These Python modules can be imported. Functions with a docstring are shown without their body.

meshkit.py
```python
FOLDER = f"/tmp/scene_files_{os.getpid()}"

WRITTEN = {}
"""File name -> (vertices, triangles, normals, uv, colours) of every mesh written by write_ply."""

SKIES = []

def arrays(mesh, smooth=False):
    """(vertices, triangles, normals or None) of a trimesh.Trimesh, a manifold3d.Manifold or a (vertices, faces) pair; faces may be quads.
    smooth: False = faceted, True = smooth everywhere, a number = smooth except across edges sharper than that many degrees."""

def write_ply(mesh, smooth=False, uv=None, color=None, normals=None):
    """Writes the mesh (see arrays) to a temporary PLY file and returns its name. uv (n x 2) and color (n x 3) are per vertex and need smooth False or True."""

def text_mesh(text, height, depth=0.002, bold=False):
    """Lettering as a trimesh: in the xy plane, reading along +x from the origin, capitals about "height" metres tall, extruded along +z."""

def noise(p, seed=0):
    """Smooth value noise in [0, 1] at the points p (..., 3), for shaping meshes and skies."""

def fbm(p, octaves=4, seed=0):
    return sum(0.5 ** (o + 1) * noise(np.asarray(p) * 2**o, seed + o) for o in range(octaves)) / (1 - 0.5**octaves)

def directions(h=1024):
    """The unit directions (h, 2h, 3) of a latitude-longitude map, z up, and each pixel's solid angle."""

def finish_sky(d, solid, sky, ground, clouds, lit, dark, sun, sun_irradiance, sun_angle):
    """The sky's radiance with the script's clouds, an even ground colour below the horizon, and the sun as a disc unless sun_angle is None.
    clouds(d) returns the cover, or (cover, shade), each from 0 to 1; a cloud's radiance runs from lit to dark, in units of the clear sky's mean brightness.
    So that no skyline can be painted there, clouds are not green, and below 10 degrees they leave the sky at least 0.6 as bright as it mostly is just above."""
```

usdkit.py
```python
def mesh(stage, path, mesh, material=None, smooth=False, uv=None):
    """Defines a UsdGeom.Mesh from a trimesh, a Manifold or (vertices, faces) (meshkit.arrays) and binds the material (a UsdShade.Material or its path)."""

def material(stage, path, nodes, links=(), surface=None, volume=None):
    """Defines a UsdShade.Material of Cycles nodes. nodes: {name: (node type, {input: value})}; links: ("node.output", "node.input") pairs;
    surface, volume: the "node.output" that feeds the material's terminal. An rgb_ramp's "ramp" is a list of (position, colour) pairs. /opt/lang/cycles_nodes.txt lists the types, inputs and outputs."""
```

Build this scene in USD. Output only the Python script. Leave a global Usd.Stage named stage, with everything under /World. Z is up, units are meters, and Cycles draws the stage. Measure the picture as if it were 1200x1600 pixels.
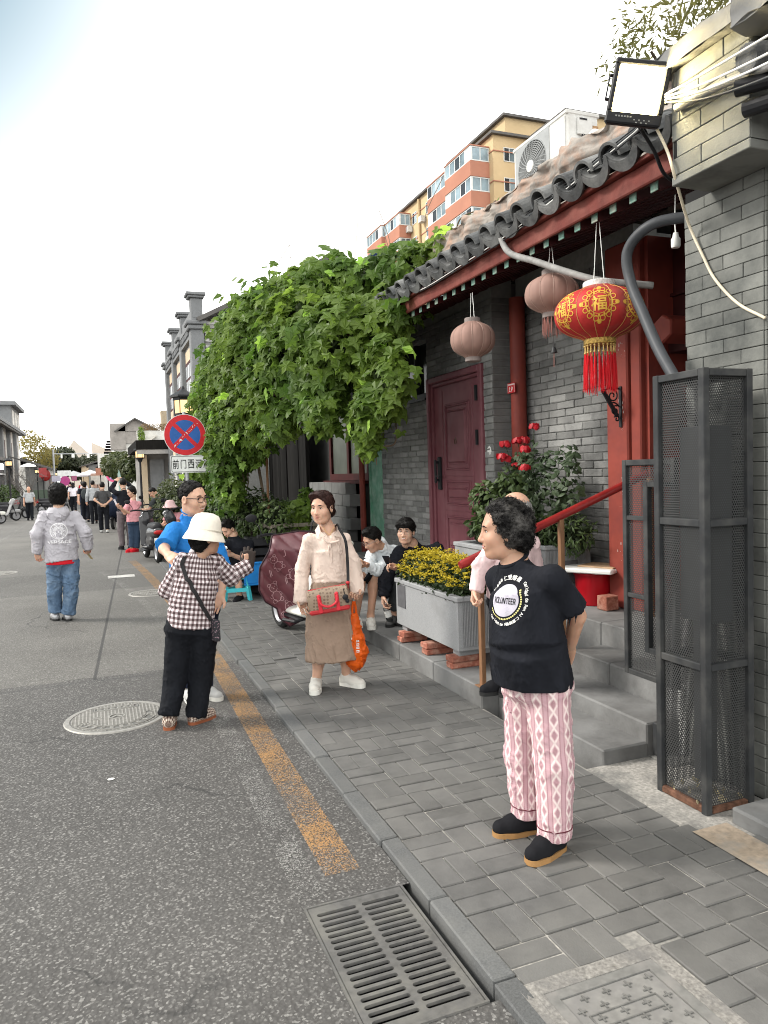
import math, random
import numpy as np, trimesh, usdkit, meshkit
import shapely
from shapely.geometry import Polygon, Point, LineString, box as sbox
from shapely.ops import unary_union
from scipy import ndimage
from pxr import Usd, UsdGeom, UsdLux, UsdShade, Gf, Sdf, Vt

stage = Usd.Stage.CreateInMemory()
UsdGeom.SetStageUpAxis(stage, 'Z'); UsdGeom.SetStageMetersPerUnit(stage, 1.0)
UsdGeom.Xform.Define(stage, '/World'); UsdGeom.Scope.Define(stage, '/World/Looks')
rng = np.random.default_rng(7)
sin, cos, pi = math.sin, math.cos, math.pi
V = lambda *a: np.array(a, float)
def nrm(v): v = np.asarray(v, float); return v / (np.linalg.norm(v) + 1e-12)

# ---------------------------------------------------------------- camera, sky, sun, exposure
# street frame: +Y up the street, +X to its right side, Z up; the eye stands 1.68 m above the road
EYE = V(0, 0, 1.68); FOCAL = 1151.63; YAW, PITCH, ROLL = 0.371559, 0.0551164, -0.0318748
EXPOSURE = 1.35
SUN_EL, SUN_AZ = math.radians(38), math.radians(-62)      # soft light from over the left side of the street
SKY_STRENGTH, SUN_INT = 0.10, 0.40
_f = V(sin(YAW)*cos(PITCH), cos(YAW)*cos(PITCH), -sin(PITCH)); _r0 = V(cos(YAW), -sin(YAW), 0); _u0 = np.cross(_r0, _f)
_r = cos(ROLL)*_r0 + sin(ROLL)*_u0; _u = -sin(ROLL)*_r0 + cos(ROLL)*_u0
cam = UsdGeom.Camera.Define(stage, '/World/camera')
cam.AddTransformOp().Set(Gf.Matrix4d(*_r, 0, *_u, 0, *(-_f), 0, *EYE, 1))
cam.CreateHorizontalApertureAttr(36.0); cam.CreateVerticalApertureAttr(48.0)
cam.CreateFocalLengthAttr(36.0*FOCAL/1200); cam.CreateClippingRangeAttr(Gf.Vec2f(0.05, 2000)); cam.CreateExposureAttr(EXPOSURE)
_sm = usdkit.material(stage, '/World/Looks/sky_look', {
    's': ('sky_texture', {'sky_type': 'single_scattering', 'sun_disc': False, 'sun_elevation': SUN_EL, 'sun_rotation': SUN_AZ, 'aerosol_density': 2.0}),
    't': ('texture_coordinate', {}), 'n': ('noise_texture', {'scale': 1.6, 'detail': 5, 'roughness': .55}),
    'r': ('rgb_ramp', {'ramp': [(0.25, (.90, .90, .90)), (0.7, (.98, .98, .98))]}),
    'd': ('vector_math', {'math_type': 'dot_product', 'vector2': (-.30, .742, .60)}), 'dm': ('map_range', {'from_min': .855, 'from_max': .965, 'to_min': 1.0, 'to_max': .0, 'clamp': True}),
    'cw': ('mix_color', {'a': (1.7, 2.35, 2.75), 'b': (9.6, 9.6, 9.3)}), 'm': ('mix_color', {}), 'b': ('background_shader', {'strength': SKY_STRENGTH})},
    [('t.generated', 'n.vector'), ('t.generated', 'd.vector1'), ('d.value', 'dm.value'), ('dm.result', 'cw.fac'), ('cw.result', 'm.b'), ('n.fac', 'r.fac'), ('r.color', 'm.fac'), ('s.color', 'm.a'), ('m.result', 'b.color')], surface='b.background')
sky = UsdLux.DomeLight.Define(stage, '/World/sky')
UsdShade.MaterialBindingAPI.Apply(sky.GetPrim()).Bind(_sm)
sky.GetPrim().SetCustomDataByKey('kind', 'structure'); sky.GetPrim().SetCustomDataByKey('label', 'pale overcast evening sky'); sky.GetPrim().SetCustomDataByKey('category', 'sky')
sun = UsdLux.DistantLight.Define(stage, '/World/sun')
sun.CreateIntensityAttr(SUN_INT); sun.CreateAngleAttr(13.0); sun.CreateNormalizeAttr(True); sun.CreateColorAttr(Gf.Vec3f(1, .95, .88))
_d = V(cos(SUN_EL)*sin(SUN_AZ), cos(SUN_EL)*cos(SUN_AZ), sin(SUN_EL))
_x = nrm(np.cross(V(0, 0, 1), _d)); _y = np.cross(_d, _x)
sun.AddTransformOp().Set(Gf.Matrix4d(*_x, 0, *_y, 0, *_d, 0, 0, 0, 60, 1))

# ---------------------------------------------------------------- naming and grouping
_n = {}
def _path(parent, name):
    k = (parent, name); i = _n.get(k, 0); _n[k] = i + 1
    return f'{parent}/{name}' if i == 0 else f'{parent}/{name}_{i:03d}'
def _tag(p, label=None, cat=None, group=None, kind=None):
    for k, v in (('label', label), ('category', cat), ('group', group), ('kind', kind)):
        if v: p.SetCustomDataByKey(k, v)
def thing(name, label, cat, loc=(0, 0, 0), rz=0, group=None, kind=None):
    p = _path('/World', name); x = UsdGeom.Xform.Define(stage, p)
    if any(loc) or rz:
        x.AddTranslateOp().Set(Gf.Vec3d(*map(float, loc)))
        if rz: x.AddRotateZOp().Set(math.degrees(rz))
    _tag(x.GetPrim(), label, cat, group, kind); return p
def part(parent, name, mesh, m, smooth=False, uv=None, label=None, kind=None):
    p = _path(parent, name); usdkit.mesh(stage, p, mesh, m, smooth, uv)
    if label or kind: _tag(stage.GetPrimAtPath(p), label, kind=kind)
    return p
def single(name, mesh, m, label, cat, group=None, kind=None, smooth=False, uv=None):
    p = part('/World', name, mesh, m, smooth, uv); _tag(stage.GetPrimAtPath(p), label, cat, group, kind); return p
def copy_of(src, loc, rz=0, label=None, group=None, scale=None):
    sp = stage.GetPrimAtPath(src); base = sp.GetName()
    p = _path('/World', base.rsplit('_', 1)[0] if base[-3:].isdigit() else base)
    x = UsdGeom.Xform.Define(stage, p)
    x.GetPrim().GetReferences().AddInternalReference(src); x.GetPrim().SetInstanceable(True)
    xf = UsdGeom.Xformable(x); xf.ClearXformOpOrder()
    m = Gf.Matrix4d().SetRotate(Gf.Rotation(Gf.Vec3d(0, 0, 1), math.degrees(rz)))
    if scale: m = Gf.Matrix4d().SetScale(Gf.Vec3d(*scale) if np.ndim(scale) else Gf.Vec3d(scale, scale, scale)) * m
    m.SetTranslateOnly(Gf.Vec3d(*map(float, loc)))
    xf.AddTransformOp(opSuffix='copy').Set(m)
    _tag(x.GetPrim(), label, sp.GetCustomDataByKey('category'), group); return p

# ---------------------------------------------------------------- mesh helpers
cat = lambda ms: trimesh.util.concatenate([m for m in ms if m is not None])
def box(x0, y0, z0, x1, y1, z1):
    m = trimesh.creation.box([abs(x1-x0), abs(y1-y0), abs(z1-z0)]); m.apply_translation([(x0+x1)/2, (y0+y1)/2, (z0+z1)/2]); return m
def _cham():
    pts = [];
    for s in np.ndindex(2, 2, 2):
        for k in range(3): pts.append([(.3 if j != k else 0) if s[j] == 0 else (.7 if j != k else 1) for j in range(3)])
    h = trimesh.convex.convex_hull(np.array(pts)); v = np.array(h.vertices); return (v > .5), (np.abs(v - .5) < .3), np.array(h.faces)
_CH = _cham()
def bbox(x0, y0, z0, x1, y1, z1, b=.006):
    """a box with chamfered edges"""
    lo = np.minimum([x0, y0, z0], [x1, y1, z1]); hi = np.maximum([x0, y0, z0], [x1, y1, z1]); s, ins, f = _CH
    return trimesh.Trimesh(np.where(s, hi - ins*b, lo + ins*b), f, process=False)
def frame(a, b):
    t = nrm(np.subtract(b, a)); r = nrm(np.cross(t, V(0, 0, 1) if abs(t[2]) < .95 else V(1, 0, 0))); return t, r, np.cross(r, t)
def tube(pts, rad, n=8, closed=False):
    p = np.asarray(pts, float); k = len(p); R = np.broadcast_to(rad, (k,))
    t = np.gradient(p, axis=0) if not closed else np.roll(p, -1, 0) - np.roll(p, 1, 0)
    t /= np.linalg.norm(t, axis=1, keepdims=True) + 1e-12
    a = np.zeros_like(p); ref = V(0, 0, 1) if abs(t[0][2]) < .9 else V(1, 0, 0); a[0] = nrm(np.cross(t[0], ref))
    for i in range(1, k): a[i] = nrm(a[i-1] - t[i]*(a[i-1] @ t[i]))
    b = np.cross(t, a); w = np.arange(n)*2*pi/n
    v = p[:, None] + R[:, None, None]*(np.cos(w)[None, :, None]*a[:, None] + np.sin(w)[None, :, None]*b[:, None])
    v = v.reshape(-1, 3); f = []
    for i in range(k if closed else k-1):
        i2 = (i+1) % k; j = np.arange(n); j2 = (j+1) % n
        f += [np.stack([i*n+j, i*n+j2, i2*n+j2], 1), np.stack([i*n+j, i2*n+j2, i2*n+j], 1)]
    f = np.vstack(f)
    if not closed:
        v = np.vstack([v, p[0], p[-1]]); j = np.arange(n); j2 = (j+1) % n; c0, c1 = k*n, k*n+1
        f = np.vstack([f, np.stack([np.full(n, c0), j2, j], 1), np.stack([np.full(n, c1), (k-1)*n+j, (k-1)*n+j2], 1)])
    m = trimesh.Trimesh(v, f, process=False)
    if m.volume < 0: m.invert()
    return m
def bez(pts, n=16):
    """smooth curve through the given points"""
    p = np.asarray(pts, float); k = len(p); out = []
    q = np.vstack([2*p[0]-p[1], p, 2*p[-1]-p[-2]])
    for i in range(k-1):
        a, b, c, d = q[i:i+4]
        for t in np.linspace(0, 1, n, endpoint=False):
            out.append(.5*((2*b) + (c-a)*t + (2*a-5*b+4*c-d)*t*t + (3*b-a-3*c+d)*t**3))
    return np.array(out + [p[-1]])
def bar(a, b, w, h=None, up=None):
    """square bar from a to b, w wide and h high"""
    h = h or w; a, b = np.asarray(a, float), np.asarray(b, float); t, r, u = frame(a, b)
    m = trimesh.creation.box([w, h, np.linalg.norm(b-a)]); M = np.eye(4); M[:3, 0], M[:3, 1], M[:3, 2], M[:3, 3] = r, u, t, (a+b)/2
    m.apply_transform(M); return m
def cyl(a, b, r, r2=None, n=16): return tube([a, b], [r, r if r2 is None else r2], n)
def lathe(prof, n=24, loc=(0, 0, 0), axis=None):
    prof = np.asarray(prof, float); w = np.arange(n)*2*pi/n; k = len(prof)
    v = np.stack([prof[:, None, 0]*np.cos(w), prof[:, None, 0]*np.sin(w), np.broadcast_to(prof[:, None, 1], (k, n))], -1).reshape(-1, 3)
    j = np.arange(n); j2 = (j+1) % n; f = []
    for i in range(k-1): f += [np.stack([i*n+j, i*n+j2, (i+1)*n+j2], 1), np.stack([i*n+j, (i+1)*n+j2, (i+1)*n+j], 1)]
    m = trimesh.Trimesh(v, np.vstack(f), process=False); m.update_faces(m.area_faces > 1e-12)
    if axis is not None: m.apply_transform(trimesh.geometry.align_vectors([0, 0, 1], nrm(axis)))
    m.apply_translation(loc); return m
def ball(c, r, sub=2, scale=(1, 1, 1)):
    m = trimesh.creation.icosphere(sub, 1.0); m.apply_scale(np.multiply(r, scale)); m.apply_translation(c); return m
def extrude(poly, d):
    if poly.is_empty: return None
    gs = [g for g in getattr(poly, 'geoms', [poly]) if g.geom_type == 'Polygon' and g.area > 1e-9]
    return cat([trimesh.creation.extrude_polygon(g, d, engine='earcut') for g in gs]) if gs else None
def place(m, o, ex, ey):
    """puts a mesh made in the xy plane into the plane at o with axes ex, ey"""
    M = np.eye(4); M[:3, 0], M[:3, 1], M[:3, 2], M[:3, 3] = nrm(ex), nrm(ey), np.cross(nrm(ex), nrm(ey)), o; m = m.copy(); m.apply_transform(M); return m
def jitter(m, a, seed=None):
    m.vertices = m.vertices + rng.uniform(-a, a, m.vertices.shape); return m
def warp(m, amp, freq, seed=0):
    v = m.vertices; n = m.vertex_normals; m.vertices = v + n*((meshkit.fbm(v*freq + 31.7, 3, seed) - .5)*2*amp)[:, None]; return m
def quad_sheet(x0, y0, x1, y1, z): return trimesh.Trimesh([[x0, y0, z], [x1, y0, z], [x1, y1, z], [x0, y1, z]], [[0, 1, 2], [0, 2, 3]], process=False)

# ---------------------------------------------------------------- materials
_m = {}
def mat(name, col, rough=.7, var=.12, scale=6., col2=None, bump=0., bscale=40., rnd=None, rv=.2, metal=0., spec=.22, dirt=None, dscale=1.2, coat=0., stretch=None, trans=0.):
    """colour varied by noise, grime patches with a shape of their own, tone varied per piece (rnd 'object' or 'island'), relief"""
    if name in _m: return _m[name]
    c = np.array(col, float); c1 = np.array(col2, float) if col2 is not None else np.clip(c*(1+var), 0, 1); c0 = c if col2 is not None else c*(1-var)
    N = {'g': ('geometry', {}), 'n': ('noise_texture', {'scale': scale, 'detail': 5, 'roughness': .6}),
         'r': ('rgb_ramp', {'ramp': [(.3, c0), (.7, c1)]}),
         'p': ('principled_bsdf', {'roughness': rough, 'metallic': metal, 'specular_ior_level': spec, 'coat_weight': coat})}
    L = [('n.fac', 'r.fac')]; vec = 'g.position'
    if stretch: N['mp'] = ('mapping', {'scale': stretch}); L += [('g.position', 'mp.vector')]; vec = 'mp.vector'
    L += [(vec, 'n.vector')]; out = 'r.color'
    if dirt is not None:
        N['dn'] = ('noise_texture', {'scale': dscale, 'detail': 6, 'roughness': .65}); N['dr'] = ('rgb_ramp', {'ramp': [(.45, (0, 0, 0)), (.68, (1, 1, 1))]}); N['dm'] = ('mix_color', {'b': tuple(dirt)})
        L += [('g.position', 'dn.vector'), ('dn.fac', 'dr.fac'), ('dr.color', 'dm.fac'), (out, 'dm.a')]; out = 'dm.result'
    if rnd:
        N['o'] = ('object_info', {}) if rnd == 'object' else ('geometry', {})
        N['mr'] = ('map_range', {'to_min': 1-rv, 'to_max': 1+rv}); N['ml'] = ('vector_math', {'math_type': 'scale'})
        L += [('o.random' if rnd == 'object' else 'o.random_per_island', 'mr.value'), (out, 'ml.vector1'), ('mr.result', 'ml.scale')]; out = 'ml.vector'
    L += [(out, 'p.base_color')]; surf = 'p.BSDF'
    if bump:
        N['bn'] = ('noise_texture', {'scale': bscale, 'detail': 4, 'roughness': .6}); N['b'] = ('bump', {'strength': 1.0, 'distance': bump})
        L += [(vec, 'bn.vector'), ('bn.fac', 'b.height'), ('b.normal', 'p.normal')]
    if trans:
        N['tl'] = ('translucent_bsdf', {}); N['mx'] = ('mix_closure', {'fac': trans}); L += [(out, 'tl.color'), ('p.BSDF', 'mx.closure1'), ('tl.BSDF', 'mx.closure2')]; surf = 'mx.closure'
    _m[name] = usdkit.material(stage, '/World/Looks/' + name, N, L, surface=surf); return _m[name]
def raw(name, nodes, links, surface):
    if name not in _m: _m[name] = usdkit.material(stage, '/World/Looks/' + name, nodes, links, surface=surface)
    return _m[name]
def glow(name, col, s): return raw(name, {'e': ('emission', {'color': col, 'strength': s})}, [], 'e.emission')
# ---------------------------------------------------------------- the looks of the street
BRICK = mat('grey_brick', (.185, .185, .18), .88, .18, 14, bump=.004, bscale=55, rnd='object', rv=.30, dirt=(.26, .26, .25), dscale=1.6)
BRICKI = mat('grey_brick_field', (.185, .185, .18), .88, .18, 14, bump=.004, bscale=55, rnd='island', rv=.30, dirt=(.26, .26, .25), dscale=1.6)
MORTAR = mat('mortar', (.20, .20, .19), .95, .15, 20, bump=.002)
PIERB = mat('pale_brick', (.165, .168, .155), .85, .06, 5, bump=.0015, bscale=90, rnd='object', rv=.12, dirt=(.075, .079, .075), dscale=2.6)
DARKGAP = mat('dark_joint', (.02, .02, .02), .95, .1, 10)
PAVER = mat('paver', (.106, .104, .100), .82, .16, 9, bump=.0015, bscale=120, rnd='object', rv=.11, dirt=(.135, .132, .125), dscale=2.2)
PAVERI = mat('paver_field', (.106, .104, .100), .82, .16, 9, rnd='island', rv=.11, dirt=(.135, .132, .125), dscale=2.2)
GRANITE = mat('kerb_granite', (.092, .094, .094), .75, .25, 140, bump=.001, bscale=200, rnd='object', rv=.14, dirt=(.125, .125, .12), dscale=2)
STEP = mat('step_stone', (.19, .19, .186), .8, .12, 5, bump=.002, bscale=60, rnd='object', rv=.10, dirt=(.105, .103, .10), dscale=1.7)
SAND = mat('joint_sand', (.30, .285, .26), .95, .35, 60, dirt=(.12, .12, .115), dscale=4)
IRON = mat('cast_iron', (.115, .112, .108), .55, .2, 30, bump=.0008, bscale=160, metal=.35, dirt=(.17, .165, .15), dscale=5)
IRONL = mat('worn_iron', (.26, .25, .23), .5, .2, 30, metal=.3)
PIT = mat('pit_dark', (.012, .012, .012), .9)
TILE = mat('roof_tile', (.075, .077, .078), .8, .35, 12, bump=.003, bscale=70, rnd='object', rv=.3, dirt=(.17, .17, .165), dscale=4)
REDWOOD = mat('red_painted_wood', (.205, .040, .028), .55, .15, 4, bump=.0015, bscale=30, dirt=(.16, .034, .028), dscale=3)
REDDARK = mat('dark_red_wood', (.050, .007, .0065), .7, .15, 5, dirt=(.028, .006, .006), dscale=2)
REDFASC = mat('faded_red_board', (.125, .026, .019), .7, .3, 8, bump=.002, bscale=40, dirt=(.19, .06, .045), dscale=3)
GREENEND = mat('rafter_green', (.16, .29, .24), .7, .25, 20, dirt=(.35, .36, .30), dscale=14)
DOORM = mat('door_maroon', (.160, .052, .064), .5, .08, 6, dirt=(.20, .082, .094), dscale=2.5, stretch=(4, 4, .6))
BLACKM = mat('black_metal', (.016, .016, .018), .5, .2, 30, spec=.2)
CAGEM = mat('cage_paint', (.026, .0275, .029), .5, .2, 8, bump=.0006, bscale=80, dirt=(.06, .06, .058), dscale=5)
RUST = mat('rust', (.11, .055, .035), .9, .5, 25, bump=.003)
PLASTGREY = mat('grey_conduit', (.050, .053, .058), .5, .15, 12)
WHITEPL = mat('white_plastic', (.72, .72, .69), .45, .06, 8)
GREENPAINT = mat('green_paint', (.10, .25, .17), .6, .2, 5, dirt=(.22, .34, .27), dscale=6)
GLASSDK = mat('dark_pane', (.02, .024, .022), .12, .2, 3)
PLANTERM = mat('planter_stone', (.27, .275, .28), .75, .14, 120, bump=.001, bscale=180, dirt=(.21, .213, .216), dscale=3)
PLANTDK = mat('planter_inset', (.10, .10, .105), .5, .2, 20)
REDBRICK = mat('red_brick', (.30, .105, .07), .9, .35, 18, bump=.003, rnd='object', rv=.2, dirt=(.42, .26, .2), dscale=9)
SOIL = mat('soil', (.035, .028, .02), .95, .3, 30)
BROWNWOOD = mat('brown_post', (.20, .105, .055), .6, .25, 6, stretch=(8, 8, 1))
RAILRED = mat('rail_red', (.24, .018, .016), .4, .1, 6, coat=.1, dirt=(.17, .014, .014), dscale=9)
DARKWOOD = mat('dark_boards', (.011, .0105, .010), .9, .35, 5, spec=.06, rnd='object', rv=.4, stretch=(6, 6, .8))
GREYWALL = mat('grey_render', (.19, .19, .185), .9, .2, 3, bump=.002, dirt=(.12, .12, .118), dscale=1)
WHITEWALL = mat('white_render', (.58, .57, .54), .9, .1, 3, dirt=(.40, .385, .36), dscale=.8)
OLDWHITE = mat('old_white_brick', (.55, .54, .52), .9, .2, 5, rnd='island', rv=.12, dirt=(.23, .225, .215), dscale=1.6, stretch=None)
PILGREY = mat('grey_trim', (.175, .18, .185), .85, .1, 4)
BUFF = mat('buff_render', (.52, .42, .30), .9, .08, 2, dirt=(.46, .35, .24), dscale=.8)
YELLOWB = mat('apartment_yellow', (.53, .40, .235), .9, .05, .4, dirt=(.47, .35, .20), dscale=.25)
ORANGEB = mat('apartment_orange', (.40, .185, .125), .9, .06, .4, dirt=(.35, .16, .11), dscale=.25)
WINW = mat('window_white', (.62, .63, .62), .5, .05, 2)
PANEB = mat('window_pane', (.20, .26, .29), .15, .5, .35, rnd='object', rv=.5)
PANED = mat('window_dark', (.03, .035, .04), .15, .3, .5)
ROOFDK = mat('roof_edge', (.10, .095, .09), .8, .2, 1)
ACM = mat('cooler_white', (.56, .56, .54), .5, .05, 5, dirt=(.44, .43, .40), dscale=4)
ACGRILL = mat('cooler_grille', (.30, .31, .31), .5, .1, 9)
LUMP = mat('lumpy_mortar', (.26, .235, .21), .95, .3, 8, bump=.006, bscale=30, dirt=(.36, .24, .18), dscale=6)
BARK = mat('bark', (.075, .06, .045), .95, .3, 14, bump=.006, bscale=25)
VINESTEM = mat('vine_stem', (.16, .12, .085), .95, .3, 20)
def leaf(name, c, c2, rv=.35, tr=.3): return mat(name, c, .5, col2=c2, scale=1.3, rnd='island', rv=rv, trans=tr, spec=.35)
def leafo(name, c, c2, rv=.35, tr=.3): return mat(name, c, .5, col2=c2, scale=1.3, rnd='object', rv=rv, trans=tr, spec=.35)
VINEL = leaf('vine_leaves', (.13, .30, .045), (.44, .64, .10), .6, .55); VINELO = leafo('vine_leaf', (.14, .31, .05), (.45, .64, .10), .6, .55)
BUSH = leaf('bush_leaves', (.045, .085, .022), (.11, .165, .042)); ROSEL = leaf('rose_leaves', (.05, .09, .042), (.115, .165, .08))
TREEL = leaf('tree_leaves', (.060, .090, .028), (.15, .17, .06), .4, .4); PALEB = leaf('planter_shrub', (.055, .10, .030), (.13, .185, .06))
MUML = leaf('flower_leaves', (.030, .055, .018), (.06, .095, .03)); MUMY = leaf('yellow_petals', (.55, .42, .02), (.72, .58, .035), .25, .2)
ROSEP = leaf('rose_petals', (.42, .006, .016), (.58, .014, .026), .2, .2)
SKIN = lambda name, c: raw(name, {'g': ('geometry', {}), 'n': ('noise_texture', {'scale': 14., 'detail': 4}), 'r': ('rgb_ramp', {'ramp': [(.3, np.array(c)*.88), (.7, np.clip(np.array(c)*1.1, 0, 1))]}),
    'p': ('principled_bsdf', {'roughness': .5, 'subsurface_weight': .12, 'subsurface_scale': .01, 'specular_ior_level': .4})},
    [('g.position', 'n.vector'), ('n.fac', 'r.fac'), ('r.color', 'p.base_color')], 'p.BSDF')
SK1 = SKIN('skin_light', (.50, .30, .21)); SK2 = SKIN('skin_tan', (.43, .245, .165)); SK3 = SKIN('skin_pale', (.56, .36, .27))
LIP = mat('lips', (.38, .13, .11), .45); EYEW = mat('eye_white', (.55, .52, .48), .3); EYED = mat('eye_dark', (.015, .011, .009), .2)
HAIRB = mat('hair_black', (.0065, .0058, .0055), .5, .5, 60, bump=.005, bscale=120, spec=.12, stretch=(1, 1, .25)); HAIRR = mat('hair_brown', (.026, .012, .010), .45, .5, 60, bump=.004, bscale=110, spec=.15, stretch=(1, 1, .3))
HAIRG = mat('hair_grey', (.30, .29, .28), .6, .4, 70, bump=.003, bscale=140)
def cloth(name, c, rough=.85, var=.1, bump=.0075, bscale=17, spec=.10, **k): k.setdefault('stretch', (1, 1, .55)); return mat(name, c, rough, var, 9, bump=bump, bscale=bscale, spec=spec, **k)
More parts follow.
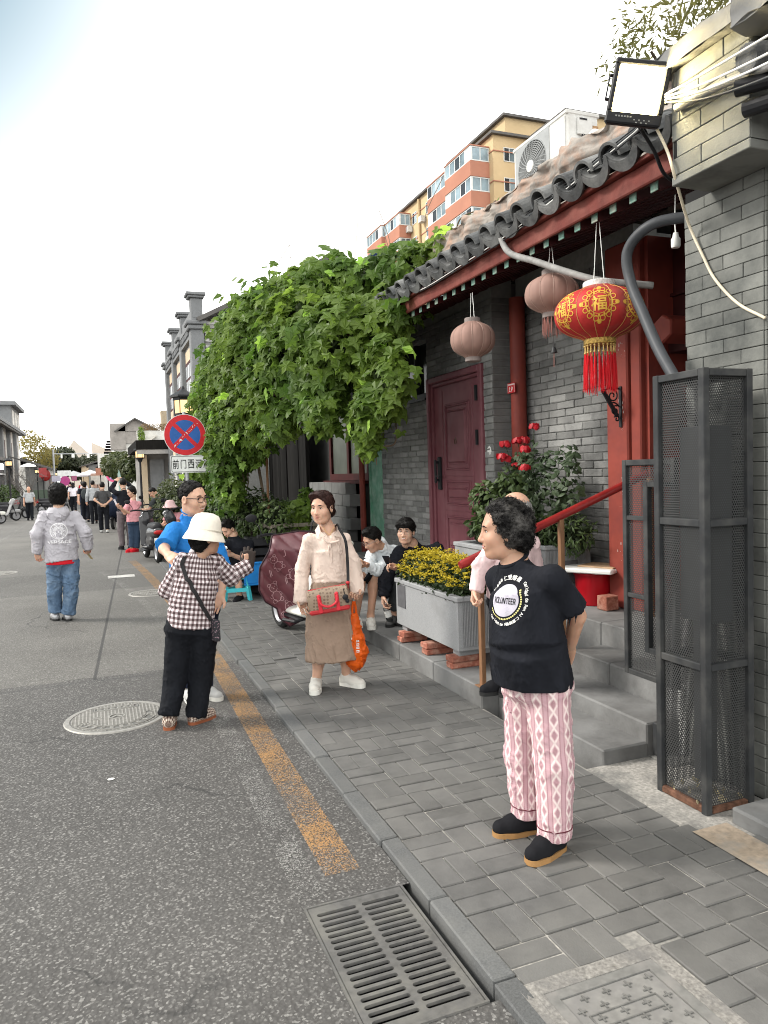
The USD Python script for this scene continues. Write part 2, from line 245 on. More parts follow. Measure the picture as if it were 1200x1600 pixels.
# ---------------------------------------------------------------- road, kerb, pavement
def asphalt():
    N = {'g': ('geometry', {}), 'x': ('separate_xyz', {}),
         'w': ('noise_texture', {'scale': 3.0, 'detail': 4}), 'wy': ('math', {'math_type': 'multiply_add', 'value2': .10}),
         'yn': ('math', {'math_type': 'multiply', 'value2': 1/40.}),
         'yr': ('rgb_ramp', {'interpolate': False, 'ramp': [(0, (.073, .070, .067)), (6.62/40, (.112, .107, .099)), (12.05/40, (.080, .077, .072)), (14.6/40, (.105, .101, .094)), (21/40, (.12, .115, .106)), (25/40, (.115, .11, .103))]}),
         'big': ('noise_texture', {'scale': .55, 'detail': 5, 'roughness': .6}), 'br': ('map_range', {'from_min': .3, 'from_max': .7, 'to_min': .80, 'to_max': 1.22}), 's1': ('vector_math', {'math_type': 'scale'}),
         # stone chips
         'v': ('voronoi_texture', {'scale': 120., 'feature': 'f1'}), 'vc': ('separate_color', {}), 'vt': ('map_range', {'from_min': .60, 'from_max': .97, 'to_min': 0, 'to_max': 1, 'clamp': True}),
         'pow': ('math', {'math_type': 'power', 'value2': 2.4}), 'chip': ('mix_color', {'b': (.42, .41, .39)}),
         'chf': ('math', {'math_type': 'multiply', 'value2': .40}),
         'v2': ('voronoi_texture', {'scale': 62., 'feature': 'f1'}), 'd2': ('map_range', {'from_min': .2, 'from_max': .6, 'to_min': 1.0, 'to_max': .78, 'clamp': True}), 's2': ('vector_math', {'math_type': 'scale'}),
         # cracks
         'cn': ('noise_texture', {'scale': 2.2, 'detail': 5}), 'cv': ('mix_vector', {'fac': .35}), 'ck': ('voronoi_texture', {'feature': 'distance_to_edge', 'scale': .8}),
         'cr': ('map_range', {'from_min': .002, 'from_max': .0065, 'to_min': 1, 'to_max': 0, 'clamp': True}), 'cm': ('noise_texture', {'scale': .7, 'detail': 2}), 'cmr': ('map_range', {'from_min': .52, 'from_max': .60, 'to_min': 0, 'to_max': .6, 'clamp': True}),
         'cc': ('math', {'math_type': 'multiply'}), 'cmix': ('mix_color', {'b': (.02, .02, .02)}),
         'p': ('principled_bsdf', {'roughness': .85, 'specular_ior_level': .35}), 'bp': ('bump', {'distance': .0035}),
         # joints between the slabs of the older surface
         'jx': ('math', {'math_type': 'multiply_add', 'value2': .05, 'value3': -.42}), 'ja': ('math', {'math_type': 'subtract'}), 'jb': ('math', {'math_type': 'absolute'}), 'jc': ('map_range', {'from_min': .010, 'from_max': .018, 'to_min': .8, 'to_max': 0, 'clamp': True}),
         'jy': ('math', {'math_type': 'greater_than', 'value2': 6.62}), 'jy2': ('math', {'math_type': 'less_than', 'value2': 30}), 'jm': ('math', {'math_type': 'multiply'}), 'jm2': ('math', {'math_type': 'multiply'}), 'jmix': ('mix_color', {'b': (.03, .03, .03)}),
         'k1': ('math', {'math_type': 'subtract', 'value2': 6.62}), 'k2': ('math', {'math_type': 'absolute'}), 'k3': ('map_range', {'from_min': .012, 'from_max': .03, 'to_min': .5, 'to_max': 0, 'clamp': True}), 'kmix': ('mix_color', {'b': (.05, .05, .05)})}
    L = [('g.position', 'x.vector'), ('g.position', 'w.vector'), ('w.fac', 'wy.value1'), ('x.y', 'wy.value3'), ('wy.value', 'yn.value1'), ('yn.value', 'yr.fac'),
         ('g.position', 'big.vector'), ('big.fac', 'br.value'), ('yr.color', 's1.vector1'), ('br.result', 's1.scale'),
         ('g.position', 'v.vector'), ('v.color', 'vc.color'), ('vc.r', 'vt.value'), ('vt.result', 'pow.value1'), ('pow.value', 'chf.value1'), ('chf.value', 'chip.fac'), ('s1.vector', 'chip.a'),
         ('g.position', 'v2.vector'), ('v2.distance', 'd2.value'), ('chip.result', 's2.vector1'), ('d2.result', 's2.scale'),
         ('g.position', 'cn.vector'), ('g.position', 'cv.a'), ('cn.color', 'cv.b'), ('cv.result', 'ck.vector'), ('ck.distance', 'cr.value'), ('g.position', 'cm.vector'), ('cm.fac', 'cmr.value'),
         ('cr.result', 'cc.value1'), ('cmr.result', 'cc.value2'), ('cc.value', 'cmix.fac'), ('s2.vector', 'cmix.a'),
         ('x.y', 'jx.value1'), ('x.x', 'ja.value1'), ('jx.value', 'ja.value2'), ('ja.value', 'jb.value1'), ('jb.value', 'jc.value'), ('x.y', 'jy.value1'), ('x.y', 'jy2.value1'), ('jc.result', 'jm.value1'), ('jy.value', 'jm.value2'), ('jm.value', 'jm2.value1'), ('jy2.value', 'jm2.value2'),
         ('jm2.value', 'jmix.fac'), ('cmix.result', 'jmix.a'), ('wy.value', 'k1.value1'), ('k1.value', 'k2.value1'), ('k2.value', 'k3.value'), ('k3.result', 'kmix.fac'), ('jmix.result', 'kmix.a'),
         ('kmix.result', 'p.base_color'), ('v2.distance', 'bp.height'), ('bp.normal', 'p.normal')]
    return raw('asphalt', N, L, 'p.BSDF')
ASPH = asphalt()
def paint(name, col, amount, big=.35):
    """road paint worn through to the stone: the road shows between the flecks"""
    N = {'g': ('geometry', {}), 'n': ('noise_texture', {'scale': 150., 'detail': 3, 'roughness': .7}), 'n2': ('noise_texture', {'scale': 4., 'detail': 4}), 'a': ('math', {'math_type': 'multiply_add', 'value2': big}),
         'r': ('map_range', {'from_min': amount, 'from_max': amount+.10, 'to_min': 0, 'to_max': 1, 'clamp': True}), 'cr': ('rgb_ramp', {'ramp': [(.3, np.array(col)*.72), (.7, np.array(col)*1.25)]}), 'p': ('principled_bsdf', {'roughness': .85, 'specular_ior_level': .2}), 't': ('transparent_bsdf', {}), 'm': ('mix_closure', {})}
    return raw(name, N, [('g.position', 'n.vector'), ('g.position', 'n2.vector'), ('n2.fac', 'a.value1'), ('n.fac', 'a.value3'), ('a.value', 'r.value'), ('r.result', 'm.fac'), ('n.fac', 'cr.fac'), ('cr.color', 'p.base_color'), ('t.BSDF', 'm.closure1'), ('p.BSDF', 'm.closure2')], 'm.closure')
GX0, GX1, GY0, GY1 = .666, 1.075, 1.975, 2.70            # the gully's opening
single('ground', quad_sheet(-700, -700, 700, 900, -.6), mat('earth', (.13, .125, .12), .95), 'bare grey ground around the street', 'ground', kind='structure')
def ribbon(pts, w, z):
    """flat strip along a path that bends gently to the left with the street"""
    p = np.array(pts, float); t = np.gradient(p, axis=0); n = np.stack([t[:, 1], -t[:, 0]], 1); n /= np.linalg.norm(n, axis=1, keepdims=True)
    v = np.vstack([np.c_[p - n*w/2, np.full(len(p), z)], np.c_[p + n*w/2, np.full(len(p), z)]]); k = len(p); i = np.arange(k-1)
    return trimesh.Trimesh(v, np.vstack([np.stack([i, i+k, i+k+1], 1), np.stack([i, i+k+1, i+1], 1)]), process=False)
single('road', cat([quad_sheet(-40, -8, GX0, 320, 0), quad_sheet(GX0, -8, 1.11, GY0, 0), quad_sheet(GX0, GY1, 1.11, 320, 0)]), ASPH, 'worn grey asphalt street with pale stone chips', 'road', kind='structure')
yl = [(.888, 2.885)] + [(.888 + .055*min(1, max(0, (y-3)/3.5)) - .0035*max(0, y-6.5)**2, y) for y in np.linspace(3.4, 16, 30)]
single('yellow_line', ribbon(yl, .155, .004), paint('yellow_paint', (.30, .175, .078), .665), 'worn yellow line painted along the right edge of the road', 'road marking', kind='structure')
wl = [(.716 + .012*(y-2.8)/2.7 - .0105*max(0, y-6)**2, y) for y in np.linspace(2.75, 14.5, 26)]
single('white_line', ribbon(wl, .115, .004), paint('white_paint', (.26, .255, .245), .74), 'faded white line beside the yellow line, almost rubbed off', 'road marking', kind='structure')
WP = paint('white_paint_bright', (.50, .49, .47), .60)
g = cat([place(extrude(sbox(-.22, -.16, .22, .16), .002), (.34, 13.55, .003), (1, 0, 0), (0, 1, 0))])
single('painted_box', g, WP, 'short white painted marking on the road behind the walker in the grey hoodie', 'road marking', kind='structure')
single('far_lane_line', cat([ribbon([(-2.6-.002*y, y), (-2.6-.002*(y+22), y+22)], .10, .004) for y in (18, 44)]), paint('white_paint', (.26, .255, .245), .74), 'white line along the left side of the road', 'road marking', kind='structure')

# kerb: one granite strip, each stone a piece
pave = thing('pavement', 'grey basket-weave brick pavement along the right side of the street', 'pavement', kind='structure')
part(pave, 'bed', cat([box(1.20, -3, -.5, 2.42, 46, .020), box(2.42, -3, -.5, 3.2, 2.5, .020), box(2.42, 2.5, -.5, 2.96, 3.29, .0198)]), SAND)
kerb = thing('kerb', 'low pale granite kerb between the road and the brick pavement', 'kerb', kind='structure')
y = -1.02; i = 0
while y < 24:
    L = .5 + rng.uniform(-.04, .04); dz = rng.uniform(-.004, .004); dx = rng.uniform(-.008, .008)
    if y < 24: part(kerb, 'kerb_stone', jitter(bbox(1.108+dx, y+.004, -.3, 1.196, y+L-.004, .0315+dz*.5, .006), .0015), GRANITE)
    y += L
part(kerb, 'far_kerb', box(1.108, y, -.3, 1.196, 140, .0315), GRANITE)
M = .2085; x0, y0 = 1.198, 2.575 - .2085*18
def paver_mesh(xa, ya, xb, yb, dz):
    t = .028+dz; g = .0028
    m = bbox(xa+g, ya+g, -.02, xb-g, yb-g, t, .004); tilt = rng.uniform(-.006, .006, 2)
    m.vertices[:, 2] += (m.vertices[:, 0]-(xa+xb)/2)*tilt[0] + (m.vertices[:, 1]-(ya+yb)/2)*tilt[1]; return m
CB = (1.165, 1.10, 1.705, 1.965)                                        # concrete surround of the service cover
near, far = [], []
for j in range(0, 215):
    for i in range(6 if j > 17 else 8):
        ax, ay = x0+i*M, y0+j*M
        bx_ = min(ax+M, 2.405) if j > 17 else ax+M
        if ax+.03 > bx_: continue
        if ay+M > 2.56 and ax > 2.38: continue
        ps = [(ax, ay, ax+M/2, ay+M), (ax+M/2, ay, bx_, ay+M)] if (i+j) % 2 == 0 else [(ax, ay, bx_, ay+M/2), (ax, ay+M/2, bx_, ay+M)]
        for q in ps:
            if q[2]-q[0] < .02: continue
            if q[0] < CB[2] and q[2] > CB[0] and q[1] < CB[3] and q[3] > CB[1]:
                q = (max(q[0], CB[2]) if q[2] > CB[2]+.05 else q[0], max(q[1], CB[3]) if q[3] > CB[3]+.05 else q[1], q[2], q[3])
                if q[0] < CB[2] and q[1] < CB[3]: continue
            (near if 1.35 < q[1] and len(near) < 300 and q[0] < 2.9 else far).append(q)
for q in near: part(pave, 'paver', paver_mesh(*q, rng.normal(0, .0022)), PAVER)
part(pave, 'paver_field', cat([paver_mesh(*q, rng.normal(0, .002)) for q in far]), PAVERI, kind='stuff')
part(pave, 'worn_strip', quad_sheet(2.40, 1.4, 2.60, 2.5, .0335), mat('sandy_edge', (.31, .25, .19), .95, .25, 30, dirt=(.25, .24, .22), dscale=5))

# gully grating: real slots over a pit
gr = thing('drain_grate', 'black iron gully grate with two rows of slots set in the road edge', 'drain grate')
slots = []
for k in range(18):
    yy = 2.035 + k*.0352
    for a, b in ((.712, .848), (.893, 1.028)): slots.append(LineString([(a, yy), (b, yy)]).buffer(.0105, 6))
plate = sbox(GX0+.012, GY0+.012, GX1-.012, GY1-.012).difference(unary_union(slots))
gm = extrude(plate, .011); gm.apply_translation([0, 0, -.007]); part(gr, 'slotted_plate', gm, IRON)
fr = sbox(GX0, GY0, GX1, GY1).difference(sbox(GX0+.009, GY0+.009, GX1-.009, GY1-.009)); fm = extrude(fr, .05); fm.apply_translation([0, 0, -.043]); part(gr, 'rim', fm, IRON)
pit = box(GX0-.02, GY0-.02, -.55, GX1+.02, GY1+.02, -.035); pit.invert(); part(gr, 'pit', pit.slice_plane([0, 0, -.04], [0, 0, -1]), PIT)
# square service cover with crosses
sc = thing('service_cover', 'square grey service cover with raised crosses in a concrete surround, front right', 'manhole cover')
ring = sbox(1.165, 1.10, 1.705, 1.965).difference(sbox(1.225, 1.16, 1.645, 1.905)); m = extrude(ring, .05); m.apply_translation([0, 0, -.019])
part(sc, 'concrete_surround', warp(m.subdivide().subdivide().subdivide(), .004, 30), mat('broken_concrete', (.20, .19, .175), .95, .4, 70, bump=.004, bscale=60, dirt=(.14, .135, .13), dscale=7))
rim = sbox(1.225, 1.16, 1.645, 1.905).difference(sbox(1.262, 1.197, 1.608, 1.868)); m = extrude(rim, .045); m.apply_translation([0, 0, -.016]); part(sc, 'steel_rim', m, mat('cover_steel', (.15, .148, .14), .6, .2, 30, dirt=(.2, .19, .18), dscale=8))
m = extrude(sbox(1.265, 1.20, 1.605, 1.865), .03); m.apply_translation([0, 0, -.0055]); part(sc, 'lid', m, mat('cover_lid', (.185, .18, .17), .65, .2, 25, dirt=(.16, .155, .15), dscale=9))
cr = []
for i in range(8):
    for j in range(15):
        cx, cy = 1.292+i*.041, 1.225+j*.044
        if 1.44 < cy < 1.62 and 1.37 < cx < 1.50: continue
        s = .015; cr += [sbox(cx-s, cy-.0028, cx+s, cy+.0028), sbox(cx-.0028, cy-s, cx+.0028, cy+s)] if (i+j) % 2 else []
cr.append(sbox(1.30, 1.72, 1.55, 1.775).difference(sbox(1.304, 1.724, 1.546, 1.771)))
m = extrude(unary_union(cr), .004); m.apply_translation([0, 0, .0243]); part(sc, 'crosses', m, mat('cover_crosses', (.12, .118, .112), .6, .2, 25))
# round manholes
def manhole(x, y, r, label, grp=None):
    t = thing('manhole_cover', label, 'manhole cover', (x, y, 0))
    part(t, 'rim', lathe([(r-.035, 0), (r-.033, .007), (r, .007), (r+.006, 0)], 48), IRONL)
    part(t, 'plate', lathe([(0, .004), (r-.036, .004), (r-.035, 0)], 48), mat('manhole_plate', (.12, .118, .11), .6, .2, 30))
    st = []
    for k in np.arange(-r, r, .024): st += [LineString([(-r, k), (r, k)]).buffer(.0042), LineString([(k, -r), (k, r)]).buffer(.0042)]
    band = Point(0, 0).buffer(r-.07).difference(Point(0, 0).buffer(r-.14)).intersection(Polygon([(-.4, -.4), (.4, -.4), (.22, -.06), (-.22, -.06)])); lab = sbox(-.15, .17, .15, .235); emb = Point(0, 0).buffer(.055); emb2 = Point(-.13, 0).buffer(.032)
    keep = unary_union([band.buffer(.012), lab.buffer(.01), emb, emb2, Point(.22, .0).buffer(.025)])
    g = unary_union(st).intersection(Point(0, 0).buffer(r-.045)).difference(keep)
    m = extrude(g, .004); m.apply_translation([0, 0, .0035]); part(t, 'grid', m, mat('manhole_grid', (.26, .25, .23), .55, .2, 30, metal=.2))
    marks = [band.difference(band.buffer(-.006)), lab.difference(lab.buffer(-.006)), emb.difference(emb.buffer(-.009)), emb2.difference(emb2.buffer(-.006))]
    q = np.random.default_rng(3)
    for k in range(9): a = -2.75 + k*.255; marks.append(shapely.affinity.rotate(sbox(-.013, -.02, .013, .02).difference(sbox(-.006, -.006+.004*(k % 3), .011, .008)), math.degrees(a)+90, (0, 0)).buffer(0) if 0 else shapely.affinity.translate(shapely.affinity.rotate(sbox(-.012, -.018, .012, .018).difference(sbox(-.005, -.008+.004*(k % 3), .012, .006)), math.degrees(a)+90), (r-.105)*cos(a), (r-.105)*sin(a)))
    for k in range(6): marks.append(sbox(-.13+k*.045, .185, -.10+k*.045, .22).difference(sbox(-.122+k*.045, .195, -.1+k*.045, .21)))
    marks += [LineString([(-.03, -.015), (0, .02), (.03, -.015)]).buffer(.008), LineString([(-.145, 0), (-.115, 0)]).buffer(.008)]
    m = extrude(unary_union(marks), .006); m.apply_translation([0, 0, .0035]); part(t, 'raised_marks', m, IRONL); return t
import shapely.affinity
manhole(.06, 5.50, .345, 'round iron manhole cover behind the check-shirted woman, nearest in the road')
manhole(.70, 11.3, .33, 'round manhole cover in the road, left of the man in blue')
manhole(-1.78, 15.4, .33, 'round manhole cover at the left edge of the road')
# small litter
lt = [(-.0, 4.35, 0), (.32, 2.9, 0), (-.25, 7.2, 0), (.36, 8.9, 0)]
for k, (x, y, z) in enumerate(lt[:1]):
    m = ball((0, 0, 0), .016, 2, (1.2, .9, .25)); m.apply_translation((x, y, .004)); single('paper_scrap', m, WHITEPL, 'scrap of white paper lying on the asphalt', 'litter')
# ---------------------------------------------------------------- the grey courtyard house on the right
def course_bricks(Y0, Y1, z0, z1, X, pitch, length, holes=(), joint=.008, dep=.03, rough=.0035, off=.5, proud=.004):
    """bricks of a wall facing the street (-X) as (mesh, y, z); holes are (y0, y1, z0, z1)"""
    out = []; k = 0; z = z0
    while z < z1 - .02:
        h = min(pitch, z1-z); y = Y0 - (length*off if k % 2 else 0)
        while y < Y1:
            L = length*rng.uniform(.96, 1.04); a, b = max(y, Y0), min(y+L, Y1); segs = [(a, b)]
            for (p, q, r, s) in holes:
                if z+h > r+.02 and z < s-.02:
                    segs = [t for (c, d) in segs for t in ((c, min(d, p)), (max(c, q), d)) if t[1]-t[0] > .03]
            for c, d in segs:
                if d-c < .03: continue
                dx = rng.normal(0, proud*.6)
                m = bbox(X+dx, c+joint/2, z+joint/2, X+dep, d-joint/2, z+h-joint/2, min(.005, joint))
                if rough: m.vertices = m.vertices + rng.uniform(-rough, rough, m.vertices.shape)*V(.5, 1, .7)
                out.append((m, (c+d)/2, z+h/2))
            y += L
        z += pitch; k += 1
    return out
XR, XD, LZ = 4.10, 3.80, .515                                   # gate-side wall, door wall, landing height
DOOR = (6.80, 8.17, LZ, 2.775); WIN = (8.20, 9.45, 2.56, 3.25)
w = thing('brick_wall', 'grey brick wall behind the red roses, between the two red wooden posts', 'wall')
bk = part(w, 'mortar_bed', box(XR+.012, 4.86, -.4, XR+.25, 6.64, 3.6), MORTAR)
rest = []; n = 0
for m, y, z in sorted(course_bricks(4.88, 6.62, LZ, 3.4, XR, .0705, .262), key=lambda t: -t[2]):
    if 1.0 < z < 3.05 and n < 300: part(w, 'brick', m, BRICK); n += 1
    else: rest.append(m)
part(w, 'brick_field', cat(rest), BRICKI, kind='stuff')
w = thing('brick_wall', 'grey brick wall round the maroon door', 'wall')
bed = [box(XD+.012, 6.62, -.4, XD+.25, DOOR[0], 3.6), box(XD+.012, DOOR[1], -.4, XD+.25, 9.78, 2.56), box(XD+.012, DOOR[0], DOOR[3], XD+.25, 8.20, 3.6), box(XD+.012, 8.2, 3.25, XD+.25, 10.6, 3.6), box(XD+.012, 9.45, 2.2, XD+.25, 10.6, 3.25), box(XD+.012, DOOR[0], -.4, XD+.25, DOOR[1], LZ)]
part(w, 'mortar_bed', cat(bed), MORTAR); rest = []; n = 0
for m, y, z in sorted(course_bricks(6.62, 9.78, LZ, 3.4, XD, .0705, .262, (DOOR, WIN)), key=lambda t: t[1]):
    if .9 < z < 3.1 and y < 9.7 and n < 300: part(w, 'brick', m, BRICK); n += 1
    else: rest.append(m)
for k in range(41): rest.append(jitter(bbox(XD+.006, 6.614, LZ+k*.0705+.004, XR-.002, 6.634, LZ+(k+1)*.0705-.004, .004), .003))
part(w, 'brick_field', cat(rest), BRICKI, kind='stuff')

h = thing('courtyard_house', 'single-storey grey courtyard house with tiled eaves, red posts and maroon door', 'house')
part(h, 'body', cat([box(4.36, 4.87, -.4, 8.4, 10.6, 3.55), box(4.75, 3.15, -.4, 8.4, 4.87, 3.55), box(4.06, 6.66, 3.3, 4.36, 10.6, 3.56)]), GREYWALL)
# posts
part(h, 'post', tube([(4.0, 6.44, LZ-.02), (4.0, 6.44, 3.36)], .078, 20), REDWOOD, 40)
pm = cat([bbox(3.90, 4.70, LZ, 4.16, 4.955, 3.4, .012), bbox(3.93, 4.585, LZ, 4.16, 4.70, 3.4, .01), box(3.98, 4.545, LZ, 4.5, 4.585, 3.4)])
part(h, 'post', pm, REDWOOD)
fl = rng.uniform(size=(90, 3)); flakes = []
for a, b, c_ in fl:
    yy = 4.60+.33*(.5+.5*(a-.5)*abs(b*2-1)); zz = .9+1.7*(.3*b+.7*round(b*3)/3+.08*(c_-.5)); s = .002+.012*c_**4; xx = 3.899 if yy > 4.71 else (3.929 if yy < 4.695 else None)
    if xx: flakes.append(box(xx-.0012, yy, zz, xx+.002, yy+s*.6, zz+s*2))
part(h, 'paint_chips', cat(flakes), mat('bare_wood', (.45, .36, .33), .8))
pl = part(h, 'number_plate', bbox(3.908, 6.36, 2.42, 3.917, 6.50, 2.52, .001), mat('plate_red', (.42, .03, .035), .4))
pw = cat([box(3.9065, 6.345+.02*k, 2.496, 3.909, 6.345+.02*k+.013, 2.510) for k in range(1, 7)] + [box(3.9065, 6.37, 2.425, 3.909, 6.372, 2.515), box(3.9065, 6.488, 2.425, 3.909, 6.49, 2.515)])
part(pl, 'lettering', pw, WHITEPL); t9 = place(meshkit.text_mesh('19', .045, .002), (3.908, 6.475, 2.435), (0, -1, 0), (0, 0, 1)); part(pl, 'digits', t9, WHITEPL)
# gate recess
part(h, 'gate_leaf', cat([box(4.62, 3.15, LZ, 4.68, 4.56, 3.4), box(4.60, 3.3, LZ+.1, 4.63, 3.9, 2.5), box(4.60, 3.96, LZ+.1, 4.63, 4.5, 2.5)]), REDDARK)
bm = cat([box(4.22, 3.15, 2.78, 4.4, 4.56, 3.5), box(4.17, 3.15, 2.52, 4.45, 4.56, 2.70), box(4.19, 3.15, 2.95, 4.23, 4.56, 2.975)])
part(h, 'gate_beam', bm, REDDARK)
for yy in (4.35, 3.62):
    hx = lathe([(0, 0), (.095, 0), (.105, .012), (.105, .30), (0, .30)], 6, axis=(1, 0, 0)); hx.apply_translation((3.93, yy, 2.66)); part(h, 'gate_peg', hx, REDWOOD)
# door
d0, d1 = DOOR[0]+.005, DOOR[1]-.005; T = DOOR[3]-.005
dr = part(h, 'door', cat([box(XD+.03, d0+.11, LZ, XD+.09, d1-.11, T-.11)]), DOORM)
fr = cat([bbox(XD-.03, d0, LZ, XD+.1, d0+.075, T, .012), bbox(XD-.03, d1-.075, LZ, XD+.1, d1, T, .012), bbox(XD-.03, d0+.074, T-.075, XD+.1, d1-.074, T, .012), bbox(XD+.0, d0+.07, LZ, XD+.1, d0+.115, T-.07, .01), bbox(XD+.0, d1-.115, LZ, XD+.1, d1-.07, T-.07, .01), bbox(XD+.0, d0+.11, T-.115, XD+.1, d1-.11, T-.07, .01)])
part(dr, 'frame', fr, DOORM)
def panel(y0, y1, z0, z1):
    ms = []
    for k, (ins, pr) in enumerate(((0, .010), (.022, .018), (.075, .010), (.095, .02))):
        a, b, c, d = y0+ins, y1-ins, z0+ins, z1-ins
        if k < 3:
            t = .016 if k != 0 else .02
            ms += [bbox(XD+.03-pr, a, c, XD+.04, a+t, d, .005), bbox(XD+.03-pr, b-t, c, XD+.04, b, d, .005), bbox(XD+.03-pr, a+t-.002, c, XD+.0402, b-t+.002, c+t, .005), bbox(XD+.03-pr, a+t-.002, d-t, XD+.0402, b-t+.002, d, .005)]
        elif b-a > .05 and d-c > .05: ms.append(bbox(XD+.03-pr, a, c, XD+.04, b, d, .012))
    return cat(ms)
for z0, z1 in ((1.66, 2.43), (1.26, 1.55), (.70, 1.15)): part(dr, 'panel', panel(7.17, 7.78, z0, z1), DOORM)
lines = cat([bbox(XD+.024, 7.10, .62, XD+.04, 7.112, 2.6, .003), bbox(XD+.024, 7.835, .62, XD+.04, 7.847, 2.6, .003), bbox(XD+.0245, 7.112, 1.595, XD+.04, 7.835, 1.606, .003), bbox(XD+.0245, 7.112, 1.195, XD+.04, 7.835, 1.206, .003)])
part(dr, 'moulding', lines, DOORM)
part(dr, 'lock_plate', cat([bbox(XD-.005, 7.885, 1.44, XD+.03, 7.955, 1.83, .01), bbox(XD-.055, 7.90, 1.52, XD-.03, 7.94, 1.80, .01), box(XD-.04, 7.91, 1.54, XD, 7.93, 1.57), box(XD-.04, 7.91, 1.75, XD, 7.93, 1.78), bar((XD-.045, 7.92, 1.60), (XD-.045, 7.80, 1.60), .02)]), BLACKM)
part(dr, 'spyhole', cat([ball((XD+.02, 7.48, 2.02), .03, 2, (.4, 1, 1.2)), tube(V(XD+.005, 7.48, 1.99) + np.array([[0, .022*cos(a), .028*sin(a)] for a in np.linspace(0, 2*pi, 12)]), .004, 5)]), mat('old_brass', (.10, .07, .05), .4, metal=.6))
for z0 in (2.40, 1.93, .95): part(dr, 'hinge', cat([cyl((XD-.006, 6.965, z0), (XD-.006, 6.965, z0+.16), .011), box(XD-.003, 6.95, z0, XD+.01, 6.985, z0+.16)]), BLACKM)
# window over the brick, with bars; the rest of the front, under the vine
part(h, 'window', cat([box(XD+.10, WIN[0], WIN[2], XD+.12, WIN[1], WIN[3])]), GLASSDK)
part(h, 'window_frame', cat([bbox(XD+.04, WIN[0], WIN[2], XD+.1, WIN[0]+.06, WIN[3]), bbox(XD+.04, WIN[1]-.06, WIN[2], XD+.1, WIN[1], WIN[3]), bbox(XD+.0405, WIN[0]+.05, WIN[2], XD+.1, WIN[1]-.05, WIN[2]+.07), bbox(XD+.04, 8.6, WIN[2]+.06, XD+.1, 8.65, WIN[3]), box(XD-.03, WIN[0], WIN[2]-.03, XD+.11, WIN[1], WIN[2]-.002)]), BLACKM)
part(h, 'green_panel', cat([box(XD+.02, 9.80, .1, XD+.05, 10.28, 2.25), box(XD, 10.28, .1, XD+.05, 10.32, 2.3)]), GREENPAINT)
part(h, 'drain_pipe', tube([(3.74, 10.46, .05), (3.74, 10.46, 2.4)], .045, 12), REDWOOD)
# landing and steps
st = thing('stone_steps', 'grey stone steps and ledge up to the gate, beside the red handrail', 'steps')
def stone(x0, y0, x1, y1, z0, z1): part(st, 'step_stone', jitter(bbox(x0, y0, z0, x1, y1, z1, .009), .0012), STEP)
stone(2.53, 3.285, 2.84, 4.42, -.3, .105)
stone(2.83, 3.283, 3.13, 4.42, -.3, .211); 
stone(3.121, 3.986, 3.44, 4.42, -.3, .358); stone(3.123, 3.10, 3.44, 3.979, -.3, .356)
stone(3.431, 3.10, 4.75, 3.62, -.3, .514); stone(3.433, 3.626, 4.75, 4.46, -.3, .515)
yy = 4.43
for L in (.78, .70, .74, .86, .8, .8, .8, .6):
    stone(2.402+rng.uniform(0, .004), yy, 2.83, yy+L-.006, -.3, .17+rng.uniform(-.002, .002)); yy += L
part(st, 'ledge', box(2.82, 4.425, -.3, 3.5, 10.5, .164), STEP)
yy = 4.466
for L in (1.1, 1.0, 1.2, 1.1, 1.3):
    stone(3.434, yy, 4.36, yy+L-.006, -.29, .512); yy += L
part(st, 'rubble', warp(box(2.84, 3.10, -.3, 3.13, 3.28, .03).subdivide().subdivide().subdivide(), .012, 18), mat('rubble', (.13, .128, .12), .95, .4, 40, bump=.005))
# eaves: rafters, boards and tiles
SL = math.radians(27); EX, EZ = 3.02, 3.455
def up(s, dz=0): return (EX + s*cos(SL) - dz*sin(SL), EZ + s*sin(SL) + dz*cos(SL))
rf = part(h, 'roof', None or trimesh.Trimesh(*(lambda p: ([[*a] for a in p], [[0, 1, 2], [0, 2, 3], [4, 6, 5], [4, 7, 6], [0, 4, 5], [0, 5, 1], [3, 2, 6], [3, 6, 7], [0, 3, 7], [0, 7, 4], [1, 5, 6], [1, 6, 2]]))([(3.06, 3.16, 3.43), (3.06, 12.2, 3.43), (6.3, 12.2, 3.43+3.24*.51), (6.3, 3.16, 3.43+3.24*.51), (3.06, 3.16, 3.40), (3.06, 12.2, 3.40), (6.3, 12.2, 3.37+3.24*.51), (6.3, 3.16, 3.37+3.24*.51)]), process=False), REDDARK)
part(h, 'back_roof', cat([bar((6.3, 7.6, 5.06), (9.2, 7.6, 3.5), 9, .05)]), TILE)
part(rf, 'fascia_board', jitter(bbox(3.025, 3.17, 3.275, 3.058, 12.1, 3.395, .006), .002), REDFASC)
part(rf, 'fascia_board', jitter(bbox(2.985, 3.17, 3.396, 3.07, 12.1, 3.425, .005), .002), REDFASC)
for k in range(48):
    y = 3.262 + k*.1815
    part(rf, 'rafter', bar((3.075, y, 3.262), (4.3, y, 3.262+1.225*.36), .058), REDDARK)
    part(rf, 'rafter_end', bbox(3.066, y-.0305, 3.233, 3.074, y+.0305, 3.294, .003), GREENEND)
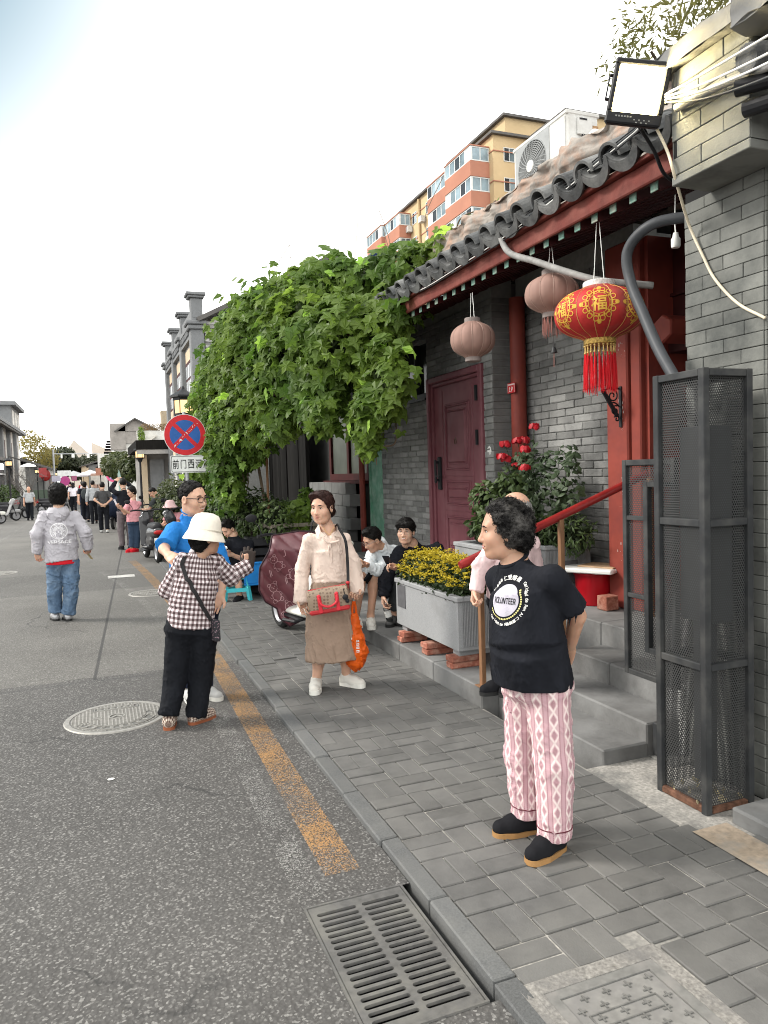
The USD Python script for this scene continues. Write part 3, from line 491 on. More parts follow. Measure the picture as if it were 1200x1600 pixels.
def arc(r, a0, a1, th, L, n=12, taper=.0):
    a = np.linspace(a0, a1, n); v = []
    for x, k in ((0, 1), (L, 1-taper)):
        v += [[x, R*k*cos(t), R*k*sin(t)] for R in (r, r-th) for t in a]
    v = np.array(v); f = []
    for i in range(n-1):
        o0, o1, i0, i1 = i, 2*n+i, n+i, 3*n+i
        f += [[o0, o0+1, o1+1], [o0, o1+1, o1], [i0, i1+1, i0+1], [i0, i1, i1+1], [o0, i0+1, o0+1], [o0, i0, i0+1], [o1, o1+1, i1+1], [o1, i1+1, i1]]
    for e in (0, n-1): f += [[e, 2*n+e, 3*n+e], [e, 3*n+e, n+e]]
    m = trimesh.Trimesh(v, f, process=False); m.fix_normals(); return m
def put_tile(m, y, s, dz, tilt=0):
    m = m.copy(); R = trimesh.transformations.rotation_matrix(-SL + tilt + rng.normal(0, .02), [0, 1, 0]) @ trimesh.transformations.rotation_matrix(rng.normal(0, .05), [1, 0, 0]); m.apply_transform(R)
    X, Z = up(s, dz); m.apply_translation((X, y + rng.normal(0, .005), Z)); return m
PITCH_T = .252
ca = np.linspace(-2.72, -.42, 16); cres = Polygon([(.135*cos(a), .135*sin(a)) for a in ca] + [((.150+.040*sin((a+2.72)/2.3*pi))*cos(a), (.150+.040*sin((a+2.72)/2.3*pi))*sin(a)) for a in ca[::-1]])
lip = extrude(cres, .020); lip.apply_transform(np.array([[0, 0, 1, -.004], [1, 0, 0, 0], [0, 1, 0, 0], [0, 0, 0, 1.]]))
pan = cat([arc(.140, -2.75, -.39, .016, .34), lip]); pan2 = arc(.136, -2.75, -.39, .016, .34)
cov = cat([arc(.092, -.12, pi+.12, .018, .32, 12, .08)]); 
for k in range(36):
    y = 3.30 + k*PITCH_T
    for j in range(2):
        if k > 24 and j > 0: continue
        part(rf, 'pan_tile', put_tile(pan if j == 0 else pan2, y, -.075+j*.24, .135+.012, -.03), TILE)
        part(rf, 'cover_tile', put_tile(cov, y+PITCH_T/2, -.045+j*.23, .065+.01*rng.uniform(), .05), TILE)
lump = box(3.58, 3.3, 3.70, 4.45, 7.7, 4.17).subdivide_to_size(.08)
part(rf, 'lumpy_ridge', warp(warp(lump, .11, 4), .045, 13, 3), LUMP, True)
# pier at the end of the eaves
pr = thing('brick_pier', 'pale grey brick pier with a corbelled head lit by the floodlight', 'pier')
part(pr, 'core', cat([box(3.006, 2.646, -.4, 3.9, 3.139, 3.1), box(2.757, 2.497, 3.065, 3.9, 2.954, 3.60)]), DARKGAP)
for m, y, z in course_bricks(2.64, 3.145, 0, 3.05, 3.0, .0695, .2525, joint=.0028, dep=.2, rough=.0008, proud=.0015): part(pr, 'brick', m, PIERB)
for m, y, z in course_bricks(2.49, 2.96, 3.095, 3.595, 2.75, .0835, .285, joint=.003, dep=.2, rough=.0008, proud=.0015): part(pr, 'brick', m, PIERB)
for k in range(44): part(pr, 'brick', jitter(bbox(3.004+.0, 2.628, k*.0695+.0014, 3.5, 2.6395, (k+1)*.0695-.0014, .002), .001), PIERB)
part(pr, 'corbel_slab', bbox(2.748, 2.488, 3.05, 3.9, 2.962, 3.092, .004), PIERB)
part(pr, 'side_face', cat([box(2.758, 2.489, 3.095, 3.9, 2.4965, 3.6), box(2.758, 2.9545, 3.095, 3.9, 2.961, 3.6)]), PIERB)
cap = box(2.70, 2.42, 3.60, 4.3, 3.02, 3.69).subdivide_to_size(.08); part(pr, 'plaster_cap', warp(cap, .03, 8), GREYWALL, 50)
nb = thing('neighbour_wall', 'dark grey wall and plastered eave end at the right edge of the picture', 'wall')
part(nb, 'wall', box(3.10, .4, -.4, 4.4, 2.62, 3.35), GREYWALL)
ce = box(2.62, 1.5, 3.52, 4.2, 2.47, 3.98).subdivide_to_size(.08); part(nb, 'plaster_end', warp(ce, .05, 6), GREYWALL, 50)
for k in range(3): part(nb, 'round_tile', lathe([(0, 0), (.055, 0), (.06, .01), (.06, .3), (0, .3)], 16, (2.63, 2.40-k*.2, 3.36), (1, .0, .25)), TILE)
for k, z in enumerate((3.28, 3.20)): part(nb, 'sleeved_pipe', tube([(2.66+.05*k, 2.48, z), (2.8, 2.2, z-.02), (2.95, 1.7, z-.05)], .035, 12), BLACKM)
sb = thing('stone_block', 'pale stone block lying beside the foot of the wire cage', 'step')
part(sb, 'block', jitter(bbox(2.64, 1.55, -.2, 3.1, 2.515, .095, .01), .003), STEP)
# ---------------------------------------------------------------- buildings up the street and beyond
def win_box(t, x, y0, y1, z0, z1, n=3, ac=False, axis='y', frame_m=None):
    """a glazed window facing -X (axis y) or -Y (axis x): frame, panes and mullions"""
    fm = frame_m or WINW; w = .07
    def B(a, b, z_a, z_b, d0, d1): return box(x+d0, a, z_a, x+d1, b, z_b) if axis == 'y' else box(a, x+d0, z_a, b, x+d1, z_b)
    fr = [B(y0, y1, z0, z0+w, -.05, .06), B(y0, y1, z1-w, z1, -.05, .06), B(y0, y0+w, z0+w, z1-w, -.05, .06), B(y1-w, y1, z0+w, z1-w, -.05, .06)]
    ed = np.linspace(y0, y1, n+1)
    for a in ed[1:-1]: fr.append(B(a-w/2, a+w/2, z0+w, z1-w, -.045, .05))
    p = part(t, 'window', cat(fr), fm)
    for k in range(n): part(p, 'pane', B(ed[k]+w/2, ed[k+1]-w/2, z0+w, z1-w, -.01, .02), PANED if (k*7+int(z0*3)+int(y0)) % 3 == 0 else PANEB)
# far apartment block
ab = thing('apartment_building', 'tall yellow apartment block with orange enclosed balconies, far behind the roof', 'building')
X0 = 37.0; zb = -1
YR, YL = 70.2, 97.0
part(ab, 'wall', cat([box(39.0, 66.6, zb, 52, 84.4, 35.2), box(39.0, 84.4, zb, 52, 98.5, 35.2), box(43.5, 60.5, zb, 56, 66.6, 35.2)]), YELLOWB)
part(ab, 'roof', box(38.6, 66.2, 35.2, 52.3, 98.8, 35.45), ROOFDK); part(ab, 'roof', box(43.1, 60.1, 35.2, 56.3, 66.195, 35.45), ROOFDK)
part(ab, 'penthouse', box(41.0, 67.5, 35.45, 52, 80, 37.6), YELLOWB); part(ab, 'penthouse_roof', box(40.6, 67.1, 37.6, 52.2, 80.3, 37.85), ROOFDK)
part(ab, 'string_course', cat([box(38.93, 66.5, z, 39.0, 98.5, z+.1) for z in np.arange(3.6, 34, 3)] + [box(39, 66.52, z, 43.5, 66.6, z+.1) for z in np.arange(3.6, 34, 3)] + [box(43.42, 60.4, z, 43.5, 66.5, z+.1) for z in np.arange(3.6, 34, 3)]), ORANGEB)
part(ab, 'rainwater_pipe', cat([cyl((38.8, 80.5, 0), (38.8, 80.5, 35), .10, n=8), cyl((38.8, 84.5, 0), (38.8, 84.5, 35), .16, n=8)]), YELLOWB)
for f in range(6):
    zt = 34.2 - 3.0*f
    for (ya, yb, x0) in ((67.4, 73.2, 36.8), (73.2, 79.0, 37.4), (87.5, 92.5, 37.4), (92.5, 98.0, 36.9)):
        if (f == 0 and ya == 92.5): pass
        p = part(ab, 'balcony', cat([box(x0, ya, zt-3.0, 39.0, yb, zt-1.45), box(x0-.05, ya-.05, zt, 39.0, yb+.05, zt+.12)]), ORANGEB)
        wm = WINW; n = 5; zz0, zz1 = zt-1.43, zt-.02
        ed = np.linspace(ya+.05, yb-.05, n+1)
        part(p, 'window_frame', cat([box(x0+.02, ya, zz0, x0+.14, yb, zz0+.1), box(x0+.02, ya, zz1-.1, x0+.14, yb, zz1), box(x0+.14, ya, zz0, 39, ya+.12, zz0+.1), box(x0+.14, ya, zz1-.1, 39, ya+.12, zz1)] + [box(x0+.02, a-.06, zz0+.1, x0+.14, a+.06, zz1-.1) for a in ed] + [box(a-.05, ya, zz0+.1, a+.05, ya+.12, zz1-.1) for a in np.linspace(x0+.2, 38.9, 3)]), wm)
        for k in range(n): part(p, 'pane', box(x0+.06, ed[k]+.06, zz0+.1, x0+.10, ed[k+1]-.06, zz1-.1), PANED if (k+f+int(ya)) % 4 == 1 else (WINW if (k+f) % 5 == 0 else PANEB))
        part(p, 'pane', box(x0+.2, ya+.04, zz0+.1, 38.9, ya+.08, zz1-.1), PANEB)
    for (a, b) in ((40.2, 41.5), ):
        win_box(ab, 66.6, a, b, zt-1.5, zt-.1, 2, axis='x')
    win_box(ab, 43.5, 62.6, 64.4, zt-1.5, zt-.05, 2)
    for y in (81.5, 85.6): win_box(ab, 39.0, y, y+1.3, zt-1.6, zt-.2, 2)
    for y in (80.0+.8*(f % 2), 86.8, 91.0 if f else 82.8): part(ab, 'cooler', box(36.9 if y > 90 else 38.3, y, zt-2.4, 37.3 if y > 90 else 38.9, y+.9, zt-1.7), ACM)
part(ab, 'blue_awning', cat([box(36.2, 94.0, 28.0, 37.0, 98.0, 28.9), box(36.0, 93.8, 30.9, 37.0, 98.2, 31.0)]), mat('blue_awning', (.06, .11, .24), .6))
# grey shop-house with pilasters
pb = thing('pilaster_building', 'old two-storey shop-house with grey pilasters and a whitewashed brick gable wall', 'building')
x0, y0, y1 = 2.19, 17.0, 23.6
part(pb, 'gable_wall', cat([box(2.46, y0+.05, -.6, 8.5, y0+.3, 5.1)]), MORTAR)
bs = [jitter(bbox(a, y0+.03, z+.004, a+.235, y0+.07, z+.062, .004), .004) for k, z in enumerate(np.arange(2.6, 5.15, .066)) for a in np.arange(2.46 + .12*(k % 2), 4.6, .243)]
part(pb, 'white_bricks', cat(bs), OLDWHITE, kind='stuff')
gm = trimesh.creation.extrude_polygon(Polygon([(2.46, 5.1), (8.5, 5.1), (5.5, 6.65)]), .25, engine='earcut'); gm.apply_transform(np.array([[1, 0, 0, 0], [0, 0, -1, y0+.3], [0, 1, 0, 0], [0, 0, 0, 1.]])); part(pb, 'gable', gm, WHITEWALL)
part(pb, 'roof', bar((2.3, 20.2, 5.18), (5.5, 20.2, 6.82), 6.7, .09), ROOFDK); part(pb, 'roof', bar((5.5, 20.2, 6.82), (8.7, 20.2, 5.18), 6.7, .09), ROOFDK)
part(pb, 'string_course', cat([box(2.45, y0-.01, 5.02, 4.6, y0+.05, 5.09), box(2.45, y0-.01, 4.9, 4.6, y0+.05, 4.94)]), mat('sooty_course', (.24, .23, .22), .9, .3))
part(pb, 'front_wall', box(2.26, y0+.3, -.6, 2.5, y1, 5.3), WHITEWALL)
for k in range(4):
    y = y0 + k*2.1
    p = part(pb, 'pilaster', cat([bbox(2.14, y, -.6, 2.44, y+.34, 5.0, .02), bbox(2.08, y-.05, 4.98, 2.48, y+.40, 5.08, .02), bbox(2.04, y-.09, 5.08, 2.5, y+.44, 5.17, .02)]), PILGREY)
    part(p, 'finial', cat([bbox(2.17, y+.02, 5.17, 2.43, y+.32, 5.68, .02), bbox(2.11, y-.03, 5.68, 2.47, y+.37, 5.73, .015), bbox(2.07, y-.06, 5.73, 2.5, y+.40, 5.80, .015), bbox(2.2, y+.014, 5.24, 2.38, y+.03, 5.40, .005)]), PILGREY)
    if k < 3:
        part(pb, 'cornice', cat([box(2.12, y+.34, 5.06, 2.5, y+2.1, 5.15), box(2.16, y+.34, 4.84, 2.5, y+2.1, 4.92)] + [box(2.13, y+.42+q*.16, 4.93, 2.3, y+.5+q*.16, 5.05) for q in range(10)] + [box(2.2, y+.34, 5.15, 2.4, y+2.1, 5.45)]), PILGREY)
        part(pb, 'infill', box(2.235, y+.5, 2.2, 2.262, y+1.95, 4.75), BUFF)
        wn = part(pb, 'window', cat([box(2.21, y+.62, 2.9, 2.24, y+1.82, 4.45)]), REDDARK)
        for q in range(3):
            for r_ in range(4): part(wn, 'pane', box(2.203, y+.68+q*.38, 2.98+r_*.36, 2.212, y+.98+q*.38, 3.28+r_*.36), BUFF if r_ < 2 else PANED)
# white building with brick gable, further up on the right
wb = thing('white_building', 'white-rendered building with grey gable and roof edge, far up the right side', 'building')
part(wb, 'wall', cat([box(1.25, 45, -.6, 8, 52, 4.45)]), WHITEWALL)
part(wb, 'parapet', box(.92, 44.9, 3.4, 1.75, 45.6, 4.9), mat('old_brick_grey', (.27, .25, .23), .9, .2, 3))
part(wb, 'brick_band', box(1.75, 44.93, 3.75, 3.4, 45.0, 4.42), mat('old_brick_grey', (.27, .25, .23)))
gm = trimesh.creation.extrude_polygon(Polygon([(1.3, 4.45), (3.6, 4.45), (2.28, 5.15)]), .3, engine='earcut'); gm.apply_transform(np.array([[1, 0, 0, 0], [0, 0, -1, 45.2], [0, 1, 0, 0], [0, 0, 0, 1.]])); part(wb, 'gable', gm, mat('old_brick_grey', (.27, .25, .23)))
part(wb, 'roof', bar((1.15, 47, 4.42), (2.28, 47, 5.17), 4.6, .07), ROOFDK); part(wb, 'roof', bar((2.28, 47, 5.17), (3.7, 47, 4.4), 4.6, .07), ROOFDK)
part(wb, 'window', cat([box(2.9, 44.9, 2.6, 3.3, 45.0, 3.7)]), PANED)
for k in range(5): part(wb, 'eave_beam', box(.55+.06*k, 45.5+1.3*k, 3.2+.22*k, 1.3, 45.7+1.3*k, 3.32+.22*k), DARKWOOD)
# roof terrace with dry plants, awning shop
ts = thing('terrace_shop', 'low shop with roof terrace edged by dry plants, right of the street', 'building')
part(ts, 'wall', cat([box(1.75, 30, -.6, 7, 36, 3.2), box(1.6, 30.2, 2.7, 3.2, 30.5, 3.55)]), WHITEWALL); part(ts, 'doorway', box(2.0, 29.93, .2, 2.5, 30.0, 2.3), PANED)
part(ts, 'roof_box', box(2.6, 31, 3.5, 3.0, 31.5, 4.4), mat('dull_box', (.33, .27, .19), .8))
part(ts, 'awning', cat([bar((1.2, 30.2, 2.55), (2.3, 30.2, 3.35), .9, .04)]), mat('pale_canvas', (.62, .58, .52), .9))
aw = thing('awning_shop', 'dark shopfront under a flat black awning, right behind the street lamp', 'building')
part(aw, 'wall', cat([box(1.45, 25.0, -.6, 6, 29.5, 2.75)]), mat('shop_grey', (.22, .21, .20), .9, .3, 2)); part(aw, 'roof', box(1.2, 23.6, 2.58, 6, 29.5, 2.86), DARKWOOD)
part(aw, 'ceiling_lamp', box(1.3, 23.9, 2.5, 1.5, 24.1, 2.57), glow('warm_lamp', (1, .72, .42), 3.0))
part(aw, 'door', box(1.66, 24.93, .05, 2.1, 25.0, 2.3), mat('zinc_door', (.20, .205, .21), .5)); part(aw, 'window', box(2.25, 24.93, 1.6, 2.6, 25.0, 2.2), PANEB); part(aw, 'beam', box(1.22, 23.62, 2.44, 6, 23.75, 2.57), mat('silver_beam', (.33, .32, .31), .6))
part(aw, 'timber_post', box(1.40, 24.85, -.1, 1.58, 25.0, 2.45), BUFF)
fb = thing('far_shop', 'small white shop with tiled roof, farthest on the right side', 'building'); part(fb, 'wall', cat([box(.6, 60, -.6, 4, 66, 3.0), box(.25, 59.8, 2.6, 1.6, 60.1, 3.7)]), WHITEWALL); part(fb, 'roof', cat([bar((.1, 63, 2.7), (2.2, 63, 3.7), 6.3, .08)]), ROOFDK); part(fb, 'brick_base', box(-.35, 68, -.6, .6, 74, 2.3), mat('pink_render', (.45, .30, .24), .9))
# left side
lb = thing('left_building', 'old grey and white two-storey shop-house at the left edge', 'building')
part(lb, 'wall', cat([box(-12, 52, -.6, -6.35, 75.6, 6.2)]), WHITEWALL); part(lb, 'parapet', cat([box(-12, 68, 6.2, -6.2, 75.6, 8.2)]), PILGREY)
part(lb, 'cornice', cat([box(-12, 51.5, 6.0, -5.75, 75.8, 6.25), box(-12, 67.7, 8.1, -5.8, 75.9, 8.4)]), PILGREY); part(lb, 'eave', bar((-5.6, 60, 5.75), (-7.4, 60, 6.3), 17, .12), ROOFDK)
for k in range(4):
    y = 55+k*5; part(lb, 'pilaster', box(-6.36, y, -.6, -6.1, y+.8, 6), PILGREY); wn = part(lb, 'window', box(-6.39, y+1.4, 2.8, -6.3, y+3.4, 5.0), REDDARK)
    for q in range(2): part(wn, 'pane', box(-6.41, y+1.55+q*.95, 2.95, -6.38, y+2.3+q*.95, 4.85), BUFF)
for k in range(3): part(lb, 'parapet_panel', box(-6.24, 69+k*2.2, 6.6, -6.18, 70.6+k*2.2, 7.8), WHITEWALL)
ls = thing('left_shop', 'low dark shop with white sills behind the left street lamp', 'building')
part(ls, 'wall', box(-12, 40, -.6, -5.2, 51, 3.0), mat('shop_dark', (.07, .068, .07), .9, .3, 2)); part(ls, 'sill', box(-5.25, 40.2, 2.2, -5.1, 50.5, 2.28), WINW); part(ls, 'planter_wall', box(-5.5, 42.5, -.6, -4.3, 60, .75), GREYWALL); part(ls, 'roof', box(-12, 39.7, 3.0, -4.9, 51.3, 3.2), ROOFDK)
lk = thing('kiosk', 'grey kiosk with red lantern sign beyond the bare tree', 'building'); part(lk, 'wall', box(-4.9, 62, -.6, -3.6, 68, 2.9), GREYWALL); part(lk, 'roof', bar((-3.2, 65, 2.7), (-6, 65, 3.7), 7, .1), ROOFDK); part(lk, 'sign', ball((-3.5, 61.7, 2.2), .45, 2, (.8, .3, 1)), RAILRED); part(lk, 'counter', box(-4.9, 60.5, -.1, -3.2, 61.9, 1.1), mat('counter_green', (.10, .13, .10), .8))
fa = thing('distant_tower', 'pale brown tower block far beyond the end of the street', 'building')
gm = trimesh.creation.extrude_polygon(Polygon([(-8, -.6), (2.2, -.6), (2.2, 4), (-1.2, 8.8), (-4.6, 12.2), (-8, 7)]), 14, engine='earcut'); gm.apply_transform(np.array([[1, 0, 0, 0], [0, 0, 1, 205], [0, 1, 0, 0], [0, 0, 0, 1.]])); gm.fix_normals(); part(fa, 'wall', gm, mat('hazy_brick', (.50, .44, .38), .9, .05))
fc = thing('distant_block', 'pale stepped block far beyond the end of the street, right of the tower', 'building')
gm = trimesh.creation.extrude_polygon(Polygon([(-.4, -.6), (8, -.6), (8, 8), (4, 9.8), (-.4, 12)]), 14, engine='earcut'); gm.apply_transform(np.array([[1, 0, 0, 0], [0, 0, 1, 215], [0, 1, 0, 0], [0, 0, 0, 1.]])); gm.fix_normals(); part(fc, 'wall', gm, mat('hazy_brick', (.50, .44, .38)))
# shops that fill both sides further on, each its own
for k, (x, y, w_, d, hh, m_, lab) in enumerate([(-4.4, 80, 6, 14, 3.2, WHITEWALL, 'low white shop past the kiosk on the left side'), (-5.0, 98, 6, 16, 3.6, GREYWALL, 'grey shop near the left end of the street'), (-.6, 84, 7, 14, 3.4, GREYWALL, 'grey shop near the right end of the street'), (-1.6, 104, 7, 18, 3.6, BUFF, 'buff shop last on the right side of the street')]):
    t = thing('street_shop', lab, 'building'); xx = x-w_ if k < 2 else x
    part(t, 'wall', box(xx, y, -.6, xx+w_, y+d, hh), m_); part(t, 'roof', bar((xx-.3, y+d/2, hh-.1), (xx+w_/2, y+d/2, hh+1.1), d+.5, .1), ROOFDK); part(t, 'roof', bar((xx+w_/2, y+d/2, hh+1.1), (xx+w_+.3, y+d/2, hh-.1), d+.5, .1), ROOFDK)
    fx = xx+w_ if k < 2 else xx
    for q in range(3): part(t, 'shopfront', box(fx-.04, y+1+q*4, .3, fx+.04, y+4+q*4, 2.4), PANED if q % 2 else REDDARK)
# dark timber front and recessed window under the vine
ub = thing('vine_house', 'dark timber-fronted house hidden beneath the grapevine', 'house')
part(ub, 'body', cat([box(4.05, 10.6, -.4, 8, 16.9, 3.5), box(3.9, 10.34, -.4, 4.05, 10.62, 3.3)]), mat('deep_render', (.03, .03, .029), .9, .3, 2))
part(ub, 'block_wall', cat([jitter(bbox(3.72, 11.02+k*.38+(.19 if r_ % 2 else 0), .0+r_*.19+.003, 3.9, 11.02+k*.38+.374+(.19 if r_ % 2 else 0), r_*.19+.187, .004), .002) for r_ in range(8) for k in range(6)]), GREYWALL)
wn = part(ub, 'window', cat([box(3.93, 10.66, 1.55, 4.0, 10.76, 2.7), box(3.93, 12.6, 1.55, 4.0, 12.7, 2.7), box(3.93, 10.76, 1.55, 4.0, 12.6, 1.66), box(3.93, 11.62, 1.66, 4.0, 11.72, 2.7), box(3.8, 10.66, 1.50, 4.0, 12.7, 1.545)]), REDDARK)
for a, b in ((10.76, 11.62), (11.72, 12.6)): part(wn, 'pane', box(3.97, a, 1.66, 3.99, b, 2.7), mat('dull_pane', (.085, .095, .08), .25, .3, 2))
part(ub, 'kerb', box(3.5, 10.3, -.3, 4.05, 13.5, .30), STEP)
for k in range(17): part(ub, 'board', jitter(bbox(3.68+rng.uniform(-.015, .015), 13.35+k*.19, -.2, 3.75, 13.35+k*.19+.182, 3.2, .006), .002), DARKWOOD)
# ---------------------------------------------------------------- vine, bushes, trees, flowers
def leaf_shape(kind):
    if kind == 'vine': o = [(0, 0), (.26, -.16), (.50, .05), (.36, .22), (.52, .50), (.25, .52), (.13, .72), (0, 1.0), (-.13, .72), (-.25, .52), (-.52, .50), (-.36, .22), (-.50, .05), (-.26, -.16)]
    elif kind == 'oval': o = [(0, 0), (.24, .28), (.25, .6), (0, 1), (-.25, .6), (-.24, .28)]
    elif kind == 'petal': o = [(0, 0), (.34, .12), (.5, .5), (.36, .85), (0, 1), (-.36, .85), (-.5, .5), (-.34, .12)]
    elif kind == 'narrow': o = [(0, 0), (.13, .4), (0, 1), (-.13, .4)]
    else: o = [(0, 0), (.3, .45), (0, 1), (-.3, .45)]
    o = np.array(o); c = np.array([[0, .42]]); p = np.vstack([c, o]); z = -np.abs(p[:, 0])*.35 - .22*(p[:, 1]-.4)**2; z[0] = .02
    if kind == 'vine': z[1:] += .05*np.cos(np.arange(len(o))*pi)
    n = len(o); f = np.array([[0, i+1, (i+1) % n+1] for i in range(n)]); return np.c_[p, z], f
def leaves(P, Nrm, tip, size, kind='vine', seed=0, curl=.25):
    """one mesh per leaf position: P points, Nrm face directions, tip hanging directions"""
    q = np.random.default_rng(seed); n = len(P); v, f = leaf_shape(kind)
    N_ = Nrm + q.normal(0, curl, (n, 3)); N_ /= np.linalg.norm(N_, axis=1, keepdims=True); T = tip + q.normal(0, .35, (n, 3)); T -= N_*(T*N_).sum(1, keepdims=True); T /= np.linalg.norm(T, axis=1, keepdims=True)+1e-9; S = np.cross(T, N_)
    s = np.broadcast_to(size, (n,))*q.uniform(.7, 1.2, n); vv = v[None]*np.array([1, 1, 1])[None] ; bend = q.uniform(.3, 1.8, n)
    W = P[:, None] + s[:, None, None]*(vv[..., 0:1]*S[:, None] + (vv[..., 1:2]-.3)*T[:, None] + vv[..., 2:3]*bend[:, None, None]*N_[:, None]); return W, f
def join(W, f):
    n, k, _ = W.shape; return trimesh.Trimesh(W.reshape(-1, 3), (f[None] + (np.arange(n)*k)[:, None, None]).reshape(-1, 3), process=False)
def in_blobs(blobs, n, seed, shell=(.72, 1.05), ypos=None):
    """points and outward directions on a cluster of ellipsoids, thinned inside the others"""
    q = np.random.default_rng(seed); C = np.array([b[:3] for b in blobs], float); R = np.array([b[3:6] for b in blobs], float)
    wts = (R[:, 0]*R[:, 1] + R[:, 1]*R[:, 2] + R[:, 0]*R[:, 2]); i = q.choice(len(C), n, p=wts/wts.sum())
    d = q.normal(size=(n, 3)); d /= np.linalg.norm(d, axis=1, keepdims=True); rr = q.uniform(*shell, n)
    rr *= .86 + .3*meshkit.noise(np.c_[d*2.2 + C[i]], seed)
    P = C[i] + d*R[i]*rr[:, None]; N_ = d/R[i]; N_ /= np.linalg.norm(N_, axis=1, keepdims=True)
    deep = np.zeros(n, bool)
    for k in range(len(C)): deep |= (i != k) & ((((P-C[k])/R[k])**2).sum(1) < .55)
    keep = ~deep | (q.uniform(size=n) < .12); return P[keep], N_[keep]
def toward(P, N_): d = EYE - P; return (N_*d).sum(1)/np.linalg.norm(d, axis=1)
UPW = V(0, 0, 1)
vb = [(4.05, 6.95, 4.22, .22, .35, .17), (3.85, 7.45, 4.12, .3, .5, .2), (3.55, 8.1, 4.02, .42, .6, .28), (3.2, 8.7, 3.95, .5, .6, .35), (2.85, 9.2, 3.93, .6, .8, .42), (2.6, 10.0, 3.9, .62, .9, .5), (2.3, 10.4, 3.75, .55, .9, .5), (2.05, 10.9, 3.72, .4, .7, .38), (1.9, 11.5, 3.3, .34, .6, .4),
      (3.05, 7.35, 3.30, .25, .45, .26), (2.85, 7.55, 2.95, .25, .5, .45), (2.82, 7.05, 2.62, .2, .42, .42), (2.70, 7.3, 2.28, .2, .4, .32), (2.62, 7.15, 2.08, .12, .2, .22), (2.55, 7.9, 3.15, .35, .6, .5), (2.45, 8.2, 2.75, .35, .6, .48), (2.35, 7.95, 2.36, .2, .45, .24),
      (2.3, 8.8, 3.3, .45, .7, .6), (2.2, 9.2, 2.85, .42, .7, .55), (2.15, 9.0, 2.4, .22, .5, .28), (2.05, 9.9, 3.2, .5, .8, .7), (2.0, 10.2, 2.6, .42, .8, .6), (1.9, 10.9, 3.0, .42, .8, .65), (1.85, 11.3, 2.4, .4, .7, .7), (1.75, 11.9, 2.75, .34, .6, .55), (1.68, 12.3, 2.3, .3, .5, .6), (1.7, 12.2, 1.75, .28, .55, .6), (1.85, 11.4, 1.8, .32, .6, .45), (1.95, 10.7, 2.05, .3, .6, .35), (1.70, 10.35, 2.25, .24, .35, .35), (1.66, 10.5, 1.85, .2, .35, .3), (1.72, 10.4, 1.45, .2, .35, .3)]
vn = thing('grapevine', 'huge green grapevine spilling over the eaves and down to the pavement', 'vine')
P, N_ = in_blobs(vb, 9500, 11); Px, Nx = in_blobs(vb, 900, 77, (1.02, 1.45)); P, N_ = np.vstack([P, Px]), np.vstack([N_, Nx])
ND = nrm(V(-.35, -.45, .55)); nn = N_*.75 + ND*.75; W, f = leaves(P, nn/np.linalg.norm(nn, axis=1, keepdims=True), np.tile(V(0, 0, -1), (len(P), 1)) + .3*N_, np.where(P[:, 1] < 9.5, .165, .14), 'vine', 5, .42)
score = toward(P, N_)/(np.linalg.norm(P-EYE, axis=1)); order = np.argsort(-score); big = order[:4200][np.random.default_rng(2).permutation(4200)[:295]]; rest = np.setdiff1d(np.arange(len(P)), big)
for i in big: part(vn, 'leaf', (W[i], f), VINELO)
part(vn, 'leaves', join(W[rest], f), VINEL, kind='stuff')
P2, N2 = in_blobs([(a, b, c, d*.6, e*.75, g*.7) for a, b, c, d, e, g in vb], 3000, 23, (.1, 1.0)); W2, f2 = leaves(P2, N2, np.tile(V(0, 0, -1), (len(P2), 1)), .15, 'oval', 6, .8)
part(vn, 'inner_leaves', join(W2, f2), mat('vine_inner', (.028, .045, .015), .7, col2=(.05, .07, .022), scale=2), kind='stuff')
stems = []; q = np.random.default_rng(4)
for k in range(26):
    a = vb[q.integers(0, len(vb))]; b = min(vb, key=lambda z: np.linalg.norm(np.subtract(z[:3], a[:3])) if z is not a else 9)
    stems.append(tube(bez([np.array(a[:3])+q.normal(0, .12, 3), (np.array(a[:3])+b[:3])/2+q.normal(0, .15, 3), np.array(b[:3])+q.normal(0, .15, 3)], 6), .009, 5))
for k in range(9): p = np.array(vb[q.integers(0, 7)][:3])+q.normal(0, .2, 3)+V(0, 0, .3); stems.append(tube(bez([p, p+V(.05, .1, .25), p+q.normal(0, .12, 3)+V(0, 0, .5)], 5), .004, 4))
stems += [tube(bez([(2.2, 10.6, .3), (2.25, 10.5, 1.2), (2.15, 10.4, 2.2), (2.3, 10, 3.2)], 8), .022, 6), tube(bez([(1.98, 10.9, .4), (1.95, 10.95, 1.1), (2.05, 10.6, 1.6), (1.9, 10.5, 2.1)], 8), .010, 5), tube(bez([(1.95, 10.95, 1.15), (1.85, 11.1, 1.5), (1.8, 11.2, 1.9)], 8), .008, 5), tube([(2.72, 7.2, 2.3), (2.74, 7.2, 1.75)], .006, 5)]
part(vn, 'stems', cat(stems), VINESTEM, kind='stuff')
part(vn, 'support_pole', tube([(2.26, 10.3, .5), (2.27, 10.3, 3.1)], .018, 8), BROWNWOOD)
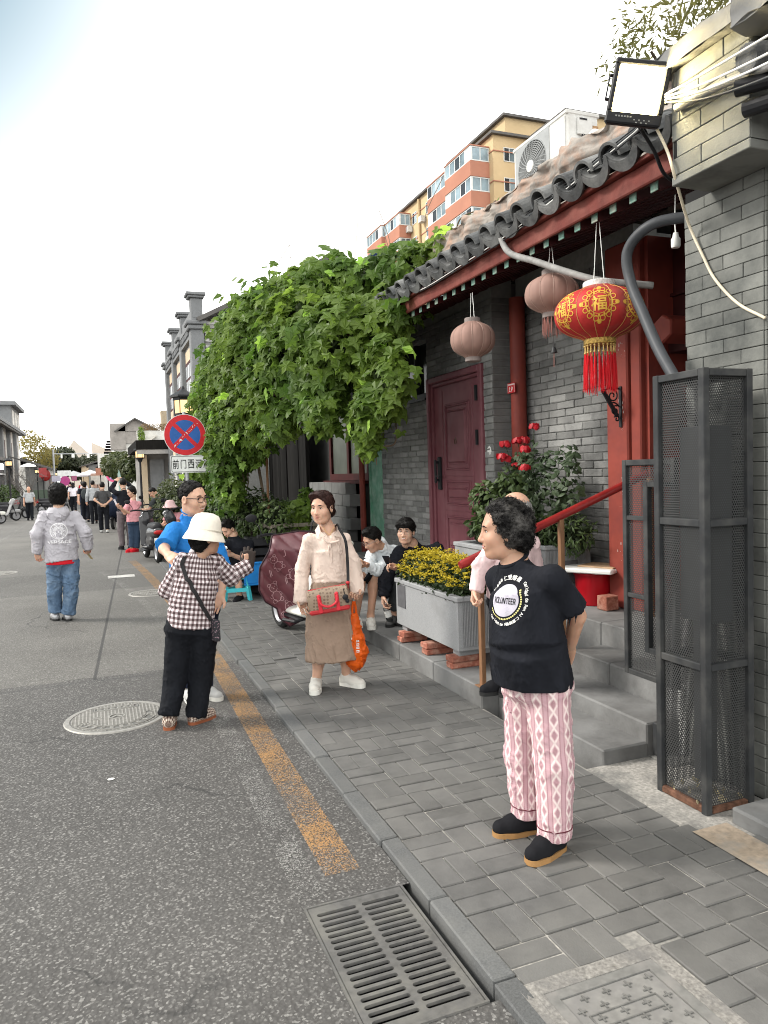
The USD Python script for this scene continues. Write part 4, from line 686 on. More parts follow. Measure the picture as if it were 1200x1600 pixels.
def bush(name, label, blobs, n, size, m, kind='oval', seed=1, stem=None, catg='bush', tip=None, group=None, core=None):
    t = thing(name, label, catg, group=group); P, N_ = in_blobs(blobs, n, seed); nn = N_ + UPW*.45; W, f = leaves(P, nn/np.linalg.norm(nn, axis=1, keepdims=True), N_*.6 + (tip if tip is not None else V(0, 0, -.2)), size, kind, seed+3, .5); part(t, 'foliage', join(W, f), m, kind='stuff')
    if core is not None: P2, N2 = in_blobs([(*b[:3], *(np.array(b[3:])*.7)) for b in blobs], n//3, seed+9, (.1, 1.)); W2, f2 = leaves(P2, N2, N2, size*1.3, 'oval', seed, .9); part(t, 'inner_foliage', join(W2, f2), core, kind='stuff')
    if stem: part(t, 'stem', cat(stem), BARK)
    return t
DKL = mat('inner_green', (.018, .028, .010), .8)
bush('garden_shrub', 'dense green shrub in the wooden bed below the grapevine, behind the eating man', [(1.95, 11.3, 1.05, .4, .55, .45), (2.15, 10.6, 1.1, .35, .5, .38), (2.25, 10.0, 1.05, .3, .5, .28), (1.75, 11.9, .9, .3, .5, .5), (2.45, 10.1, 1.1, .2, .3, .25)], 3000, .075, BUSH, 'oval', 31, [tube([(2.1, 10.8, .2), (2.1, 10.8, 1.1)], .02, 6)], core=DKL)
bush('squash_plant', 'broad-leaved climbing plant at the corner of the wooden bed', [(2.6, 9.95, 1.12, .2, .3, .22), (2.68, 9.75, 1.3, .14, .2, .18)], 110, .17, VINEL, 'vine', 33, [tube([(2.6, 9.9, .7), (2.65, 9.8, 1.25)], .012, 6)], 'plant')
bush('street_bush', 'olive-green bush behind the parked motorcycles, right of the lamp', [(1.75, 17.6, 1.0, .55, 1.2, .75), (2.1, 16.6, 1.05, .5, .9, .7), (1.6, 19.0, .8, .4, 1.0, .7)], 3600, .10, TREEL, 'oval', 41, [tube([(1.9, 17.5, -.1), (1.9, 17.5, .8)], .03, 6)], core=DKL)
bush('climber', 'bright green creeper on the shop wall up the right side', [(.95, 33, 2.3, .7, 2.5, .55), (1.3, 31, 2.1, .5, 1.5, .5)], 2600, .18, TREEL, 'oval', 43, [tube([(1.3, 32, 0), (1.3, 32, 2)], .04, 6)], core=DKL)
bush('dry_plants', 'dry brown plants along the roof terrace', [(1.9+.14*k, 30.6, 3.72, .14, .3, .14) for k in range(9)], 1100, .10, leaf('dry_leaves', (.20, .12, .05), (.32, .21, .09)), 'narrow', 45, None, 'plants')
bush('wall_creeper', 'green creeper hanging from the corner of the roof terrace', [(1.75, 30.1, 3.3, .12, .3, .45)], 300, .10, VINEL, 'oval', 46, None, 'plant')
bush('hedge', 'green hedge behind the motorcycles on the left side', [(-4.6-.15*k, 42+k*3.1, .95, .5, 1.9, .6) for k in range(5)], 3600, .16, BUSH, 'oval', 47, [tube([(-4.8, 46, -.2), (-4.8, 46, .9)], .05, 6)], 'hedge', core=DKL)
def tree(name, label, base, H, blobs, n, size, m, seed, r=.2, kind='quad', core=DKL):
    t = thing(name, label, 'tree'); b = np.array(base, float); top = b + V(0, 0, H*.6); q = np.random.default_rng(seed)
    tr = [tube(bez([b, b+V(.1, 0, H*.3), top], 5), np.linspace(r, r*.5, 11), 8)]
    for bl in blobs: c_ = np.array(bl[:3]); tr.append(tube(bez([b+V(0, 0, H*q.uniform(.3, .55)), (top+c_)/2+q.normal(0, .2, 3), c_], 5), np.linspace(r*.5, r*.1, 11), 6))
    part(t, 'trunk', cat(tr), BARK); P, N_ = in_blobs(blobs, n, seed, (.55, 1.1)); nn = N_+UPW*.3; W, f = leaves(P, nn, N_*.5-UPW*.1, size, kind, seed+1, .7); part(t, 'crown', join(W, f), m, kind='stuff'); return t
tree('street_tree', 'dark leafy tree at the end of the street, left of centre', (-4.2, 112, -.2), 6, [(-5.6, 112, 4.2, 1.6, 2.5, 1.6), (-3.9, 111, 4.7, 1.6, 2.5, 1.7), (-2.9, 113, 3.9, 1.2, 2, 1.5)], 4500, .5, leaf('far_leaves', (.045, .062, .03), (.09, .105, .05)), 51, .25)
tree('street_tree', 'dark leafy tree at the end of the street, right of centre', (-1.4, 132, -.2), 6, [(-2.2, 132, 3.6, 1.8, 2.5, 1.7), (-.5, 131, 4.3, 1.8, 2.5, 1.7), (.9, 133, 3.9, 1.5, 2.5, 1.7)], 4500, .5, leaf('far_leaves', (.045, .062, .03), (.09, .105, .05)), 53, .25)
tree('backlit_tree', 'thin yellow-leaved tree against the bright sky behind the left building', (-5.6, 86, -.2), 7, [(-6.2, 86, 5.6, 1.0, 2, 1.6), (-5.2, 85, 5.0, 1.2, 2, 1.6), (-4.5, 87, 4.3, 1.0, 2, 1.2)], 1500, .32, leaf('gold_leaves', (.26, .22, .06), (.44, .38, .13), .3, .6), 55, .12)
tb = thing('bare_tree', 'grey leafless shrub tree by the left street lamp', 'tree'); br = []; q = np.random.default_rng(8)
def branch(p, d, L, r, lev):
    e = p + d*L; br.append(tube(bez([p, (p+e)/2+q.normal(0, L*.06, 3), e], 3), np.linspace(r, r*.6, 7), 5))
    if lev > 0:
        for _ in range(q.integers(2, 4)): branch(p + (e-p)*q.uniform(.4, 1), nrm(d + q.normal(0, .45, 3)), L*q.uniform(.55, .8), r*.6, lev-1)
for k in range(5): branch(V(-4.1+q.normal(0, .3), 50+q.normal(0, .8), .3), nrm(V(q.normal(0, .3), q.normal(0, .3), 1)), 1.3, .045, 4)
part(tb, 'branches', cat(br), mat('grey_bark', (.17, .155, .145), .95, .2, 9))
tree('roof_tree', 'olive tree crown rising behind the brick pier at the top right', (6.2, 5.2, -.2), 6.0, [(5.15, 5.4, 5.55, .6, .8, .45), (5.6, 4.9, 6.0, .7, .8, .6), (6.3, 4.6, 6.6, .9, .9, .7), (6.1, 5.4, 6.5, .7, .7, .6), (4.75, 5.35, 5.3, .28, .4, .28), (6.9, 4.4, 6.9, .9, .8, .7), (5.5, 5.2, 5.5, .6, .6, .5), (5.9, 5.0, 5.9, .7, .7, .6)], 9000, .10, leaf('roof_tree_leaves', (.12, .14, .04), (.30, .28, .09), .4, .6), 57, .12, 'narrow')
# planters
def planter(loc, W_, L_, H_, label, rz=0, inset_end=True, grp=None):
    t = thing('stone_planter', label, 'planter', loc, rz, grp); o, i_ = sbox(0, 0, W_, L_), sbox(.035, .035, W_-.035, L_-.035)
    m = extrude(o.difference(i_), H_); part(t, 'body', cat([m, box(.03, .03, .05, W_-.03, L_-.03, .09)]), PLANTERM); part(t, 'rim', cat([bbox(-.012, -.012, H_-.03, .05, L_+.012, H_+.008), bbox(W_-.05, -.012, H_-.03, W_+.012, L_+.012, H_+.008), bbox(.049, -.0121, H_-.0301, W_-.049, .05, H_+.0081), bbox(.049, L_-.05, H_-.0301, W_-.049, L_+.0121, H_+.0081)]), PLANTERM)
    part(t, 'ribs', cat([box(.03+k*.0135, -.007, .03, .03+k*.0135+.007, .002, H_-.035) for k in range(int((W_-.06)/.0135))]), PLANTERM)
    part(t, 'foot', box(.03, .05, -.05, W_-.03, .16, .0), PLANTERM); part(t, 'foot', box(.03, L_-.16, -.05, W_-.03, L_-.05, 0), PLANTERM); part(t, 'soil', box(.036, .036, .09, W_-.036, L_-.036, H_-.06), SOIL)
    return t
p1 = planter((2.47, 4.885, .315), .42, 1.215, .40, 'pale grey stone planter full of yellow flowers, propped on red bricks')
part(p1, 'dark_panel', bbox(-.006, 1.215-.215, .06+.10, .003, 1.215-.04, .36, .002), PLANTDK)
for k, y in enumerate((4.93, 5.40, 5.90)):
    for j in range(2): single('loose_brick', jitter(bbox(2.44+rng.uniform(-.01, .01), y+rng.uniform(-.01, .01), .172+j*.048, 2.68, y+.112+rng.uniform(-.01, .01), .218+j*.048, .006), .003), REDBRICK, ('lower' if j == 0 else 'upper') + ' red brick under the yellow flower planter, ' + ('by the handrail post' if k == 0 else 'in the middle' if k == 1 else 'by the sitting men'), 'brick')
fm_ = thing('yellow_flowers', 'mass of small yellow chrysanthemums filling the front planter', 'flowers'); q = np.random.default_rng(61); st_, lf, fl = [], [], []
for k in range(520):
    x, y = 2.52+.32*q.uniform(), 4.93+1.13*q.uniform(); e = min((x-2.52)/.1, 1, (2.84-x)/.1+.3, (y-4.9)/.15+.35, (6.1-y)/.15+.35); hgt = .68 + .27*max(e, .25)**.5 + q.normal(0, .022); tx, ty = x+(x-2.68)*.28+q.normal(0, .015), y+(y-5.5)*.08+q.normal(0, .015)
    if k % 3 == 0: st_.append(tube([(x, y, .62), ((x+tx)/2, (y+ty)/2, .72), (tx, ty, hgt)], .0025, 4))
    fl.append((tx, ty, hgt))
    for j in range(7): s = q.uniform(.3, .98); lf.append((x+(tx-x)*s+q.normal(0, .022), y+(ty-y)*s+q.normal(0, .022), .63+(hgt-.63)*s-.01))
fl, lf = np.array(fl), np.array(lf); part(fm_, 'stems', cat(st_), MUML, kind='stuff')
a = q.normal(size=(len(lf), 3)); a[:, 2] = np.abs(a[:, 2])+.5; W, f = leaves(lf, a/np.linalg.norm(a, axis=1, keepdims=True), q.normal(size=(len(lf), 3)), .045, 'oval', 62); part(fm_, 'leaves', join(W, f), MUML, kind='stuff')
fp = np.repeat(fl, 13, 0) + q.normal(0, 1, (len(fl)*13, 3))*V(.016, .016, .006); a = q.normal(0, .5, (len(fp), 3)); a[:, 2] += 1.1
W, f = leaves(fp, a/np.linalg.norm(a, axis=1, keepdims=True), q.normal(size=(len(fp), 3)), .021, 'oval', 63); part(fm_, 'petals', join(W, f), MUMY, kind='stuff')
p2 = planter((3.52, 5.30, LZ+.05), .46, 1.2, .43, 'grey stone planter on the landing behind the red bucket, holding the rose bush')
part(p2, 'end_panel', cat([bbox(.16, -.014, .10, .32, .0, .30, .003), box(.18, -.018, .12, .30, -.012, .28)]), PLANTDK)
p3 = planter((3.04, 5.42, .23), .40, .62, .78, 'grey stone planter beside the maroon door, behind the yellow flowers'); part(p3, 'end_panel', bbox(.10, -.012, .42, .36, .002, .62, .003), PLANTDK)
rb = thing('rose_bush', 'tall rose bush with big red blooms in front of the brick wall', 'rose bush'); q = np.random.default_rng(71)
RO = [(847, 664, 3.62), (822, 690, 3.6), (836, 688, 3.66), (835, 709, 3.55), (796, 697, 3.62), (790, 722, 3.5), (799, 728, 3.55), (834, 749, 3.5), (808, 744, 3.6)]
ROSES = [(3.66, 5.652, 2.02), (3.6, 5.83, 1.905), (3.66, 5.82, 1.912), (3.55, 5.63, 1.82), (3.62, 6.08, 1.885), (3.5, 5.94, 1.768), (3.55, 5.95, 1.744), (3.5, 5.56, 1.66), (3.6, 5.87, 1.69)]
stems, lp = [], []
for k, c in enumerate(ROSES):
    c = np.array(c); b = V(3.75+q.normal(0, .05), 5.75+q.normal(0, .15), .95); mid = (b+c)/2+q.normal(0, .05, 3); pts = bez([b, mid, c], 8); stems.append(tube(pts, np.linspace(.007, .0035, len(pts)), 5))
    for p in pts[3:-2]: lp += [p + q.normal(0, .035, 3) for _ in range(3)]
    PP, NN = [], []; ps = []
    for j in range(30):
        a = j*2.4; rad = .010+.0021*j; el = 1.35-.048*j; d = V(cos(a)*cos(el), sin(a)*cos(el), sin(el)); PP.append(c+d*rad*.8); NN.append(nrm(d+V(cos(a), sin(a), 0)*.4))
    PP, NN = np.array(PP), np.array(NN); W, f = leaves(PP, NN, np.tile(UPW, (len(PP), 1)), np.linspace(.030, .056, len(PP)) * (1 if k != 8 else .6), 'petal', 72+k, .18)
    part(rb, 'rose', join(W, f), ROSEP)
part(rb, 'stems', cat(stems), MUML, kind='stuff'); lp = np.array(lp)
P, N_ = in_blobs([(3.72, 5.65, 1.42, .2, .36, .28), (3.68, 5.72, 1.68, .12, .2, .16), (3.62, 5.62, 1.62, .1, .16, .14), (3.66, 5.9, 1.7, .08, .14, .13), (3.75, 5.45, 1.62, .16, .24, .22), (3.74, 5.8, 1.25, .22, .45, .25), (3.72, 5.25, 1.5, .12, .16, .25), (3.78, 5.3, 1.75, .08, .12, .12)], 1150, 73); N_ = N_+UPW*.4+V(-.3, -.3, 0); P = np.vstack([P, lp]); N_ = np.vstack([N_, q.normal(size=lp.shape)+UPW])
W, f = leaves(P, N_/np.linalg.norm(N_, axis=1, keepdims=True), q.normal(size=P.shape)-UPW*.3, .075, 'oval', 74); part(rb, 'leaves', join(W, f), ROSEL, kind='stuff')
bush('planter_shrub', 'light green narrow-leaved shrub along the planter beside the handrail', [(3.62, 5.45, 1.12, .16, .28, .16), (3.75, 5.2, 1.1, .14, .2, .18), (3.6, 5.9, 1.1, .15, .3, .14)], 900, .075, PALEB, 'narrow', 76, None, 'plant', core=DKL)
bush('door_shrub', 'leafy shrub in the planter beside the maroon door', [(3.2, 5.6, 1.20, .16, .22, .17), (3.22, 5.75, 1.40, .13, .2, .16), (3.22, 5.85, 1.15, .13, .14, .13), (3.3, 5.5, 1.5, .12, .16, .14)], 650, .075, PALEB, 'oval', 77, None, 'plant', core=DKL)
# wooden garden bed below the vine
gb = thing('garden_bed', 'old wooden planting box of grey boards below the grapevine', 'planting box')
part(gb, 'frame', cat([bar((2.2, 9.78, 0), (2.2, 9.78, 1.0), .06), bar((2.78, 9.80, 0), (2.78, 9.80, 1.0), .06), bar((2.2, 9.73, .99), (2.8, 9.75, .99), .05), bar((2.19, 9.80, .98), (2.0, 12.3, 1.0), .05)]), mat('grey_timber', (.17, .15, .12), .9, .3, 8))
for k in range(5):
    for y0_, y1_ in ((9.80, 11.2), (11.22, 12.3)): part(gb, 'board', jitter(bbox(2.21, y0_, .1+k*.17, 2.235, y1_, .1+k*.17+.155, .004), .004), mat('grey_board', (.13, .115, .09), .9, .3, 8, rnd='object', rv=.35, stretch=(1, .6, 6)))
    part(gb, 'board', jitter(bbox(2.23, 9.79, .1+k*.17, 2.75, 9.815, .1+k*.17+.155, .004), .004), mat('grey_board', (.13, .115, .09)))
part(gb, 'soil', box(2.24, 9.82, 0, 2.75, 12.3, .80), SOIL)
GLYPHS = {
    "前": "-48,23 -48,33 -25,33 -32,47 -24,50 -11,33 13,33 22,50 25,50 34,46 26,33 48,33 48,23;15,-40 30,-39 30,18 41,19 41,-44 36,-49 18,-50;9,15 20,14 18,-31 9,-30;-42,15 -1,16 -1,-44 -4,-48 -21,-50 -25,-42 -24,-40 -11,-40 -11,-27 -31,-27 -31,-49 -42,-49|-31,-17 -11,-18 -11,-11 -31,-10|-31,0 -11,-1 -11,6 -31,7",
    "门": "-16,36 -16,46 44,45 44,-43 41,-48 17,-50 13,-42 14,-40 33,-39 33,35;-41,44 -33,50 -16,29 -25,23;-44,28 -33,27 -34,-50 -44,-49",
    "西": "-50,38 -49,49 50,49 49,38 17,37 18,25 46,24 46,-48 35,-49 33,-42 -32,-42 -34,-49 -44,-49 -44,24 -18,25 -17,37|-32,-18 -32,-31 34,-30 34,-15 14,-15 8,-12 6,14 -7,14 -9,1 -14,-8 -25,-17 -29,-19|18,14 18,-4 34,-4 34,14|-6,26 6,25 6,37 -6,37|-33,-7 -21,1 -18,14 -33,14",
    "河": "-45,42 -40,48 -22,40 -19,44 50,43 50,34 42,32 42,-39 38,-46 11,-48 7,-39 8,-37 31,-37 31,33 -19,33 -25,28;-15,21 21,21 20,-19 -4,-19 -5,-27 -15,-26|-4,11 -4,-9 10,-9 11,11;-47,-41 -27,-6 -25,-5 -18,-13 -36,-44 -39,-47;-50,13 -43,20 -23,8 -30,0",
    "沿": "-50,15 -42,20 -20,8 -8,21 -5,47 35,47 35,14 49,13 50,4 28,4 25,11 24,36 6,36 2,17 -10,0 42,0 42,-49 32,-49 31,-43 0,-43 -2,-49 -11,-49 -12,-1 -16,-2 -23,6 -30,0|-1,-32 31,-32 31,-11 -1,-11;-47,-40 -26,-7 -23,-6 -17,-13 -37,-46 -40,-47;-44,44 -37,49 -19,38 -17,34 -24,28",
    "街": "-50,-3 -36,13 -27,28 -20,27 -19,36 -6,36 -5,49 4,48 5,36 18,35 17,26 4,26 5,16 50,15 50,6 40,5 40,-41 37,-46 33,-48 19,-48 16,-40 16,-38 29,-37 29,5 4,5 5,-6 19,-6 19,-16 4,-16 4,-27 21,-26 21,-36 -22,-41 -23,-31 -6,-29 -7,-16 -21,-16 -21,-7 -7,-6 -6,5 -21,6 -23,13 -26,9 -27,-49 -36,-48 -36,-6 -44,-11|-21,17 -6,16 -6,26 -17,26;20,42 48,43 48,34 20,33;-48,27 -29,49 -20,46 -27,34 -41,20 -44,20",
    "福": "-9,36 -8,46 50,45 49,36;-50,-12 -34,2 -22,19 -46,21 -46,30 -31,31 -38,47 -29,50 -21,36 -21,31 -12,31 -7,28 -18,5 -10,-3 -8,0 49,-1 49,-49 39,-50 38,-45 3,-45 2,-50 -8,-50 -8,-15 -13,-16 -20,-7 -21,-49 -31,-50 -32,-14 -45,-22|25,-34 39,-35 39,-27 26,-27|25,-17 39,-18 39,-10 26,-10|2,-34 14,-35 15,-27 2,-27|2,-17 14,-18 15,-10 2,-10;-3,30 44,31 44,4 -3,4|7,14 34,13 34,21 8,22",
    "仁": "-19,-41 -18,-31 50,-32 48,-42;-13,32 44,33 45,22 -12,21;-50,7 -33,27 -23,50 -12,48 -23,22 -24,-50 -34,-49 -34,4 -44,-4",
    "爱": "-49,-42 -31,-27 -19,-5 -36,-4 -37,4 -45,5 -45,25 -27,26 -30,35 -40,35 -42,44 40,50 43,42 35,39 36,35 30,26 49,25 49,5 42,4 40,-4 -7,-4 -9,-9 31,-9 35,-12 36,-17 22,-33 49,-40 46,-49 29,-47 9,-41 -22,-49 -26,-40 -4,-34 -15,-23 -24,-35 -41,-50 -44,-50|-4,8 38,6 39,14 -3,15|6,34 9,25 18,25 25,38 7,37|-2,-20 9,-28 19,-21|-19,34 -16,25 -3,25 -5,36|-35,7 -16,6 -14,14 -34,15",
    "慈": "-49,28 -48,37 -25,37 -29,46 -21,50 -10,37 9,37 17,50 28,47 24,37 48,37 49,28 24,27 15,14 24,15 32,25 40,21 41,19 29,5 38,3 48,-15 41,-19 36,-13 0,-16 11,-29 11,-31 5,-35 -8,-22 -6,-18 -9,-14 -43,-17 -47,-8 -30,4 -43,3 -47,12 -32,27|20,-4 25,-5 30,-4 26,2|-28,16 -18,15 -10,25 -4,21 -3,17 -14,5 -8,5 -1,-7 13,4 0,2 -4,11 10,27 -18,27|-24,-4 -18,-5 -14,-4 -18,2;25,-20 34,-16 49,-39 39,-44;-24,-20 -14,-20 -12,-39 14,-39 18,-27 27,-29 26,-43 22,-48 14,-50 -20,-48 -24,-42;-49,-40 -39,-18 -29,-22 -39,-46",
    "善": "-48,-15 -48,-6 -29,-5 -34,2 -45,2 -45,11 -6,12 -7,16 -36,16 -36,25 -6,25 -6,29 -42,30 -42,38 -24,39 -27,47 -18,49 -11,38 11,38 19,50 28,47 24,39 42,38 42,29 5,29 6,25 36,25 36,16 6,16 5,12 45,11 46,3 33,2 29,-5 48,-6 48,-15|5,-5 16,-6 20,1 6,2|-20,1 -16,-6 -6,-6 -6,2;-35,-19 35,-19 36,-48 26,-50 24,-46 -23,-46 -25,-50 -34,-50|-24,-36 24,-37 24,-29 -23,-28",
}
# ---------------------------------------------------------------- modelling people as smooth distance fields
class Field:
    def __init__(s, lo, hi, res):
        s.lo = np.array(lo, float); s.res = res; s.n = np.ceil((np.array(hi)-s.lo)/res).astype(int)+1; s.d = np.full(s.n, 2.0, np.float32); s.ax = [(s.lo[i] + np.arange(s.n[i])*res).astype(np.float32) for i in range(3)]
    def _box(s, lo, hi):
        a = np.clip(np.floor((np.array(lo)-s.lo)/s.res).astype(int), 0, s.n); b = np.clip(np.ceil((np.array(hi)-s.lo)/s.res).astype(int)+1, 0, s.n)
        if (b <= a).any(): return None, None
        sl = tuple(slice(i, j) for i, j in zip(a, b)); return sl, np.stack(np.meshgrid(*[s.ax[i][sl[i]] for i in range(3)], indexing='ij'), -1)
    def _mix(s, sl, d2, k, op):
        d1 = s.d[sl]
        if op == 'u': h = np.clip(.5+.5*(d1-d2)/k, 0, 1); s.d[sl] = d1*(1-h)+d2*h-k*h*(1-h)
        else: h = np.clip(.5-.5*(d1+d2)/k, 0, 1); s.d[sl] = d1*(1-h)-d2*h+k*h*(1-h)
    def cone(s, a, b, ra, rb, k=.015, cap=False, op='u'):
        a, b = np.asarray(a, float), np.asarray(b, float); m = max(ra, rb)+k+3*s.res; sl, p = s._box(np.minimum(a, b)-m, np.maximum(a, b)+m)
        if sl is None: return
        ab = (b-a).astype(np.float32); L2 = float(ab@ab)+1e-9; q = p-a.astype(np.float32); t0 = (q@ab)/L2; t = np.clip(t0, 0, 1); qq_ = np.einsum('...i,...i', q, q)-t*(2*t0-t)*L2; d = np.sqrt(np.maximum(qq_, 0))-(ra+(rb-ra)*t)
        if cap: d = np.maximum(d, (t0-1)*math.sqrt(L2))
        s._mix(sl, d.astype(np.float32), k, op)
    def ell(s, c, r, k=.015, op='u', R=None):
        c, r = np.asarray(c, float), np.broadcast_to(r, (3,)).astype(float); m = r.max()+k+3*s.res; sl, p = s._box(c-m, c+m)
        if sl is None: return
        q = (p-c.astype(np.float32))/r.astype(np.float32); k0 = np.sqrt(np.einsum('...i,...i', q, q)); q = q/r.astype(np.float32); k1 = np.sqrt(np.einsum('...i,...i', q, q))+1e-9; s._mix(sl, (k0*(k0-1)/k1).astype(np.float32), k, op)
    def ecyl(s, a, b, across, w0, w1, k=.03, cap0=True, cap1=True, op='u'):
        """elliptic trunk from a to b: w = (half width along across, half depth)"""
        a, b = np.asarray(a, float), np.asarray(b, float); m = max(*w0, *w1)+k+3*s.res; sl, p = s._box(np.minimum(a, b)-m, np.maximum(a, b)+m)
        if sl is None: return
        ab = b-a; L = float(np.linalg.norm(ab)); t_ = ab/L; x_ = nrm(across - t_*(across@t_)); y_ = np.cross(t_, x_); t_, x_, y_ = (z.astype(np.float32) for z in (t_, x_, y_)); q = p-a.astype(np.float32); s0 = q@t_; t = np.clip(s0/L, 0, 1); W = w0[0]+(w1[0]-w0[0])*t; D = w0[1]+(w1[1]-w0[1])*t
        X, Y = (q@x_)/W, (q@y_)/D; k0 = np.sqrt(X*X+Y*Y)+1e-6; rad = (k0-1)*np.minimum(W, D)*.5 + (k0-1)*k0*.5/np.sqrt((X/W)**2+(Y/D)**2+1e-9)*.999
        ov = np.maximum(-s0 if cap0 else -s0*0, s0-L if cap1 else s0*0); lo = np.where(s0 < 0, -s0, np.where(s0 > L, s0-L, 0)); hard = ((s0 < 0) & cap0) | ((s0 > L) & cap1)
        d = np.where(hard, np.maximum(rad, lo), np.sqrt(np.maximum(rad, 0)**2+lo**2)+np.minimum(rad, 0)); s._mix(sl, d.astype(np.float32), k, op)
    def cut(s, p0, n):
        g = sum((s.ax[i]-p0[i]).reshape([-1 if j == i else 1 for j in range(3)])*n[i] for i in range(3)); s.d = np.maximum(s.d, g.astype(np.float32))
    def mesh(s, smooth=1):
        d = s.d; s_ = d < 0; n = np.array(d.shape); c = np.zeros(n-1, np.uint8)
        for o in np.ndindex(2, 2, 2): c += s_[o[0]:n[0]-1+o[0], o[1]:n[1]-1+o[1], o[2]:n[2]-1+o[2]]
        act = (c > 0) & (c < 8); I = np.argwhere(act); idx = np.full(act.shape, -1, np.int64); idx[act] = np.arange(len(I)); acc = np.zeros((len(I), 3)); cnt = np.zeros(len(I))
        val = {o: d[I[:, 0]+o[0], I[:, 1]+o[1], I[:, 2]+o[2]] for o in np.ndindex(2, 2, 2)}
        for o in np.ndindex(2, 2, 2):
            for ax in range(3):
                if o[ax]: continue
                e = list(o); e[ax] = 1; a, b = val[o], val[tuple(e)]; x = (a < 0) != (b < 0); t = np.where(x, a/(a-b+1e-12*(a == b)), 0); pt = np.tile(np.array(o, float), (len(I), 1)); pt[:, ax] = t; acc[x] += pt[x]; cnt[x] += 1
        v = (I + acc/np.maximum(cnt, 1)[:, None])*s.res + s.lo; F = []
        for ax in range(3):
            a = [slice(None)]*3; b = [slice(None)]*3; a[ax] = slice(0, -1); b[ax] = slice(1, None); A, B = s_[tuple(a)], s_[tuple(b)]; u, w = [(1, 2), (2, 0), (0, 1)][ax]; E_ = np.argwhere(A != B); E_ = E_[(E_[:, u] > 0) & (E_[:, w] > 0) & (E_[:, u] < n[u]-1) & (E_[:, w] < n[w]-1)]
            sg = A[E_[:, 0], E_[:, 1], E_[:, 2]]; q = []
            for du, dw in ((1, 1), (0, 1), (0, 0), (1, 0)): z = E_.copy(); z[:, u] -= du; z[:, w] -= dw; q.append(idx[z[:, 0], z[:, 1], z[:, 2]])
            q = np.stack(q, 1); q[~sg] = q[~sg][:, ::-1]; F += [q[:, [0, 1, 2]], q[:, [0, 2, 3]]]
        m = trimesh.Trimesh(v, np.vstack(F), process=False)
        if smooth: trimesh.smoothing.filter_taubin(m, iterations=2*smooth)
        return m
def folds(m, amp, freq=(16, 16, 6), seed=0, ridge=True):
    """creases: narrow ridges that run askew over the cloth"""
    v = m.vertices; q = v + .06*np.c_[v[:, 2], -v[:, 2], v[:, 0]*.8]*3; a = meshkit.fbm(q*np.array(freq)*1.25+seed*3.7+50, 3, seed); b = meshkit.fbm((v+.5*v[:, [1, 2, 0]])*np.array(freq)*.8+seed*5.1+20, 2, seed+5); x = np.exp(-((a-.5)/.05)**2)*np.clip((b-.35)*3.5, 0, 1)*1.1 + (b-.5)*.55; m.vertices = v + m.vertex_normals*(1.5*amp*x)[:, None]; return m
def axes_from(look, up=UPW):
    y = nrm(look); x = nrm(np.cross(y, up)); return np.stack([x, y, np.cross(x, y)], 1)      # columns right, forward, up
# ---- head, in its own frame: x right, y forward, z up, origin between the ears
def head_field(res, female=False, wide=1.0, smile=False):
    F = Field((-.11, -.13, -.20), (.11, .14, .14), res); w = wide
    F.ell((0, -.012, .032), (.074*w, .093, .085)); F.ell((0, .020, -.035), (.060*w, .070, .085), .03); F.cone((-.030*w, .030, -.085), (.030*w, .030, -.085), .026, .026, .03); F.ell((0, .060, -.100), (.024, .021, .019), .025)
    F.cone((-.034, .069, .024), (.034, .069, .024), .013, .013, .02); F.ell((.040*w, .054, -.032), (.024, .024, .024), .03); F.ell((-.040*w, .054, -.032), (.024, .024, .024), .03)
    for s in (-1, 1): F.ell((s*.031, .094, .002), (.017, .014, .010), .014, 'd')
    F.cone((0, .080, .012), (0, .098, -.030), .007, .011, .012); F.ell((0, .100, -.036), (.011, .010, .009), .01)
    for s in (-1, 1): F.ell((s*.012, .090, -.038), (.008, .009, .007), .008)
    F.ell((0, .076, -.063), (.028, .012, .018), .016); F.cone((-.018, .083, -.0575), (.018, .083, -.0575), .0046, .0046, .008); F.cone((-.016, .0825, -.0705), (.016, .0825, -.0705), .005, .005, .008)
    F.cone((-.024, .085, -.0635 + (.006 if smile else 0)), (0, .090, -.0645), .0026, .003, .003, op='d'); F.cone((.024, .085, -.0635 + (.006 if smile else 0)), (0, .090, -.0645), .0026, .003, .003, op='d')
    for s in (-1, 1): F.ell((s*.077*w, -.006, -.012), (.009, .020, .031), .008); F.ell((s*.083*w, -.002, -.010), (.005, .010, .017), .005, 'd')
    F.cone((0, -.025, -.06), (0, -.033, -.125), .052 if not female else .046, .050 if not female else .045, .03); return F
def face_y(F, x, z):
    i = int(round((x-F.lo[0])/F.res)); k = int(round((z-F.lo[2])/F.res)); col = F.d[i, :, k]; j = np.nonzero(col < 0)[0]; return F.lo[1]+(j.max()+.6)*F.res if len(j) else .08
